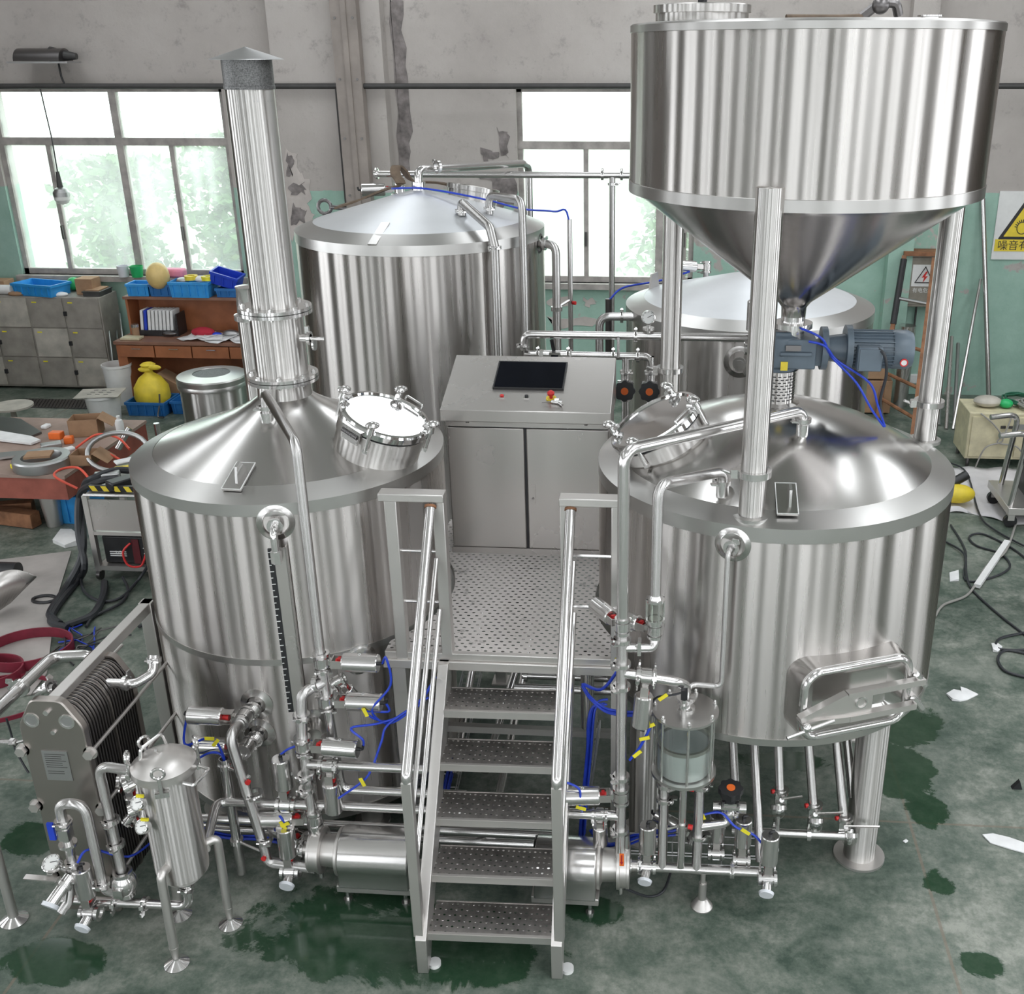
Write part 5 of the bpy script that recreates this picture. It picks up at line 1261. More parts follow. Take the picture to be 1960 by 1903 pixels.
def ball_valve(label, u, v, y, hu, hv, su, sv, mh='sheet'):
    p = Py(u, v, y); t = thing('ball_valve', label, 'valve', p, 'lever ball valves')
    MB().cyl(p + Z_ * .05, p - Z_ * .05, .028).ring(p + Z_ * .03, p + Z_ * .045, .044, .028, 20).box(p, (.06, .06, .05)).build('valve_body', 'bright', t)
    e = Py(hu, hv, y - .05); s_ = p + Vector((0, -.05, .02))
    MB().cyl(p + Vector((0, -.02, .0)), p + Vector((0, -.055, .02)), .012).build('valve_stem', 'bright', t)
    MB().beam(s_, e, .006, .028, (0, -.6, .8)).build('lever_handle', mh, t)
    b = Py(su, sv, y - .03)
    MB().sphere(b, .040, 20, 14).build('sight_ball', 'glass', t)
    MB().ring(b + Vector((0, .0, .012)), b + Vector((0, .012, .03)), .043, .03, 20).cyl(b, b + Vector((0, .03, .04)), .022).build('ball_collar', 'bright', t)
    MB().cyl(p + Vector((-.035, -.01, .04)), p + Vector((-.05, -.015, .04)), .012).build('clamp_nut', 'red', t)
    MB().cyl(b - Z_ * .03, Vector((b.x, 4.58, hz)), .012, n=10).build('link_tube', 'pipe', t)
    return t
ball_valve('lever valve with glass sight ball, left of three under the mash tun', 1494, 1525, 4.62, 1536, 1525, 1490, 1553)
ball_valve('lever valve with glass sight ball, middle of three under the mash tun', 1558, 1552, 4.62, 1614, 1556, 1561, 1578)
ball_valve('lever valve with glass sight ball, right of three next to the front leg', 1616, 1576, 4.62, 1683, 1583, 1626, 1606)

# hoses of the right group
hose('blue air hose hanging from the right manifold top valve to the rack', [Py(1190, 1262, 4.3), Py(1178, 1290, 4.35), Py(1150, 1320, 4.45), Py(1118, 1310, 4.55)], .008)
bundle('blue hose of the bundle curving from the conduit to the hanging valve', [Py(1115, 1312, 4.55), Py(1130, 1335, 4.45), Py(1160, 1358, 4.38), Py(1205, 1365, 4.32), Py(1226, 1362, 4.30)], 4, .012)
bundle('blue hose of the bundle running down the wire rack right of the stair', [Py(1160, 1342, 4.62), Py(1140, 1348, 4.62), Py(1133, 1375, 4.60), Py(1128, 1440, 4.58), Py(1120, 1530, 4.55), Py(1115, 1600, 4.5)], 6, .018)
hose('blue air hose rising from the manifold base to the hanging actuator', [Py(1240, 1388, 4.26), Py(1243, 1395, 4.24), Py(1225, 1430, 4.25), Py(1205, 1455, 4.25)], .007)
hose('blue air hose from the tilted lower actuator down beside the stair', [v4 + Vector((-.29, -.03, .09)), Py(1108, 1510, 4.2), Py(1110, 1545, 4.2), Py(1120, 1560, 4.3)])
bundle('blue hose of the tangle behind the right pump and below the manifold', [Py(1130, 1590, 4.40), Py(1160, 1620, 4.38), Py(1200, 1612, 4.36), Py(1235, 1600, 4.35), Py(1290, 1592, 4.35)], 5, .022)
hose('blue air hose arching from the handwheel to the rightmost upright valve', [Py(1345, 1560, 4.3), Py(1380, 1556, 4.3), Py(1408, 1583, 4.28), Py(1445, 1600, 4.26), Py(1470, 1632, 4.24)])
hose('blue air hose stub on the upright valve right of the pump outlet', [Py(1240, 1620, 4.27), Py(1236, 1602, 4.29), Py(1215, 1598, 4.33), Py(1195, 1605, 4.36)])
hose('black power cable looping on the floor in front of the right pump', [Py(1195, 1700, 4.2), Pz(1240, 1716, .02), Pz(1270, 1705, .02), Pz(1285, 1665, .02)], .007, 'black_hose', 'cable', 'electric cables', 'power_cable')


# ------------------------------------------------------------------ plate heat exchanger (far left)
PX0, PX1, PYF = -2.985, -2.675, 4.0
pcx = (PX0 + PX1) / 2
he = thing('plate_heat_exchanger', 'plate heat exchanger with thick bolted frame plate at the far left', 'heat exchanger', (pcx, 4.3, 0))
PT = 1.27
poly = [(-.155, 0.03), (.155, 0.03), (.155, PT - .14), (.075, PT), (-.075, PT), (-.155, PT - .14)]
def rounded(poly, r=.03):
    out = []
    k = len(poly)
    for i in range(k):
        a, b, c = Vector(poly[i - 1]), Vector(poly[i]), Vector(poly[(i + 1) % k])
        p, q = b + (a - b).normalized() * r, b + (c - b).normalized() * r
        for t in (0, .33, .67, 1): out.append(tuple(p * (1 - t) ** 2 + b * 2 * t * (1 - t) + q * t * t))
    return out
fp = MB().prism(rounded(poly), (pcx, PYF + .025, 0), X_, Z_, .045).build('frame_plate', 'plate_he', he, (pcx, PYF, .6)); bevel(fp, .006)
MB().prism([(a * .93, b * .955 + .01) for a, b in rounded(poly)], (pcx, PYF + .50, 0), X_, Z_, .04).build('pressure_plate', 'plate_he', he)
npl = 36; pw = [(a * .90, b) for a, b in rounded([(-.155, 0.09), (.155, 0.09), (.155, PT - .16), (.09, PT - .06), (-.09, PT - .06), (-.155, PT - .16)], .05)]
pmesh = None
for i in range(npl):
    y = PYF + .035 + .42 * i / npl; k_ = 1.0 if i % 2 else .955
    if i == 18: k_ = 1.06
    pl = MB().prism([(a * k_, b) for a, b in pw], (pcx, y, 0), X_, Z_, -.008).build('heat_plate', 'plate_he' if i == 18 else ('dark_steel' if i % 2 else 'plate_he'), he)
bevel(MB().bx(pcx - .028, pcx + .028, PYF + .02, 5.02, PT - .075, PT - .02).build('carrying_bar', 'frame', he), .003)
bevel(MB().bx(pcx - .035, pcx + .035, 4.96, 5.02, .0, PT - .02).build('support_column', 'frame', he), .003)
MB().bx(pcx - .02, pcx + .02, PYF + .02, 5.0, .05, .085).build('guide_bar', 'frame', he)
for (a, b) in ((.165, PT - .28), (-.165, PT - .28), (.165, .67), (-.165, .67), (.165, .25), (-.165, .25)):
    L_ = .95 if b > .3 else .7
    td = MB().cyl((pcx + a, PYF - .03, b), (pcx + a, PYF + L_, b), .0095, n=10).build('tie_bolt', 'frame', he)
    MB().cyl((pcx + a, PYF - .045, b), (pcx + a, PYF - .02, b), .026, n=6).cyl((pcx + a, PYF - .02, b), (pcx + a, PYF - .014, b), .034, n=18).build('bolt_nut', 'frame', td)
for (a, b) in ((-.085, PT - .11), (.085, PT - .11)):
    MB().ring((pcx + a, PYF - .024, b), (pcx + a, PYF - .018, b), .038, .028, 28).build('port_ring', 'bright', he)
    MB().cyl((pcx + a, PYF - .019, b), (pcx + a, PYF - .0215, b), .029, n=24).build('port_plug', 'galv', he)
MB().cyl((pcx, PYF - .02, PT - .06), (pcx, PYF - .035, PT - .06), .014, n=6).cyl((pcx + .01, PYF - .02, PT - .17), (pcx + .01, PYF - .03, PT - .17), .012, n=6).build('plate_bolt', 'bright', he)
npz = Py(108, 1460, PYF).z
nm = MB().box((pcx - .01, PYF - .0225, npz), (.125, .004, .165)).build('name_plate', 'galv', he)
for i in range(9):
    MB().box((pcx - .01 - (.01 if i % 3 else 0), PYF - .0255, npz + .065 - i * .012 - (.012 if i > 6 else 0)), (.10 - (.02 if i % 3 else 0), .001, .0022)).build('print_line', 'dark_steel', nm)
# pipework on the exchanger
for (yy, lab) in ((PYF + .30, 'front'), (PYF + .52, 'rear')):
    pass
pipe('short elbow on the right side of the heat exchanger plate pack', [(pcx + .10, PYF + .33, PT - .12), (pcx + .24, PYF + .33, PT - .12), (pcx + .30, PYF + .40, PT - .10), (pcx + .30, PYF + .44, PT - .02)], .024, [((pcx + .19, PYF + .33, PT - .12), (1, 0, 0)), ((pcx + .30, PYF + .43, PT - .04), (0, .3, 1))], .05)
tl0 = Py(2, 1352, 4.15); tl1 = Py(100, 1257, 4.62); tl2 = Py(172, 1254, 4.66)
pipe('pipe bending round behind the heat exchanger bar from the left edge', [tl0 + (tl0 - tl1) * .3, tl1, tl2, tl2 + Vector((.06, .0, -.12))], .030, [(tl0 + (tl1 - tl0) * .35, tl1 - tl0)], .07)
pipe('short stub pipe with clamp on the left side of the heat exchanger', [Py(70, 1330, 4.3), Py(82, 1320, 4.3), Py(105, 1318, 4.3)], .024, [(Py(95, 1316, 4.3), (1, 0, .6))], .04)
hose('thin black signal cable hanging left of the heat exchanger', [Py(12, 1375, 4.1), Py(20, 1400, 4.1), Py(28, 1430, 4.08), Py(40, 1455, 4.05), Py(55, 1480, 4.03)], .005, 'black_hose', 'cable', 'electric cables', 'sensor_cable')
sn = Py(20, 1421, 4.0)
se = tag(MB().cyl(sn - X_ * .08, sn + X_ * .03, .014).cyl(sn + X_ * .0, sn + X_ * .02, .02, n=6).cyl(sn + X_ * .03, Vector((PX0, sn.y + .03, sn.z)), .006).build('temperature_probe', 'bright', origin=sn), 'temperature probe screwed into the left edge of the heat exchanger', 'probe')

# ------------------------------------------------------------------ filter housing on three legs
FX, FY = -2.262, 3.885
fh = thing('filter_housing', 'small upright filter housing with domed bolted lid on three bent legs', 'filter', (FX, FY, 0))
MB().lathe([(.045, .365), (.08, .375), (.118, .42), (.122, .45), (.122, 1.0)], (FX, FY, 0), 56).build('shell', 'tube', fh, (FX, FY, .7))
lid = MB().lathe([(.122, .985), (.142, .990), (.142, 1.03), (.128, 1.04), (.11, 1.055), (.06, 1.078), (0, 1.085)], (FX, FY, 0), 56).build('lid', 'frame', fh, (FX, FY, 1.0), 50)
MB().tube([(FX - .09, FY - .03, 1.055), (FX - .085, FY - .02, 1.11), (FX - .03, FY + .08, 1.13), (FX - .02, FY + .09, 1.06)], .008, 8, .02).build('lid_handle', 'bright', lid)
MB().cyl((FX - .01, FY - .01, 1.08), (FX - .01, FY - .03, 1.115), .006).build('lid_vent', 'bright', lid)
for i, a in enumerate((-1.25, .75, 2.55, -2.9)):
    d = Vector((math.cos(a), math.sin(a), 0)); b = Vector((FX, FY, 0)) + d * .152
    eb = MB().cyl(b + Z_ * .95, b + Z_ * 1.05, .009, n=10).box(b + Z_ * .955 - d * .012, (.02, .06, .025), Matrix.Rotation(a, 3, 'Z')).build('eye_bolt', 'bright', fh)
    MB().tube([b + Z_ * 1.075 + (Vector((-d.y, d.x, 0)) * math.cos(t) + Z_ * math.sin(t)) * .026 for t in [2 * PI * k / 16 for k in range(16)]], .0075, 8, closed=True).build('eye_ring', 'bright', eb)
hbx = Vector((FX + .145, FY - .07, .99))
MB().tube([hbx + Vector((-.02, -.02, 0)), hbx + Vector((.03, -.02, -.01)), hbx + Vector((.05, .10, -.01)), hbx + Vector((0, .11, 0))], .008, 8, .012).build('hinge_loop', 'bright', fh)
for (u, v) in ((339, 1846), (442, 1769), (345, 1752)):
    f = Pz(u, v); d = Vector((f.x - FX, f.y - FY, 0)).normalized()
    lg = MB().tube([Vector((FX, FY, .52)) + d * .10, Vector((FX, FY, .535)) + d * .17, Vector((f.x, f.y, .10))], .0215, 14, .06).cyl((f.x, f.y, .11), (f.x, f.y, .03), .0225, .012, 14).build('leg', 'frame', fh)
    MB().lathe([(.058, 0), (.058, .005), (.014, .032), (.012, .06)], (f.x, f.y, 0), 28).build('leg_pad', 'bright', lg)
def gauge(root, u, v, y, stem, name='pressure_gauge', R=.034, face=(-.25, -.75, .55)):
    p = Py(u, v, y); f = V3(face).normalized()
    gd = MB().lathe([(0, -.03), (R * .9, -.03), (R, -.022), (R, .004), (R * .90, .006), (R * .88, 0)], p, 32, f).cyl(p - f * .02, V3(stem), .012, n=12).build(name, 'bright', root)
    MB().cyl(p - f * .002, p + f * .001, R * .88, n=32).build('dial_face', 'white_lens', gd)
    x, y_, _ = frame_of(f)
    MB().beam(p + f * .003 - x * .006, p + f * .003 + (x * .8 + y_ * .5).normalized() * R * .7, .003, .001, f).build('dial_needle', 'black', gd)
    for k in range(9):
        t = -.8 + 4.7 * k / 8; d = x * math.cos(t) + y_ * math.sin(t)
        MB().beam(p + f * .0025 + d * R * .68, p + f * .0025 + d * R * .82, .0015, .001, f).build('dial_tick', 'black', gd)
    return gd
for (u, v) in ((262, 1538), (271, 1583)):
    z_ = Py(u, v - 14, FY - .10).z
    sp_ = Vector((FX - .10, FY - .07, z_ + .05))
    gd = gauge(fh, u, v, FY - .16, sp_)
    MB().cyl(sp_, sp_ + Vector((-.05, -.035, -.01)), .018).ring(sp_ + Vector((-.03, -.02, 0)), sp_ + Vector((-.045, -.03, -.005)), .032, .016, 20).build('gauge_clamp', 'bright', fh)
    p = Py(u + 6, v - 14, FY - .15); MB().box(p, (.035, .01, .012)).build('gauge_tag', 'tag', gd)
# filter piping
fb = Vector((FX, FY, .37))
hz0 = .19
pipe('low horizontal pipe linking the filter outlet to the lever valve at far left', [fb, Vector((FX, FY, hz0)), Vector((Py(120, 1722, 3.88).x, 3.88, hz0))], .0225, [(Vector((FX, FY, .31)), (0, 0, 1)), (Vector((FX, FY, .36)), (0, 0, 1)), (Vector((Py(222, 1732, 3.88).x, 3.885, hz0)), (1, 0, 0)), (Vector((Py(278, 1735, 3.88).x, 3.885, hz0)), (1, 0, 0))], .06, wing=(0, -1, .2))
vp0, vp1 = Py(207, 1490, 4.0), Py(256, 1705, 3.9)
vx = (vp0.x + vp1.x) / 2
pipe('upright pipe between heat exchanger and filter with elbow at its top', [Vector((FX - .11, FY, Py(215, 1472, 3.9).z)), Vector((vx - .02, 3.92, Py(215, 1472, 3.9).z)), Vector((vx, 3.90, hz0 + .02))], .0235, [(Vector((vx, 3.905, Py(228, 1572, 3.9).z)), (0, 0, 1)), (Vector((vx, 3.905, Py(240, 1618, 3.9).z)), (0, 0, 1)), (Vector((FX - .16, FY + .005, Py(215, 1472, 3.9).z)), (1, 0, 0))], .06, wing=(-.6, -1, 0))
chk = Vector((vx, 3.90, .30))
tag(MB().lathe([(.03, -.07), (.055, -.03), (.062, 0), (.055, .03), (.03, .07)], chk, 28).ring(chk + Z_ * .05, chk + Z_ * .07, .046, .03).ring(chk - Z_ * .07, chk - Z_ * .05, .046, .03).box(chk + Vector((.0, -.065, -.01)), (.045, .02, .045)).build('check_valve', 'bright', origin=chk), 'bulging check valve at the bottom of the upright pipe beside the filter', 'valve')
valve('upright pneumatic valve standing behind the filter beside the heat exchanger', Py(246, 1492, 4.05), (1, 0, 0), (.0, .1, -1), .9)
valve('slanted pneumatic valve body between gauges and upright pipe', Py(246, 1568, 4.0), (.5, .3, .6), (.3, .5, -1), .55)
l1v = Vector((Py(182, 1757, 3.85).x, 3.83, .17))
valve('foremost upright pneumatic valve with clear cap at bottom left', l1v, (1, 0, 0), (-.03, .0, 1), .97, cap=(-.1, -.8, -.3))
bhose = hose('blue air hose from the foremost bottom left valve to the floor pipes', [l1v + Vector((-.01, 0, .30)), l1v + Vector((.03, .05, .34)), Py(245, 1640, 3.95), Py(290, 1612, 4.1)])
# looped pipe with blue lever valve in front of the exchanger
yl_ = 3.86
lo_a = Py(120, 1572, yl_); lo_b = Py(118, 1548, yl_); lo_c = Py(165, 1550, yl_); lo_d = Py(196, 1692, yl_)
lo_d.x = lo_c.x = (lo_c.x + lo_d.x) / 2
pipe('looped pipe rising from the blue lever valve and dropping before the heat exchanger', [lo_a, Vector((lo_a.x, yl_, lo_c.z + .03)), Vector((lo_c.x, yl_, lo_c.z + .03)), Vector((lo_c.x, yl_, .28)), Vector((lo_c.x + .06, yl_ + .05, .23))], .024, [(Vector((lo_a.x, yl_, lo_a.z)), (0, 0, 1)), (Vector((lo_c.x, yl_, .33)), (0, 0, 1))], .07)
bl = thing('ball_valve', 'small ball valve stack with blue lever in front of the heat exchanger', 'valve', Py(122, 1620, yl_), 'lever ball valves')
MB().cyl(lo_a, Vector((lo_a.x, yl_, lo_a.z - .20)), .022).box((lo_a.x, yl_, lo_a.z - .07), (.05, .05, .06)).ring((lo_a.x, yl_, lo_a.z - .14), (lo_a.x, yl_, lo_a.z - .125), .042, .02).ring((lo_a.x, yl_, lo_a.z - .02), (lo_a.x, yl_, lo_a.z - .005), .042, .02).build('valve_body', 'bright', bl)
MB().beam(Vector((lo_a.x - .045, yl_ - .03, lo_a.z + .01)), Vector((lo_a.x - .045, yl_ - .03, lo_a.z - .085)), .03, .012, (0, 1, 0)).build('lever_handle', 'hose_blue', bl)
MB().cyl((lo_a.x - .02, yl_, lo_a.z - .07), (lo_a.x - .048, yl_ - .025, lo_a.z - .07), .008).build('valve_stem', 'bright', bl)
lk_ = Vector((lo_a.x, yl_, lo_a.z - .22))
pipe('crooked link pipe with clamps from the blue lever valve down to the capped end', [lk_ + Z_ * .03, lk_ - Z_ * .05, lk_ + Vector((-.01, -.03, -.12)), Vector((Py(125, 1700, 3.8).x, 3.80, .26)), Vector((Py(112, 1712, 3.78).x, 3.77, .22))], .0225, [(lk_ - Z_ * .02, (0, 0, 1)), (lk_ + Vector((-.005, -.015, -.10)), (0, .2, 1))], .03)
gg = thing('pressure_gauge', 'round pressure gauge facing up above the white lever at far left', 'gauge', Py(98, 1652, yl_ - .05), 'dial gauges')
gauge(gg, 98, 1652, yl_ - .05, lk_ + Vector((0, 0, -.10)), 'gauge_case', .045, (-.15, -.45, .85))
lv = Py(116, 1700, 3.78)
bv = thing('ball_valve', 'lever valve with pale flat handle and clear cap at the left floor edge', 'valve', lv, 'lever ball valves')
MB().cyl(lv + Vector((.03, .05, .03)), lv + Vector((-.02, -.06, -.04)), .03).ring(lv + Vector((.01, .02, .012)), lv + Vector((.004, .005, .003)), .046, .028).build('valve_body', 'bright', bv)
MB().beam(lv + Vector((.0, -.01, .06)), lv + Vector((-.15, -.02, .075)), .032, .006).cyl(lv, lv + Z_ * .06, .012).build('lever_handle', 'sheet', bv)
MB().cyl(lv + Vector((-.02, -.06, -.04)), lv + Vector((-.024, -.075, -.05)), .040, n=24).build('silicone_cap', 'silicone', bv)
# lone stand leg at the left edge
pl_ = Pz(28, 1762)
pd = thing('pipe_stand', 'lone upright tube leg on a round foot at the left picture edge', 'stand', (pl_.x, pl_.y, 0))
MB().cyl((pl_.x, pl_.y, .03), (pl_.x, pl_.y, 1.15), .024, n=18).build('stand_leg', 'frame', pd)
MB().lathe([(.066, 0), (.066, .006), (.016, .036), (.014, .06)], (pl_.x, pl_.y, 0), 28).build('leg_pad', 'bright', pd)

tagm('yellow tag on the hose left of the upper left actuator', 392, 1392, 4.2, 0.0)
tagm('yellow tag on the hoses just above the open conduit', 414, 1437, 4.22, -.9)
tagm('yellow tag on the hose below the second right-pointing actuator', 698, 1366, 4.33, 1.2)
tagm('yellow tag on the long sweeping hose before the kettle', 690, 1498, 4.22, 1.2)
tagm('yellow tag near the small valve above the left pump', 535, 1592, 4.2, 1.1)
tagm('yellow tag sticker on top of the left pump flange', 608, 1647, 4.12, -.5)
tagm('yellow tag on the black cable above the grant lid', 1264, 1343, 4.22, -.7)
for i, (u, v, y, r_, lab) in enumerate(((1180, 1225, 4.2, 0.1, 'yellow tag beside the platform post on the right manifold'), (1258, 1380, 4.2, -.5, 'yellow tag just below the hanging actuator'), (1225, 1411, 4.22, -.3, 'yellow tag on the hose left of the grant'),
                                       (1295, 1492, 4.2, -.8, 'yellow tag under the grant base flange'), (1294, 1541, 4.2, 1.2, 'yellow tag between the grant outlet pipes'), (1158, 1625, 4.2, 0.0, 'yellow tag over the right pump shroud'), (1116, 1546, 4.2, .3, 'yellow tag under the tilted lower actuator'),
                                       (1428, 1590, 4.2, .6, 'yellow tag right of the handwheel elbow'), (1262, 1634, 4.2, .4, 'yellow tag beside the upright valve at the pump outlet'))):
    tagm(lab, u, v, y, r_)

# ------------------------------------------------------------------ pipes and tackle round the rear tanks
c_ap = Vector((AX, AY, AZ + .26))
MB().lathe([(.05, -.03), (.05, .05), (.03, .05)], c_ap, 24).build('apex_nozzle', 'bright', hl)
ap = Py(808, 342, AY)
zt_ = Py(815, 325, AY).z
pipe('pipe rising from the left rear tank apex and bridging back to the window', [c_ap, Vector((c_ap.x, AY, zt_)), Py(1000, 313, 9.2), Py(1012, 318, 9.4), Vector((Py(1012, 380, 9.4).x, 9.4, 1.9))], .030, [(Vector((c_ap.x + .12, AY + .12, zt_ + .01)), (1, 1, 0))], .10)
zz = Py(900, 334, 9.0).z
xa, xb = Py(716, 332, 9.0).x, Py(1202, 335, 9.0).x
rp = pipe('straight horizontal pipe spanning behind the left rear tank toward the hopper', [(xa, 9.0, zz), (xb + .1, 9.0, zz)], .026, [((Py(u, 333, 9.0).x, 9.0, zz), (1, 0, 0)) for u in (722, 1153, 1190)], wing=(0, -.3, 1))
pipe('upright pipe dropping from the straight rear pipe in front of the window', [(Py(1172, 350, 9.0).x, 9.0, zz), (Py(1172, 350, 9.0).x, 9.0, .3)], .024, [((Py(1172, 350, 9.0).x, 9.0, Py(1172, 352, 9.0).z), (0, 0, 1))], wing=(1, -.2, 0))
aq = Py(740, 360, 8.6)
valve('pneumatic valve lying behind the apex of the left rear tank', Vector((aq.x, 9.0, zz - .12)), (0, 0, 1), (-1, -.25, -.2), 1.1)
pipe('short drop pipe joining the rear pipe to the valve behind the left rear tank', [(aq.x, 9.0, zz), (aq.x, 9.0, zz - .10)], .024)
# cone pipes of the left rear tank
APROF = [(AR, AZ), (AR - .13, AZ + .055), (.46, AZ + .141), (.19, AZ + .219), (.03, AZ + .26)]
def cone_any(cx, cy, prof, u, v):
    best = None
    for z in np.arange(prof[0][1] - .02, prof[-1][1] + .02, .002):
        p = Pz(u, v, z); r = math.hypot(p.x - cx, p.y - cy); e = abs(r - np.interp(z, [q[1] for q in prof], [q[0] for q in prof]))
        if best is None or e < best[0]: best = (e, p)
    return best[1]
e1 = cone_any(AX, AY, APROF, 884, 412); f1 = surf(AX, AY, AR + .06, 946, 456); 
pipe('bent pipe leaving the front of the left rear tank cone and running down its shell', [e1, e1 + Z_ * .09, Py(938, 435, f1.y + .02), Vector((f1.x, f1.y, f1.z - .05)), Vector((f1.x, f1.y, .6))], .030, [(e1 + Z_ * .03, (0, 0, 1)), (Vector((f1.x, f1.y, f1.z - .06)), (0, 0, 1))], .06)
e2 = cone_any(AX, AY, APROF, 937, 410); f2 = surf(AX, AY, AR + .06, 1001, 460)
pipe('second bent pipe on the right of the left rear tank cone running down its shell', [e2, e2 + Z_ * .13, Vector((f2.x, f2.y, e2.z + .14)), Vector((f2.x, f2.y, .6))], .027, [(e2 + Z_ * .04, (0, 0, 1))], .07)
g1 = surf(AX, AY, AR, 1033, 466)
nA = Vector((1, -.25, 0)).normalized()
xg = Py(1066, 500, g1.y).x
side = MB().lathe([(.07, -.002), (.07, .004), (.055, .008), (.05, -.03), (0, -.03)], g1, 32, nA).build('overflow_port', 'dark_steel', hl)
pipe('overflow pipe leaving the right side of the left rear tank and dropping', [g1, Vector((xg, g1.y - .06, g1.z)), Vector((xg, g1.y - .06, .5))], .030, [(g1 + (Vector((xg, g1.y - .06, g1.z)) - g1) * .3, (1, -.2, 0))], .07)
x3 = Py(1091, 480, 7.8).x
cd3 = thing('cable_conduit', 'slim upright conduit right of the left rear tank', 'conduit', (x3, 7.8, .3))
MB().cyl((x3, 7.8, .3), (x3, 7.8, Py(1091, 420, 7.8).z), .018, n=14).build('conduit_tube', 'pipe', cd3)
zb_ = Py(1085, 584, 7.7).z
MB().cyl((xg, g1.y - .06, zb_ - .02), (x3, 7.8, zb_ + .02), .010).ring((xg, g1.y - .06, zb_ - .04), (xg, g1.y - .06, zb_ - .01), .042, .030).build('conduit_bracket', 'bright', cd3)
MB().cyl((x3 + .02, 7.78, zb_), (x3 + .04, 7.77, zb_), .014).build('bracket_nut', 'red', cd3)
hose('thin blue hose arching over the left rear tank cone to the upright conduit', [Vector((aq.x + .05, 8.95, zz - .1)), c_ap + Vector((-.2, .02, .0)), c_ap + Vector((.06, -.06, .01)), Py(920, 380, 7.75), Py(1000, 400, 7.8), Py(1060, 405, 7.8), Py(1088, 418, 7.8), Vector((x3, 7.8, 2.3))], .007)
# canvas lifting strap thrown over the rear tank
def strap(label, pts, w, th=.008):
    P = [V3(p) for p in pts]; Q = []
    for i in range(len(P) - 1):
        p0, p1_, p2_, p3 = P[max(i - 1, 0)], P[i], P[i + 1], P[min(i + 2, len(P) - 1)]
        for k in range(6):
            t = k / 6.0; Q.append(0.5 * ((2 * p1_) + (p2_ - p0) * t + (2 * p0 - 5 * p1_ + 4 * p2_ - p3) * t * t + (3 * p1_ - p0 - 3 * p2_ + p3) * t ** 3))
    Q.append(P[-1]); mb = MB(); vs = []
    for i, q in enumerate(Q):
        d = (Q[min(i + 1, len(Q) - 1)] - Q[max(i - 1, 0)]).normalized(); s_ = d.cross(Z_); s_ = s_.normalized() if s_.length > .05 else X_; u_ = s_.cross(d)
        vs += [q - s_ * w / 2, q + s_ * w / 2, q + s_ * w / 2 + u_ * th, q - s_ * w / 2 + u_ * th]
    n = len(Q); mb.add(vs, [(4 * i + a, 4 * i + (a + 1) % 4, 4 * i + 4 + (a + 1) % 4, 4 * i + 4 + a) for i in range(n - 1) for a in range(4)] + [(3, 2, 1, 0), (4 * n - 4, 4 * n - 3, 4 * n - 2, 4 * n - 1)])
    return tag(mb.build('lifting_strap', 'strap', origin=P[0]), label, 'strap')
SP = lambda u, v, y=8.2: Py(u, v, y)
strap('brown webbing lifting strap draped behind the apex of the left rear tank', [SP(640, 400, 8.1), SP(690, 384, 8.15), SP(735, 366, 8.1), SP(766, 355, 8.05), SP(757, 335, 8.1), SP(760, 320, 8.15), SP(772, 328, 8.2), SP(790, 348, 8.25), SP(840, 352, 8.35), SP(890, 364, 8.35), SP(922, 382, 8.3), SP(918, 392, 8.2)], .075, .014)
hm0 = Vector((AX + .30, AY + .40, AZ + .10))
hmw = MB().lathe([(.19, -.1), (.19, .10), (.20, .102), (.20, .135), (.18, .14), (0, .145)], hm0, 40, (.15, .15, 1)).build('top_hatch', 'tube', hl)
for (u0, v0, u1, v1, w_) in ((806, 372, 764, 474, .05), (738, 428, 712, 470, .06)):
    a, b = cone_any(AX, AY, APROF, u0, v0), cone_any(AX, AY, APROF, u1, v1)
    MB().beam(a + Vector((0, 0, .006)), b + Vector((0, 0, .006)), w_, .006).build('cone_seam', 'rim', hl)
sk = Py(622, 404, 8.1)
sh_ = thing('shackle', 'dark steel shackle on the strap at the left rear tank edge', 'shackle', sk)
MB().tube([sk + Vector((math.cos(t) * .05, 0, math.sin(t) * .05 + .03)) for t in [2 * PI * i / 14 for i in range(14)]], .014, 8, closed=True).build('shackle_ring', 'dark_steel', sh_)
MB().cyl(sk + Vector((.04, 0, .03)), sk + Vector((.17, 0, .02)), .016).build('shackle_bar', 'dark_steel', sh_)
# slim column left of the chimney
sx0 = Py(487, 640, 7.4)
slc = thing('slim_column', 'slim stainless column vessel standing behind the chimney', 'vessel', (sx0.x, 7.4, 0))
ztop = Py(480, 548, 7.4).z
MB().lathe([(.105, .1), (.105, ztop - .24)], (sx0.x, 7.4, 0), 36).build('shell', 'tube', slc, (sx0.x, 7.4, 1))
MB().lathe([(.105, ztop - .24), (.125, ztop - .235), (.125, ztop - .20), (.10, ztop - .19), (.09, ztop - .02), (.095, ztop), (0, ztop + .01)], (sx0.x, 7.4, 0), 36).build('head', 'bright', slc)
for k in range(3):
    a = k * 2.1; MB().cyl((sx0.x + .09 * math.cos(a), 7.4 + .09 * math.sin(a), 0), (sx0.x + .09 * math.cos(a), 7.4 + .09 * math.sin(a), .12), .015).build('leg', 'frame', slc)
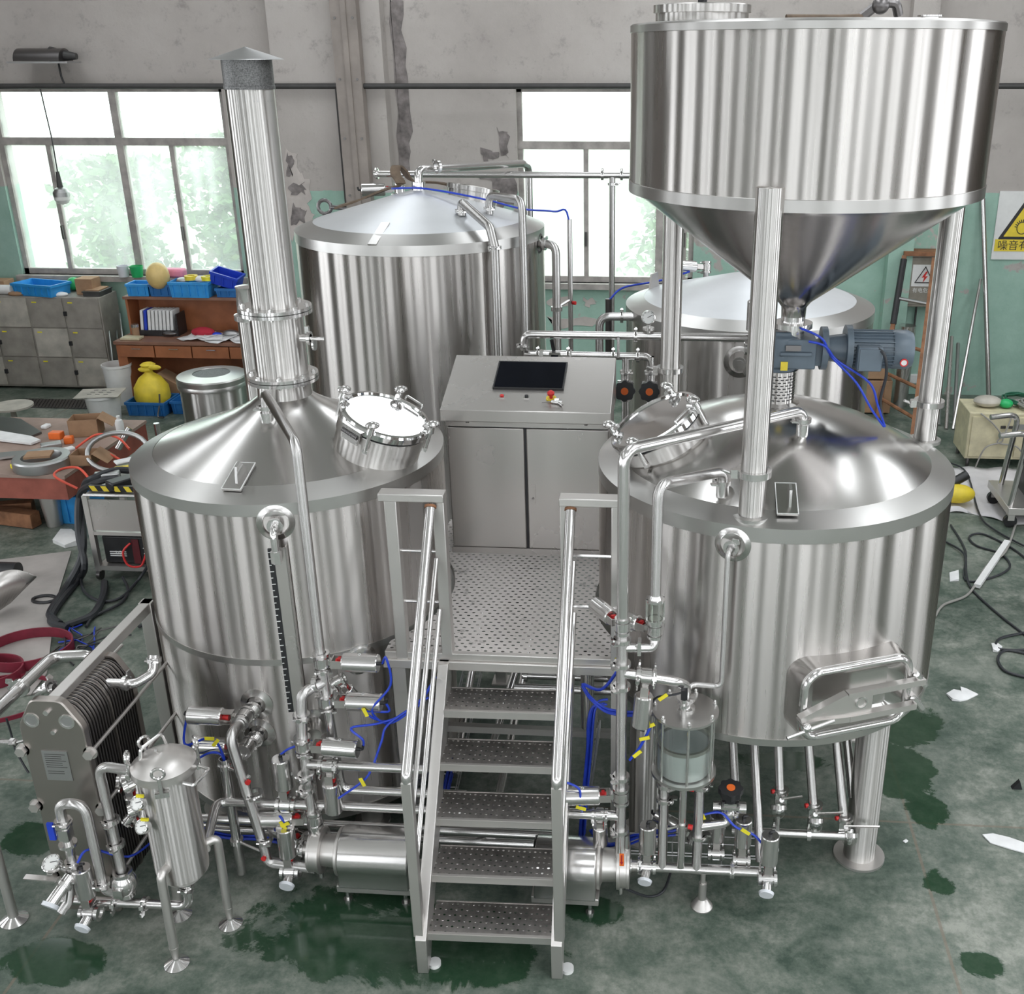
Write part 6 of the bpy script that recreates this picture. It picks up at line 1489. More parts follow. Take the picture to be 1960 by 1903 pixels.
# pipes between cabinet and cold tank, with two hand-wheel valves
YC = 6.55
zA = Py(1200, 643, YC).z; zB = Py(1150, 681, YC).z
xL_, xR_ = Py(1004, 660, YC).x, Py(1432, 646, YC).x
pipe('upper horizontal pipe above the control cabinet with gauge, running to the actuator', [(Py(1004, 676, YC).x, YC, zB + .03), (xL_, YC, zA), (xR_, YC, zA)], .0255, [((Py(1000, 662, YC).x, YC, Py(1000, 662, YC).z), (0, 0, 1)), ((Py(1217, 643, YC).x, YC, zA), (1, 0, 0))], .08, wing=(0, -.3, 1))
xe = Py(1245, 690, YC).x
pipe('lower horizontal pipe behind the control cabinet ending in an elbow', [(xL_, YC, zB), (xe, YC, zB), (xe, YC, Py(1245, 712, YC).z)], .0245, [((Py(u, 680, YC).x, YC, zB), (1, 0, 0)) for u in (1030, 1088, 1174, 1221)], .08, wing=(0, -.3, 1))
xd = Py(1198, 690, YC).x
for i, x in enumerate((xd, xe)):
    z1 = Py(1200, 712, YC).z
    pipe(('left' if i == 0 else 'right') + ' drop pipe carrying a hand-wheel valve beside the cabinet', [(x, YC, zB), (x, YC, z1), (x, YC, .04)], .024, [((x, YC, z1 - .0), (0, 0, 1))])
    wheel(('left' if i == 0 else 'right') + ' black hand-wheel valve with orange cap beside the control cabinet', (x, YC - .03, Py(1200, 741, YC).z), (0, -1, .12), (0, 0, 1), 1.05)
fm = Vector((Py(1063, 678, YC).x, YC, zB))
fmt = thing('flow_meter', 'inline flow meter with black sensor plug behind the console', 'meter', fm)
MB().cyl(fm - X_ * .10, fm + X_ * .10, .030, n=20).cyl(fm - X_ * .105, fm - X_ * .075, .036, n=6).cyl(fm + X_ * .075, fm + X_ * .105, .036, n=6).box(fm + Vector((0, -.02, .0)), (.07, .05, .05)).build('meter_body', 'bright', fmt)
MB().box(fm + Vector((0, -.047, 0)), (.045, .004, .02)).build('meter_display', 'screen', fmt)
MB().cyl(fm + Vector((-.01, 0, .03)), fm + Vector((-.02, -.02, .10)), .012).build('sensor_plug', 'black', fmt)
pg = thing('pressure_gauge', 'round white dial gauge standing on the upper pipe right of the cabinet', 'gauge', (Py(1240, 630, YC).x, YC, zA), 'dial gauges')
MB().cyl((Py(1241, 640, YC).x, YC, zA), (Py(1241, 640, YC).x, YC, Py(1241, 622, YC).z), .014).ring((Py(1241, 640, YC).x, YC, zA + .04), (Py(1241, 640, YC).x, YC, zA + .056), .036, .014, 20).build('gauge_stem', 'bright', pg)
gauge(pg, 1241, 608, YC - .03, (Py(1241, 622, YC).x, YC, Py(1241, 624, YC).z), 'gauge_case', .043, (.05, -1, .12))
vt = Vector((Py(1440, 672, YC).x, YC - .03, Py(1440, 664, YC).z))
valve('upright pneumatic valve on the end of the upper pipe behind the hopper leg', vt, (1, 0, 0), (0, 0, 1), 1.05)
pipe('short pale hose piece curving below that upright valve to the cold tank port', [vt - Z_ * .02, vt + Vector((.0, .05, -.12)), vt + Vector((-.02, .15, -.2))], .022, (), .03)
lkx = Py(1184, 660, YC).x
pipe('thin vertical link between the upper and lower pipes above the cabinet', [(lkx, YC - .03, zA), (lkx, YC - .03, zB)], .009)
e3 = Py(1200, 606, 7.5)
pipe('elbow pipe entering the left side of the cold water tank', [(Py(1202, 607, 7.6).x + .05, 7.62, Py(1200, 607, 7.6).z), (Py(1147, 607, 7.6).x, 7.62, Py(1147, 607, 7.6).z), (Py(1147, 607, 7.6).x, 7.62, .4)], .030, [((Py(1190, 607, 7.6).x, 7.62, Py(1190, 607, 7.6).z), (1, 0, 0))], .08, wing=(0, -.3, 1))
x4 = Py(1165, 600, 8.2).x
cd4 = thing('cable_conduit', 'dark upright conduit left of the cold water tank', 'conduit', (x4, 8.2, .2))
MB().cyl((x4, 8.2, .2), (x4, 8.2, Py(1165, 572, 8.2).z), .026, n=14).build('conduit_tube', 'dark_steel', cd4)
hose('thin blue hose rising from the dark conduit over the cold tank rim', [(x4, 8.2, Py(1165, 580, 8.2).z), (x4 + .02, 8.2, Py(1165, 570, 8.2).z), Py(1195, 550, 8.3), Py(1260, 538, 8.4), Py(1320, 520, 8.5)], .008)
vq = Py(1352, 512, 8.6)
valve('pneumatic valve on top of the cold tank cone, seen against the window', vq, (0, .3, 1), (-1, -.6, -.15), .95)
pipe('short stub under the pneumatic valve on the cold tank cone', [vq - Z_ * .02, vq + Vector((.0, .02, -.30))], .024)

# ------------------------------------------------------------------ under the platform
for i, (u0, v0, u1, v1, y, lab) in enumerate(((1000, 1292, 1180, 1302, 5.2, 'upper'), (985, 1316, 1180, 1330, 5.1, 'lower'))):
    a, b = Py(u0, v0, y), Py(u1, v1, y)
    pipe(lab + ' cross pipe seen below the deck behind the stair', [a, Vector((b.x, y, a.z))], .024, [(Vector((a.x + .02, y, a.z)), (1, 0, 0))] if i == 0 else ())
for i, (u0, v0, u1, v1) in enumerate(((905, 1275, 880, 1420), (985, 1290, 945, 1420), (1003, 1290, 960, 1500))):
    a, b = Pz(u0, v0, .35), Pz(u1, v1, .20)
    pipe(('left', 'middle', 'right')[i] + ' floor pipe running back under the deck, seen between the treads', [a + (a - b) * .8, b + (b - a) * .4], .026)
ra_, rb_ = Pz(845, 1560, .12), Pz(905, 1290, .12)
def wire_rack(label, a, b, w, name='cable_ladder'):
    t = thing(name, label, 'cable tray', a, 'wire cable trays'); a, b = V3(a), V3(b); d = (b - a).normalized(); s_ = d.cross(Z_).normalized(); Ln = (b - a).length
    for k in (-1, 0, 1): MB().cyl(a + s_ * w / 2 * k, b + s_ * w / 2 * k, .004, n=6).build('tray_wire', 'galv', t)
    for k in (-1, 1): MB().cyl(a + s_ * w / 2 * k + Z_ * .05, b + s_ * w / 2 * k + Z_ * .05, .004, n=6).build('tray_wire', 'galv', t)
    n = max(2, int(Ln / .12))
    for i in range(n + 1):
        p = a + d * Ln * i / n; MB().tube([p - s_ * w / 2 + Z_ * .05, p - s_ * w / 2, p + s_ * w / 2, p + s_ * w / 2 + Z_ * .05], .0035, 6).build('tray_rung', 'galv', t)
    return t
wire_rack('wire cable tray with blue hoses under the left edge of the stair', ra_, rb_, .12)
bundle('blue hose of the bundle lying in the wire tray under the stair', [ra_ + Z_ * .03, (ra_ + rb_) / 2 + Z_ * .035, rb_ + Z_ * .03], 6, .020)
wa_, wb_ = Pz(1120, 1590, .05), Pz(1150, 1350, .05)
wire_rack('wire cable tray standing right of the stair, filled with blue hose', Vector((Py(1118, 1580, 4.62).x, 4.62, .2)), Vector((Py(1145, 1345, 4.62).x, 4.64, .82)), .09)
wc_, wd_ = Pz(1195, 1628, .10), Pz(1472, 1640, .10)
wire_rack('wire cable tray lying on the floor behind the floor header', wc_, wd_, .16)
cs = Py(1117, 1300, 4.9)
cd5 = thing('cable_conduit', 'wide dark conduit mouth under the platform spilling blue hoses', 'conduit', cs)
MB().ring((cs.x + .02, 4.9, .62), (cs.x + .02, 4.9, 1.08), .036, .032, 22).build('conduit_tube', 'pipe', cd5)
yb = Py(890, 1590, 4.5)
pipe('pipe elbow seen between the lower treads behind the stair', [Py(850, 1592, 4.5), Py(905, 1592, 4.5), Py(925, 1583, 4.6)], .024, (), .05)

# ------------------------------------------------------------------ back wall: pipe, duct, lamps, sign, box
zp = 3.675
wp = tag(MB().cyl((XL, YB - .30, zp), (XR, YB - .30, zp), .032, n=14).build('wall_pipe', 'dark_pipe', origin=(0, YB - .3, zp)), 'dark horizontal pipe running along the whole back wall above the windows', 'pipe')
dxp = Py(655, 260, YB - .3).x
for xx in (dxp - 1.95, dxp, dxp + 3.2): MB().bx(xx - .02, xx + .02, YB - .30, YB, zp - .02, zp + .02).build('pipe_hanger', 'dark_pipe', wp)
tag(MB().cyl((dxp - .02, YB - .30, zp), (dxp - .02, YB - .30, .4), .020, n=12).build('drop_pipe', 'dark_pipe', origin=(dxp, YB - .3, 2)), 'thin dark pipe dropping from the wall pipe beside the metal duct', 'pipe')
dx0, dx1 = Py(648, 200, YB - .35).x, Py(697, 200, YB - .35).x
du = thing('cable_duct', 'tall brown sheet-metal cable duct fixed on the wall pilaster', 'duct', ((dx0 + dx1) / 2, YB - .3, 0))
MB().bx(dx0, dx1, YB - .38, YB - .23, 0, ZC).build('duct_cover', 'duct', du)
MB().bx((dx0 + dx1) / 2 - .025, (dx0 + dx1) / 2 + .035, YB - .40, YB - .37, 0, ZC).build('duct_ridge', 'duct', du)
for k in range(9): MB().cyl((dx0 + .05, YB - .38, .5 + .65 * k), (dx0 + .05, YB - .388, .5 + .65 * k), .014).cyl((dx1 - .05, YB - .38, .5 + .65 * k), (dx1 - .05, YB - .388, .5 + .65 * k), .014).build('duct_rivets', 'dark_steel', du)['kind'] = 'stuff'
fl = Py(88, 108, YB - .25)
fd = thing('flood_lamp', 'old dark flood lamp with curved reflector on the wall above the left window', 'lamp', (fl.x, YB - .2, fl.z - .1))
mb = MB(); k = 12; vs = []
for xx in (-.34, .22):
    for i in range(k + 1):
        t = PI * i / k; vs.append((fl.x + xx, YB - .22 - .16 * math.cos(t), fl.z + .14 * math.sin(t) - .05))
mb.add(vs, [(i, i + 1, k + 2 + i, k + 1 + i) for i in range(k)] + [tuple(range(k, -1, -1)), tuple(range(k + 1, 2 * k + 2))]); mb.build('reflector', 'dark_steel', fd)
MB().bx(fl.x - .40, fl.x + .34, YB - .42, YB - .10, fl.z - .075, fl.z - .055).build('lamp_rim', 'galv', fd)
MB().cyl((fl.x + .05, YB - .22, fl.z + .02), (fl.x + .36, YB - .22, fl.z + .0), .09, .035, 14).bx(fl.x - .05, fl.x + .05, YB - .1, YB - .012, fl.z - .03, fl.z + .03).build('ballast', 'dark_pipe', fd)
MB().tube([(fl.x + .14, YB - .25, fl.z - .06), (fl.x + .16, YB - .28, fl.z - .22), (fl.x + .20, YB - .30, zp)], .012, 8, .05).build('lamp_cable', 'black', fd)
bb = Py(117, 368, 12.9)
hb_ = thing('bulb_lamp', 'white bulb lamp hanging on a long cord before the left window', 'lamp', (bb.x, 12.9, bb.z))
MB().tube([(Py(76, 166, YB - .3).x, YB - .3, zp), (bb.x - .02, 12.95, bb.z + .6), (bb.x, 12.9, bb.z + .12)], .008, 6).build('lamp_cord', 'dark_pipe', hb_)
MB().cyl((bb.x, 12.9, bb.z + .06), (bb.x, 12.9, bb.z + .24), .035, .02, 12).build('lamp_holder', 'dark_pipe', hb_)
MB().lathe([(.03, .06), (.07, .04), (.095, .0), (.095, -.05)], (bb.x, 12.9, bb.z), 20).build('bulb_base', 'galv', hb_)
MB().lathe([(.093, -.05), (.09, -.09), (.06, -.13), (0, -.15)], (bb.x, 12.9, bb.z), 20).build('bulb_glass', 'white_lens', hb_)
# noise warning sign
s0, s1 = Py(1915, 366, YB - .03), Py(1905, 497, YB - .03)
sx0_, sz1, sz0 = s0.x, s0.z, s1.z; sw_ = .62
sg_ = thing('warning_sign', 'white noise hazard sign with yellow triangle on the mint wall at right', 'sign', (sx0_ + sw_ / 2, YB - .02, sz0))
MB().bx(sx0_, sx0_ + sw_, YB - .02, YB - .004, sz0, sz1).build('sign_board', 'white_plastic', sg_)
tcx, tz = sx0_ + sw_ / 2, sz0 + .27
def tri(r): return [(r * math.cos(PI / 2 + k * 2 * PI / 3), r * math.sin(PI / 2 + k * 2 * PI / 3)) for k in range(3)]
MB().prism([(a, b) for a, b in rounded(tri(.31), .03)], (tcx, YB - .022, tz + .12), X_, Z_, .002).build('triangle_border', 'black', sg_)
MB().prism([(a, b) for a, b in rounded(tri(.235), .01)], (tcx, YB - .0255, tz + .12), X_, Z_, .002).build('triangle_field', 'yellow', sg_)
hd_ = MB()
hd_.tube([(tcx + .06 * math.cos(t), YB - .029, tz + .105 + .07 * math.sin(t)) for t in [2 * PI * i / 20 for i in range(20)]], .005, 6, closed=True)
for k in range(9):
    t = PI * .2 + PI * .75 * k / 8; hd_.beam((tcx + .062 * math.cos(t), YB - .029, tz + .105 + .072 * math.sin(t)), (tcx + .09 * math.cos(t), YB - .029, tz + .105 + .10 * math.sin(t)), .004, .010, (1, 0, 0))
hd_.build('ear_symbol', 'black', sg_)['kind'] = 'stuff'
MB().bx(sx0_ + .02, sx0_ + sw_ - .02, YB - .026, YB - .02, sz0 + .10, sz0 + .24).build('text_band', 'yellow', sg_)
def text(body, p, size, m, root, rz=0.0, align='LEFT', rx=PI / 2):
    c = bpy.data.curves.new('lettering', 'FONT'); c.body = body; c.size = size; c.extrude = .0008; c.align_x = align; c.materials.append(MT[m])
    o = bpy.data.objects.new('lettering_curve', c); COL.objects.link(o); bpy.context.view_layer.update()
    me = bpy.data.meshes.new_from_object(o.evaluated_get(bpy.context.evaluated_depsgraph_get())); bpy.data.objects.remove(o)
    me.materials.clear(); me.materials.append(MT[m])
    o = bpy.data.objects.new('lettering', me); COL.objects.link(o); o.parent = root; o.location = V3(p) - V3(root['at']); o.rotation_euler = (rx, 0, rz); return o
text('噪音有害', (sx0_ + .05, YB - .0275, sz0 + .125), .125, 'black', sg_)
# electrical box with shock sign
b0, b1 = Py(1738, 488, YB - .18), Py(1792, 588, YB - .18)
eb = thing('electrical_box', 'grey-brown electrical box with shock warning sticker behind the ladder', 'box', ((b0.x + b1.x) / 2, YB - .1, b1.z))
bevel(MB().bx(b0.x, b1.x + .06, YB - .18, YB - .012, b1.z, b0.z).build('box_body', 'box_grey', eb), .008)
bevel(MB().bx(b0.x + .03, b1.x + .03, YB - .19, YB - .175, b1.z + .03, b0.z - .03).build('box_door', 'box_grey', eb), .004)
MB().bx(b0.x - .06, b1.x + .12, YB - .26, YB - .012, b0.z, b0.z + .05).build('box_roof', 'rust', eb)
ex, ez = (b0.x + b1.x) / 2 + .02, (b0.z + b1.z) / 2 + .07
MB().bx(ex - .15, ex + .15, YB - .194, YB - .189, ez - .13, ez + .13).build('sticker', 'white_plastic', eb)
tr_ = tri(.125); MB().tube([(ex + a, YB - .196, ez + b - .02) for a, b in tr_], .010, 6, closed=True).build('triangle_border', 'black', eb)
MB().prism([(.01, .07), (-.035, -.005), (-.005, -.0), (-.02, -.07), (.035, .015), (.005, .01), (.03, .07)], (ex, YB - .195, ez - .02), X_, Z_, .002).build('lightning_bolt', 'red', eb)
text('有电危险', (ex - .13, YB - .192, ez - .20), .062, 'white_plastic', eb)
cdp = MB().cyl((b0.x + .05, YB - .06, 0), (b0.x + .05, YB - .06, b1.z), .035).cyl((b0.x + .20, YB - .04, .0), (b0.x + .20, YB - .04, b1.z), .012).build('feed_conduit', 'dark_pipe', eb)
for k, (u, v) in enumerate(((1741, 725), (1735, 770))):
    p = Py(u, v, YB - .03); sk_ = thing('wall_socket', ('upper' if k == 0 else 'lower') + ' white power socket on the mint wall behind the ladder', 'socket', p, 'wall sockets')
    bevel(MB().bx(p.x - .10, p.x + .12, YB - .05, YB, p.z - .06, p.z + .06).build('socket_plate', 'white_plastic', sk_), .01)
    MB().cyl((p.x - .03, YB - .05, p.z), (p.x - .03, YB - .056, p.z), .035, n=18).build('socket_face', 'locker_b', sk_)
# rusty ladder
la, lb = Py(1731, 490, 13.1), Pz(1680, 800); lc, ld = Py(1788, 495, 13.1), Pz(1745, 845)
ld_ = thing('rusty_ladder', 'rusty improvised ladder leaning on the mint wall at right', 'ladder', lb)
MB().beam(lb, la, .05, .05).build('ladder_rail', 'rust', ld_); MB().beam(ld, lc, .05, .05).build('ladder_rail', 'rust', ld_)
MB().cyl(la + (lb - la) * .02, la + (lb - la) * .42, .038, n=10).build('rail_wrap', 'black', ld_)
for k, f in enumerate((.26, .52, .72, .88)):
    MB().cyl(la + (lb - la) * f, lc + (ld - lc) * f, .022, n=8).build('ladder_rung', 'galv' if k == 0 else 'rust', ld_)
# bars and pipes leaning at the wall
for (u0, v0, yy, u1, v1, r_, m_, lab) in ((1881, 380, YB - .05, 1893, 775, .030, 'pipe', 'tall steel tube leaning upright against the mint wall'), (1877, 535, YB - .1, 1824, 822, .020, 'pipe', 'thin steel rod leaning diagonally beside the tall tube'), (1834, 658, YB - .2, 1826, 822, .022, 'galv', 'short bright bar leaning behind the right hopper leg'),
                                         (1822, 645, YB - .25, 1811, 822, .022, 'sheet', 'flat grey bar leaning behind the right hopper leg'), (1800, 700, YB - .3, 1797, 815, .024, 'galv', 'short wide strip leaning behind the right hopper leg')):
    a, b = Py(u0, v0, yy), Pz(u1, v1)
    tag(MB().cyl(b, a, r_, n=14).build('leaning_bar', m_, origin=b), lab, 'bar', 'steel bars leaning on the wall')
gp = Py(1830, 500, YB - .1)
gas = tag(MB().cyl((gp.x - .05, YB - .08, 0), (gp.x - .05, YB - .08, 2.6), .055, n=16).build('drain_pipe', 'box_grey', origin=(gp.x, YB, 1)), 'beige vertical drain pipe on the wall behind the right hopper leg', 'pipe')
for zz_ in (.6, 1.15, 1.25, 1.9, 2.3): MB().ring((gp.x - .05, YB - .08, zz_), (gp.x - .05, YB - .08, zz_ + .05), .066, .05, 16).build('pipe_collar', 'box_grey', gas)
# stacked cartons behind the cold tank
for k, (u, v) in enumerate(((1672, 790), (1666, 735))):
    p = Py(u, v, 12.6); w_ = .34
    c = MB().bx(p.x - w_ / 2, p.x + w_ / 2, 12.5, 12.85, .02 + k * .42, .42 + k * .42).build('carton', 'card', origin=(p.x, 12.6, .2 + k * .42))
    tag(c, ('lower' if k == 0 else 'upper') + ' cardboard carton of the stack right of the cold tank', 'box', 'stacked cartons'); bevel(c, .006)
bp_ = Py(1722, 760, 12.9); 
tag(MB().cyl((bp_.x, 12.9, 0), (bp_.x, 12.9, 1.0), .10, n=20).build('steel_pipe_piece', 'pipe', origin=(bp_.x, 12.9, 0)), 'upright thick steel pipe piece standing behind the grey motor', 'pipe')

# ------------------------------------------------------------------ right rear floor: cream cabinet, cart, tarp, cables
cy_ = 10.75; cx0 = Py(1856, 800, cy_).x
cc_ = thing('cream_cabinet', 'cream steel cabinet with cables and a green reel on top at right', 'cabinet', (cx0 + .4, cy_ + .2, 0))
cht = Py(1856, 790, cy_).z
bevel(MB().bx(cx0, cx0 + .95, cy_, cy_ + .5, .10, cht).build('body', 'cream', cc_), .01)
for k in range(2): bevel(MB().bx(cx0 + .03 + k * .46, cx0 + .47 + k * .46, cy_ - .012, cy_ + .004, .13, cht - .04).build('door', 'cream', cc_), .004)
for k, xx in enumerate((cx0 + .32, cx0 + .40)): MB().bx(xx, xx + .05, cy_ - .018, cy_ - .01, cht - .16, cht - .13).build('latch', 'dark_steel', cc_)
MB().bx(cx0 + .46, cx0 + .62, cy_ - .018, cy_ - .01, cht - .17, cht - .11).build('label_plate', 'galv', cc_)
for (a, b) in ((.05, .05), (.9, .05), (.05, .45), (.9, .45)): MB().cyl((cx0 + a, cy_ + b, 0), (cx0 + a, cy_ + b, .11), .02).build('leg', 'dark_steel', cc_)
def coil(label, c, R, turns, r, m, tilt=(0, 0, 1), cat='cable', name='cable_coil', seed=0, jit=.25):
    rr_ = random.Random(seed); x, y, d = frame_of(tilt); P = []; c = V3(c); n = int(turns * 14)
    for i in range(n):
        t = 2 * PI * i / 14; q = R * (1 + rr_.uniform(-jit, jit) * .5 + .12 * math.sin(i * .37)); P.append(c + x * q * math.cos(t) + y * q * math.sin(t) + d * (r * 1.2 * (i / 14.0) + rr_.uniform(0, r)))
    return tag(MB().tube(P, r, 7).build(name, m, origin=c), label, cat, 'cable coils')
coil('beige rope coil lying on the cream cabinet', (cx0 + .70, cy_ + .18, cht + .01), .17, 5, .011, 'grey_cable', seed=1)
coil('dark green cord coil at the back of the cream cabinet top', (cx0 + .62, cy_ + .36, cht + .01), .19, 5, .009, 'hose_green' if 'hose_green' in MT else 'green_pl', seed=2)
dv_ = Vector((cx0 + .22, cy_ + .22, cht + .06))
tag(MB().sphere(dv_, .12, 16, 10, (1.2, .9, .5)).build('sanding_disc', 'locker_b', origin=dv_), 'grey rounded tool lying left on the cream cabinet', 'tool')
gq = Vector((cx0 + .40, cy_ + .18, cht + .05)); tag(MB().sphere(gq, .06, 14, 8, (1.2, 1, .8)).build('round_plug', 'green_pl', origin=gq), 'dark green cap next to the grey tool on the cream cabinet', 'cap')
for k, pts in enumerate(([(.1, -.02, .0), (.25, -.05, -.12), (.35, -.05, -.28), (.18, -.06, -.36), (.10, -.06, -.62)], [(.42, -.02, .0), (.36, -.05, -.2), (.30, -.05, -.3), (.5, -.06, -.34), (.62, -.06, -.5)])):
    hose(('left' if k == 0 else 'right') + ' grey cord dangling over the front of the cream cabinet', [Vector((cx0 + a, cy_ + b, cht + c)) for a, b, c in pts], .008, 'grey_cable', 'cable', 'grey cords', 'grey_cord')
# welding cart at the right edge
ct0 = Pz(1915, 985); cr = thing('welding_cart', 'wheeled steel cart with bent tube handles and black cable coils, right edge', 'cart', ct0)
zc0 = .14
bevel(MB().bx(ct0.x - .05, ct0.x + .9, ct0.y - .35, ct0.y + .35, zc0, zc0 + .07).build('cart_bed', 'frame', cr), .004)
for (a, b) in ((.0, -.28), (.0, .28), (.85, -.28), (.85, .28)):
    w_ = MB().cyl((ct0.x + a, ct0.y + b - .02, .06), (ct0.x + a, ct0.y + b + .02, .06), .06, n=18).build('caster_wheel', 'black', cr)
    MB().bx(ct0.x + a - .03, ct0.x + a + .03, ct0.y + b - .03, ct0.y + b + .03, .07, zc0).build('caster_fork', 'frame', w_)
hz_ = Py(1910, 808, ct0.y).z
for yy, off in ((-.28, .0), (.25, .06)):
    MB().tube([(ct0.x - .02 + off, ct0.y + yy, zc0 + .05), (ct0.x + .05 + off, ct0.y + yy, hz_), (ct0.x - .22 + off, ct0.y + yy - .05, hz_ - .02)], .026, 12, .09).build('cart_handle', 'pipe', cr)
MB().bx(ct0.x + .18, ct0.x + .8, ct0.y - .25, ct0.y + .25, zc0 + .07, zc0 + .55).build('welder_case', 'black', cr)
coil('big black welding cable coil hanging on the cart handles', (ct0.x + .28, ct0.y - .28, .72), .20, 7, .014, 'black_hose', (.0, -1, .3), seed=5)
# tarp on the floor
tp0 = [Pz(u, v) for u, v in ((1800, 905), (1960, 905), (2050, 1000), (1960, 998), (1915, 985), (1880, 990), (1842, 985), (1790, 985))]
mb = MB(); gx_, gy_ = 24, 14; vs = []
a0, a1, b0_, b1_ = Pz(1770, 985), Pz(2060, 1005), Pz(1770, 895), Pz(2060, 900)
for j in range(gy_ + 1):
    for i in range(gx_ + 1):
        s_, t_ = i / gx_, j / gy_; p = (a0 * (1 - s_) + a1 * s_) * (1 - t_) + (b0_ * (1 - s_) + b1_ * s_) * t_
        z_ = .012 + .012 * math.sin(i * 1.3 + j * .8) + (.045 * max(0, math.sin(s_ * 9.0)) if j == 0 else 0); vs.append((p.x, p.y + (.12 * math.sin(s_ * 7) if j == 0 else 0), z_))
mb.add(vs, [(j * (gx_ + 1) + i, j * (gx_ + 1) + i + 1, (j + 1) * (gx_ + 1) + i + 1, (j + 1) * (gx_ + 1) + i) for j in range(gy_) for i in range(gx_)])
tt = tag(mb.build('floor_tarp', 'tarp'), 'crumpled white tarp spread on the floor under the right cart', 'tarp')
md = tt.modifiers.new('thick', 'SOLIDIFY'); md.thickness = .006
yg = Pz(1832, 945, .12); yt = thing('angle_grinder', 'yellow and black power tool lying on the tarp beside the mash tun', 'tool', yg)
MB().sphere(yg, .13, 18, 10, (1.3, .8, .7)).build('tool_body', 'yellow', yt); MB().cyl(yg + Vector((-.10, .05, .05)), yg + Vector((.10, .10, .16)), .045).build('tool_grip', 'black', yt)
hose('long thin grey cable crossing the tarp and floor on the right', [Pz(1815, 885, .03), Pz(1850, 905, .03), Pz(1875, 985, .03), Pz(1905, 1015, .02), Pz(1960, 1045, .02)], .009, 'black_hose', 'cable', 'floor cables', 'floor_cable')
hose('figure-eight black cable lying on the right floor', [Pz(1820, 1005, .012), Pz(1848, 1055, .012), Pz(1848, 1110, .012), Pz(1900, 1105, .012), Pz(1933, 1085, .012), Pz(1915, 1060, .012), Pz(1870, 1045, .012), Pz(1855, 1028, .012), Pz(1880, 1022, .012), Pz(1930, 1045, .012), Pz(1965, 1070, .012)], .009, 'black_hose', 'cable', 'floor cables', 'floor_cable')
hose('second black cable running diagonally down the right floor', [Pz(1812, 1038, .012), Pz(1845, 1060, .03), Pz(1850, 1100, .03), Pz(1862, 1130, .012), Pz(1910, 1175, .012), Pz(1968, 1220, .012)], .009, 'black_hose', 'cable', 'floor cables', 'floor_cable')
hose('pale grey cable winding from the mash tun toward the right edge', [Pz(1790, 1180, .014), Pz(1806, 1158, .014), Pz(1850, 1140, .014), Pz(1872, 1110, .03), Pz(1890, 1082, .03), Pz(1925, 1055, .03), Pz(1945, 1000, .02)], .010, 'grey_cable', 'cable', 'floor cables', 'floor_cable')
fa, fb_ = Pz(1870, 1122, .03), Pz(1928, 1037, .03); tag(MB().beam(fa, fb_, .05, .03).build('aluminium_bar', 'white_plastic', origin=fa), 'pale straight bar lying across the right floor cables', 'bar')
hose('looped black cable at the right edge of the green floor', [Pz(1968, 1210, .012), Pz(1915, 1222, .012), Pz(1908, 1240, .012), Pz(1940, 1245, .012), Pz(1968, 1243, .012)], .010, 'black_hose', 'cable', 'floor cables', 'floor_cable')
hose('lower looped black cable at the right edge of the green floor', [Pz(1968, 1252, .012), Pz(1925, 1245, .012), Pz(1910, 1262, .012), Pz(1925, 1285, .012), Pz(1968, 1297, .012)], .010, 'black_hose', 'cable', 'floor cables', 'floor_cable')
def scrap(label, pts, z=.006, m='paper', lift=.02, cat='paper', group='paper scraps on the floor'):
    r_ = random.Random(len(label)); P = [Pz(u, v, 0) for u, v in pts]; c = sum(P, Vector((0, 0, 0))) / len(P)
    vs = [c + Vector((0, 0, z + lift))] + [p + Vector((0, 0, z + r_.uniform(0, lift))) for p in P] + [p + Vector((0, 0, z - .004)) for p in P]
    k = len(P); mb = MB().add(vs, [(0, 1 + i, 1 + (i + 1) % k) for i in range(k)] + [(1 + i, 1 + k + i, 1 + k + (i + 1) % k, 1 + (i + 1) % k) for i in range(k)])
    return tag(mb.build('paper_scrap', m, origin=c), label, cat, group)
scrap('crumpled white paper with a bite-shaped notch, right of the mash tun door', [(1811, 1330), (1825, 1323), (1838, 1326), (1842, 1332), (1845, 1330), (1838, 1318), (1850, 1322), (1872, 1331), (1852, 1341), (1838, 1344), (1822, 1342)])
scrap('small square white paper on the floor right of the mash tun', [(1817, 1098), (1834, 1096), (1835, 1113), (1818, 1114)])
scrap('white paper bit on the looped cable at the right', [(1897, 1235), (1910, 1233), (1918, 1242), (1910, 1250), (1900, 1248)])
scrap('tiny torn paper near the wet patch at bottom right', [(1728, 1612), (1734, 1608), (1738, 1612), (1733, 1615)], lift=.008)
scrap('white wet foam streak flattened on the floor at the right edge', [(1880, 1600), (1900, 1597), (1930, 1605), (1962, 1615), (1962, 1635), (1930, 1626), (1895, 1615)], lift=.004)
bt_ = Pz(1945, 1500, .02); tag(MB().prism([(-.03, -.02), (.03, -.02), (.01, .035)], bt_, X_, Z_, .03).build('black_wedge', 'black', origin=bt_), 'small black wedge standing on the floor at the right edge', 'wedge')

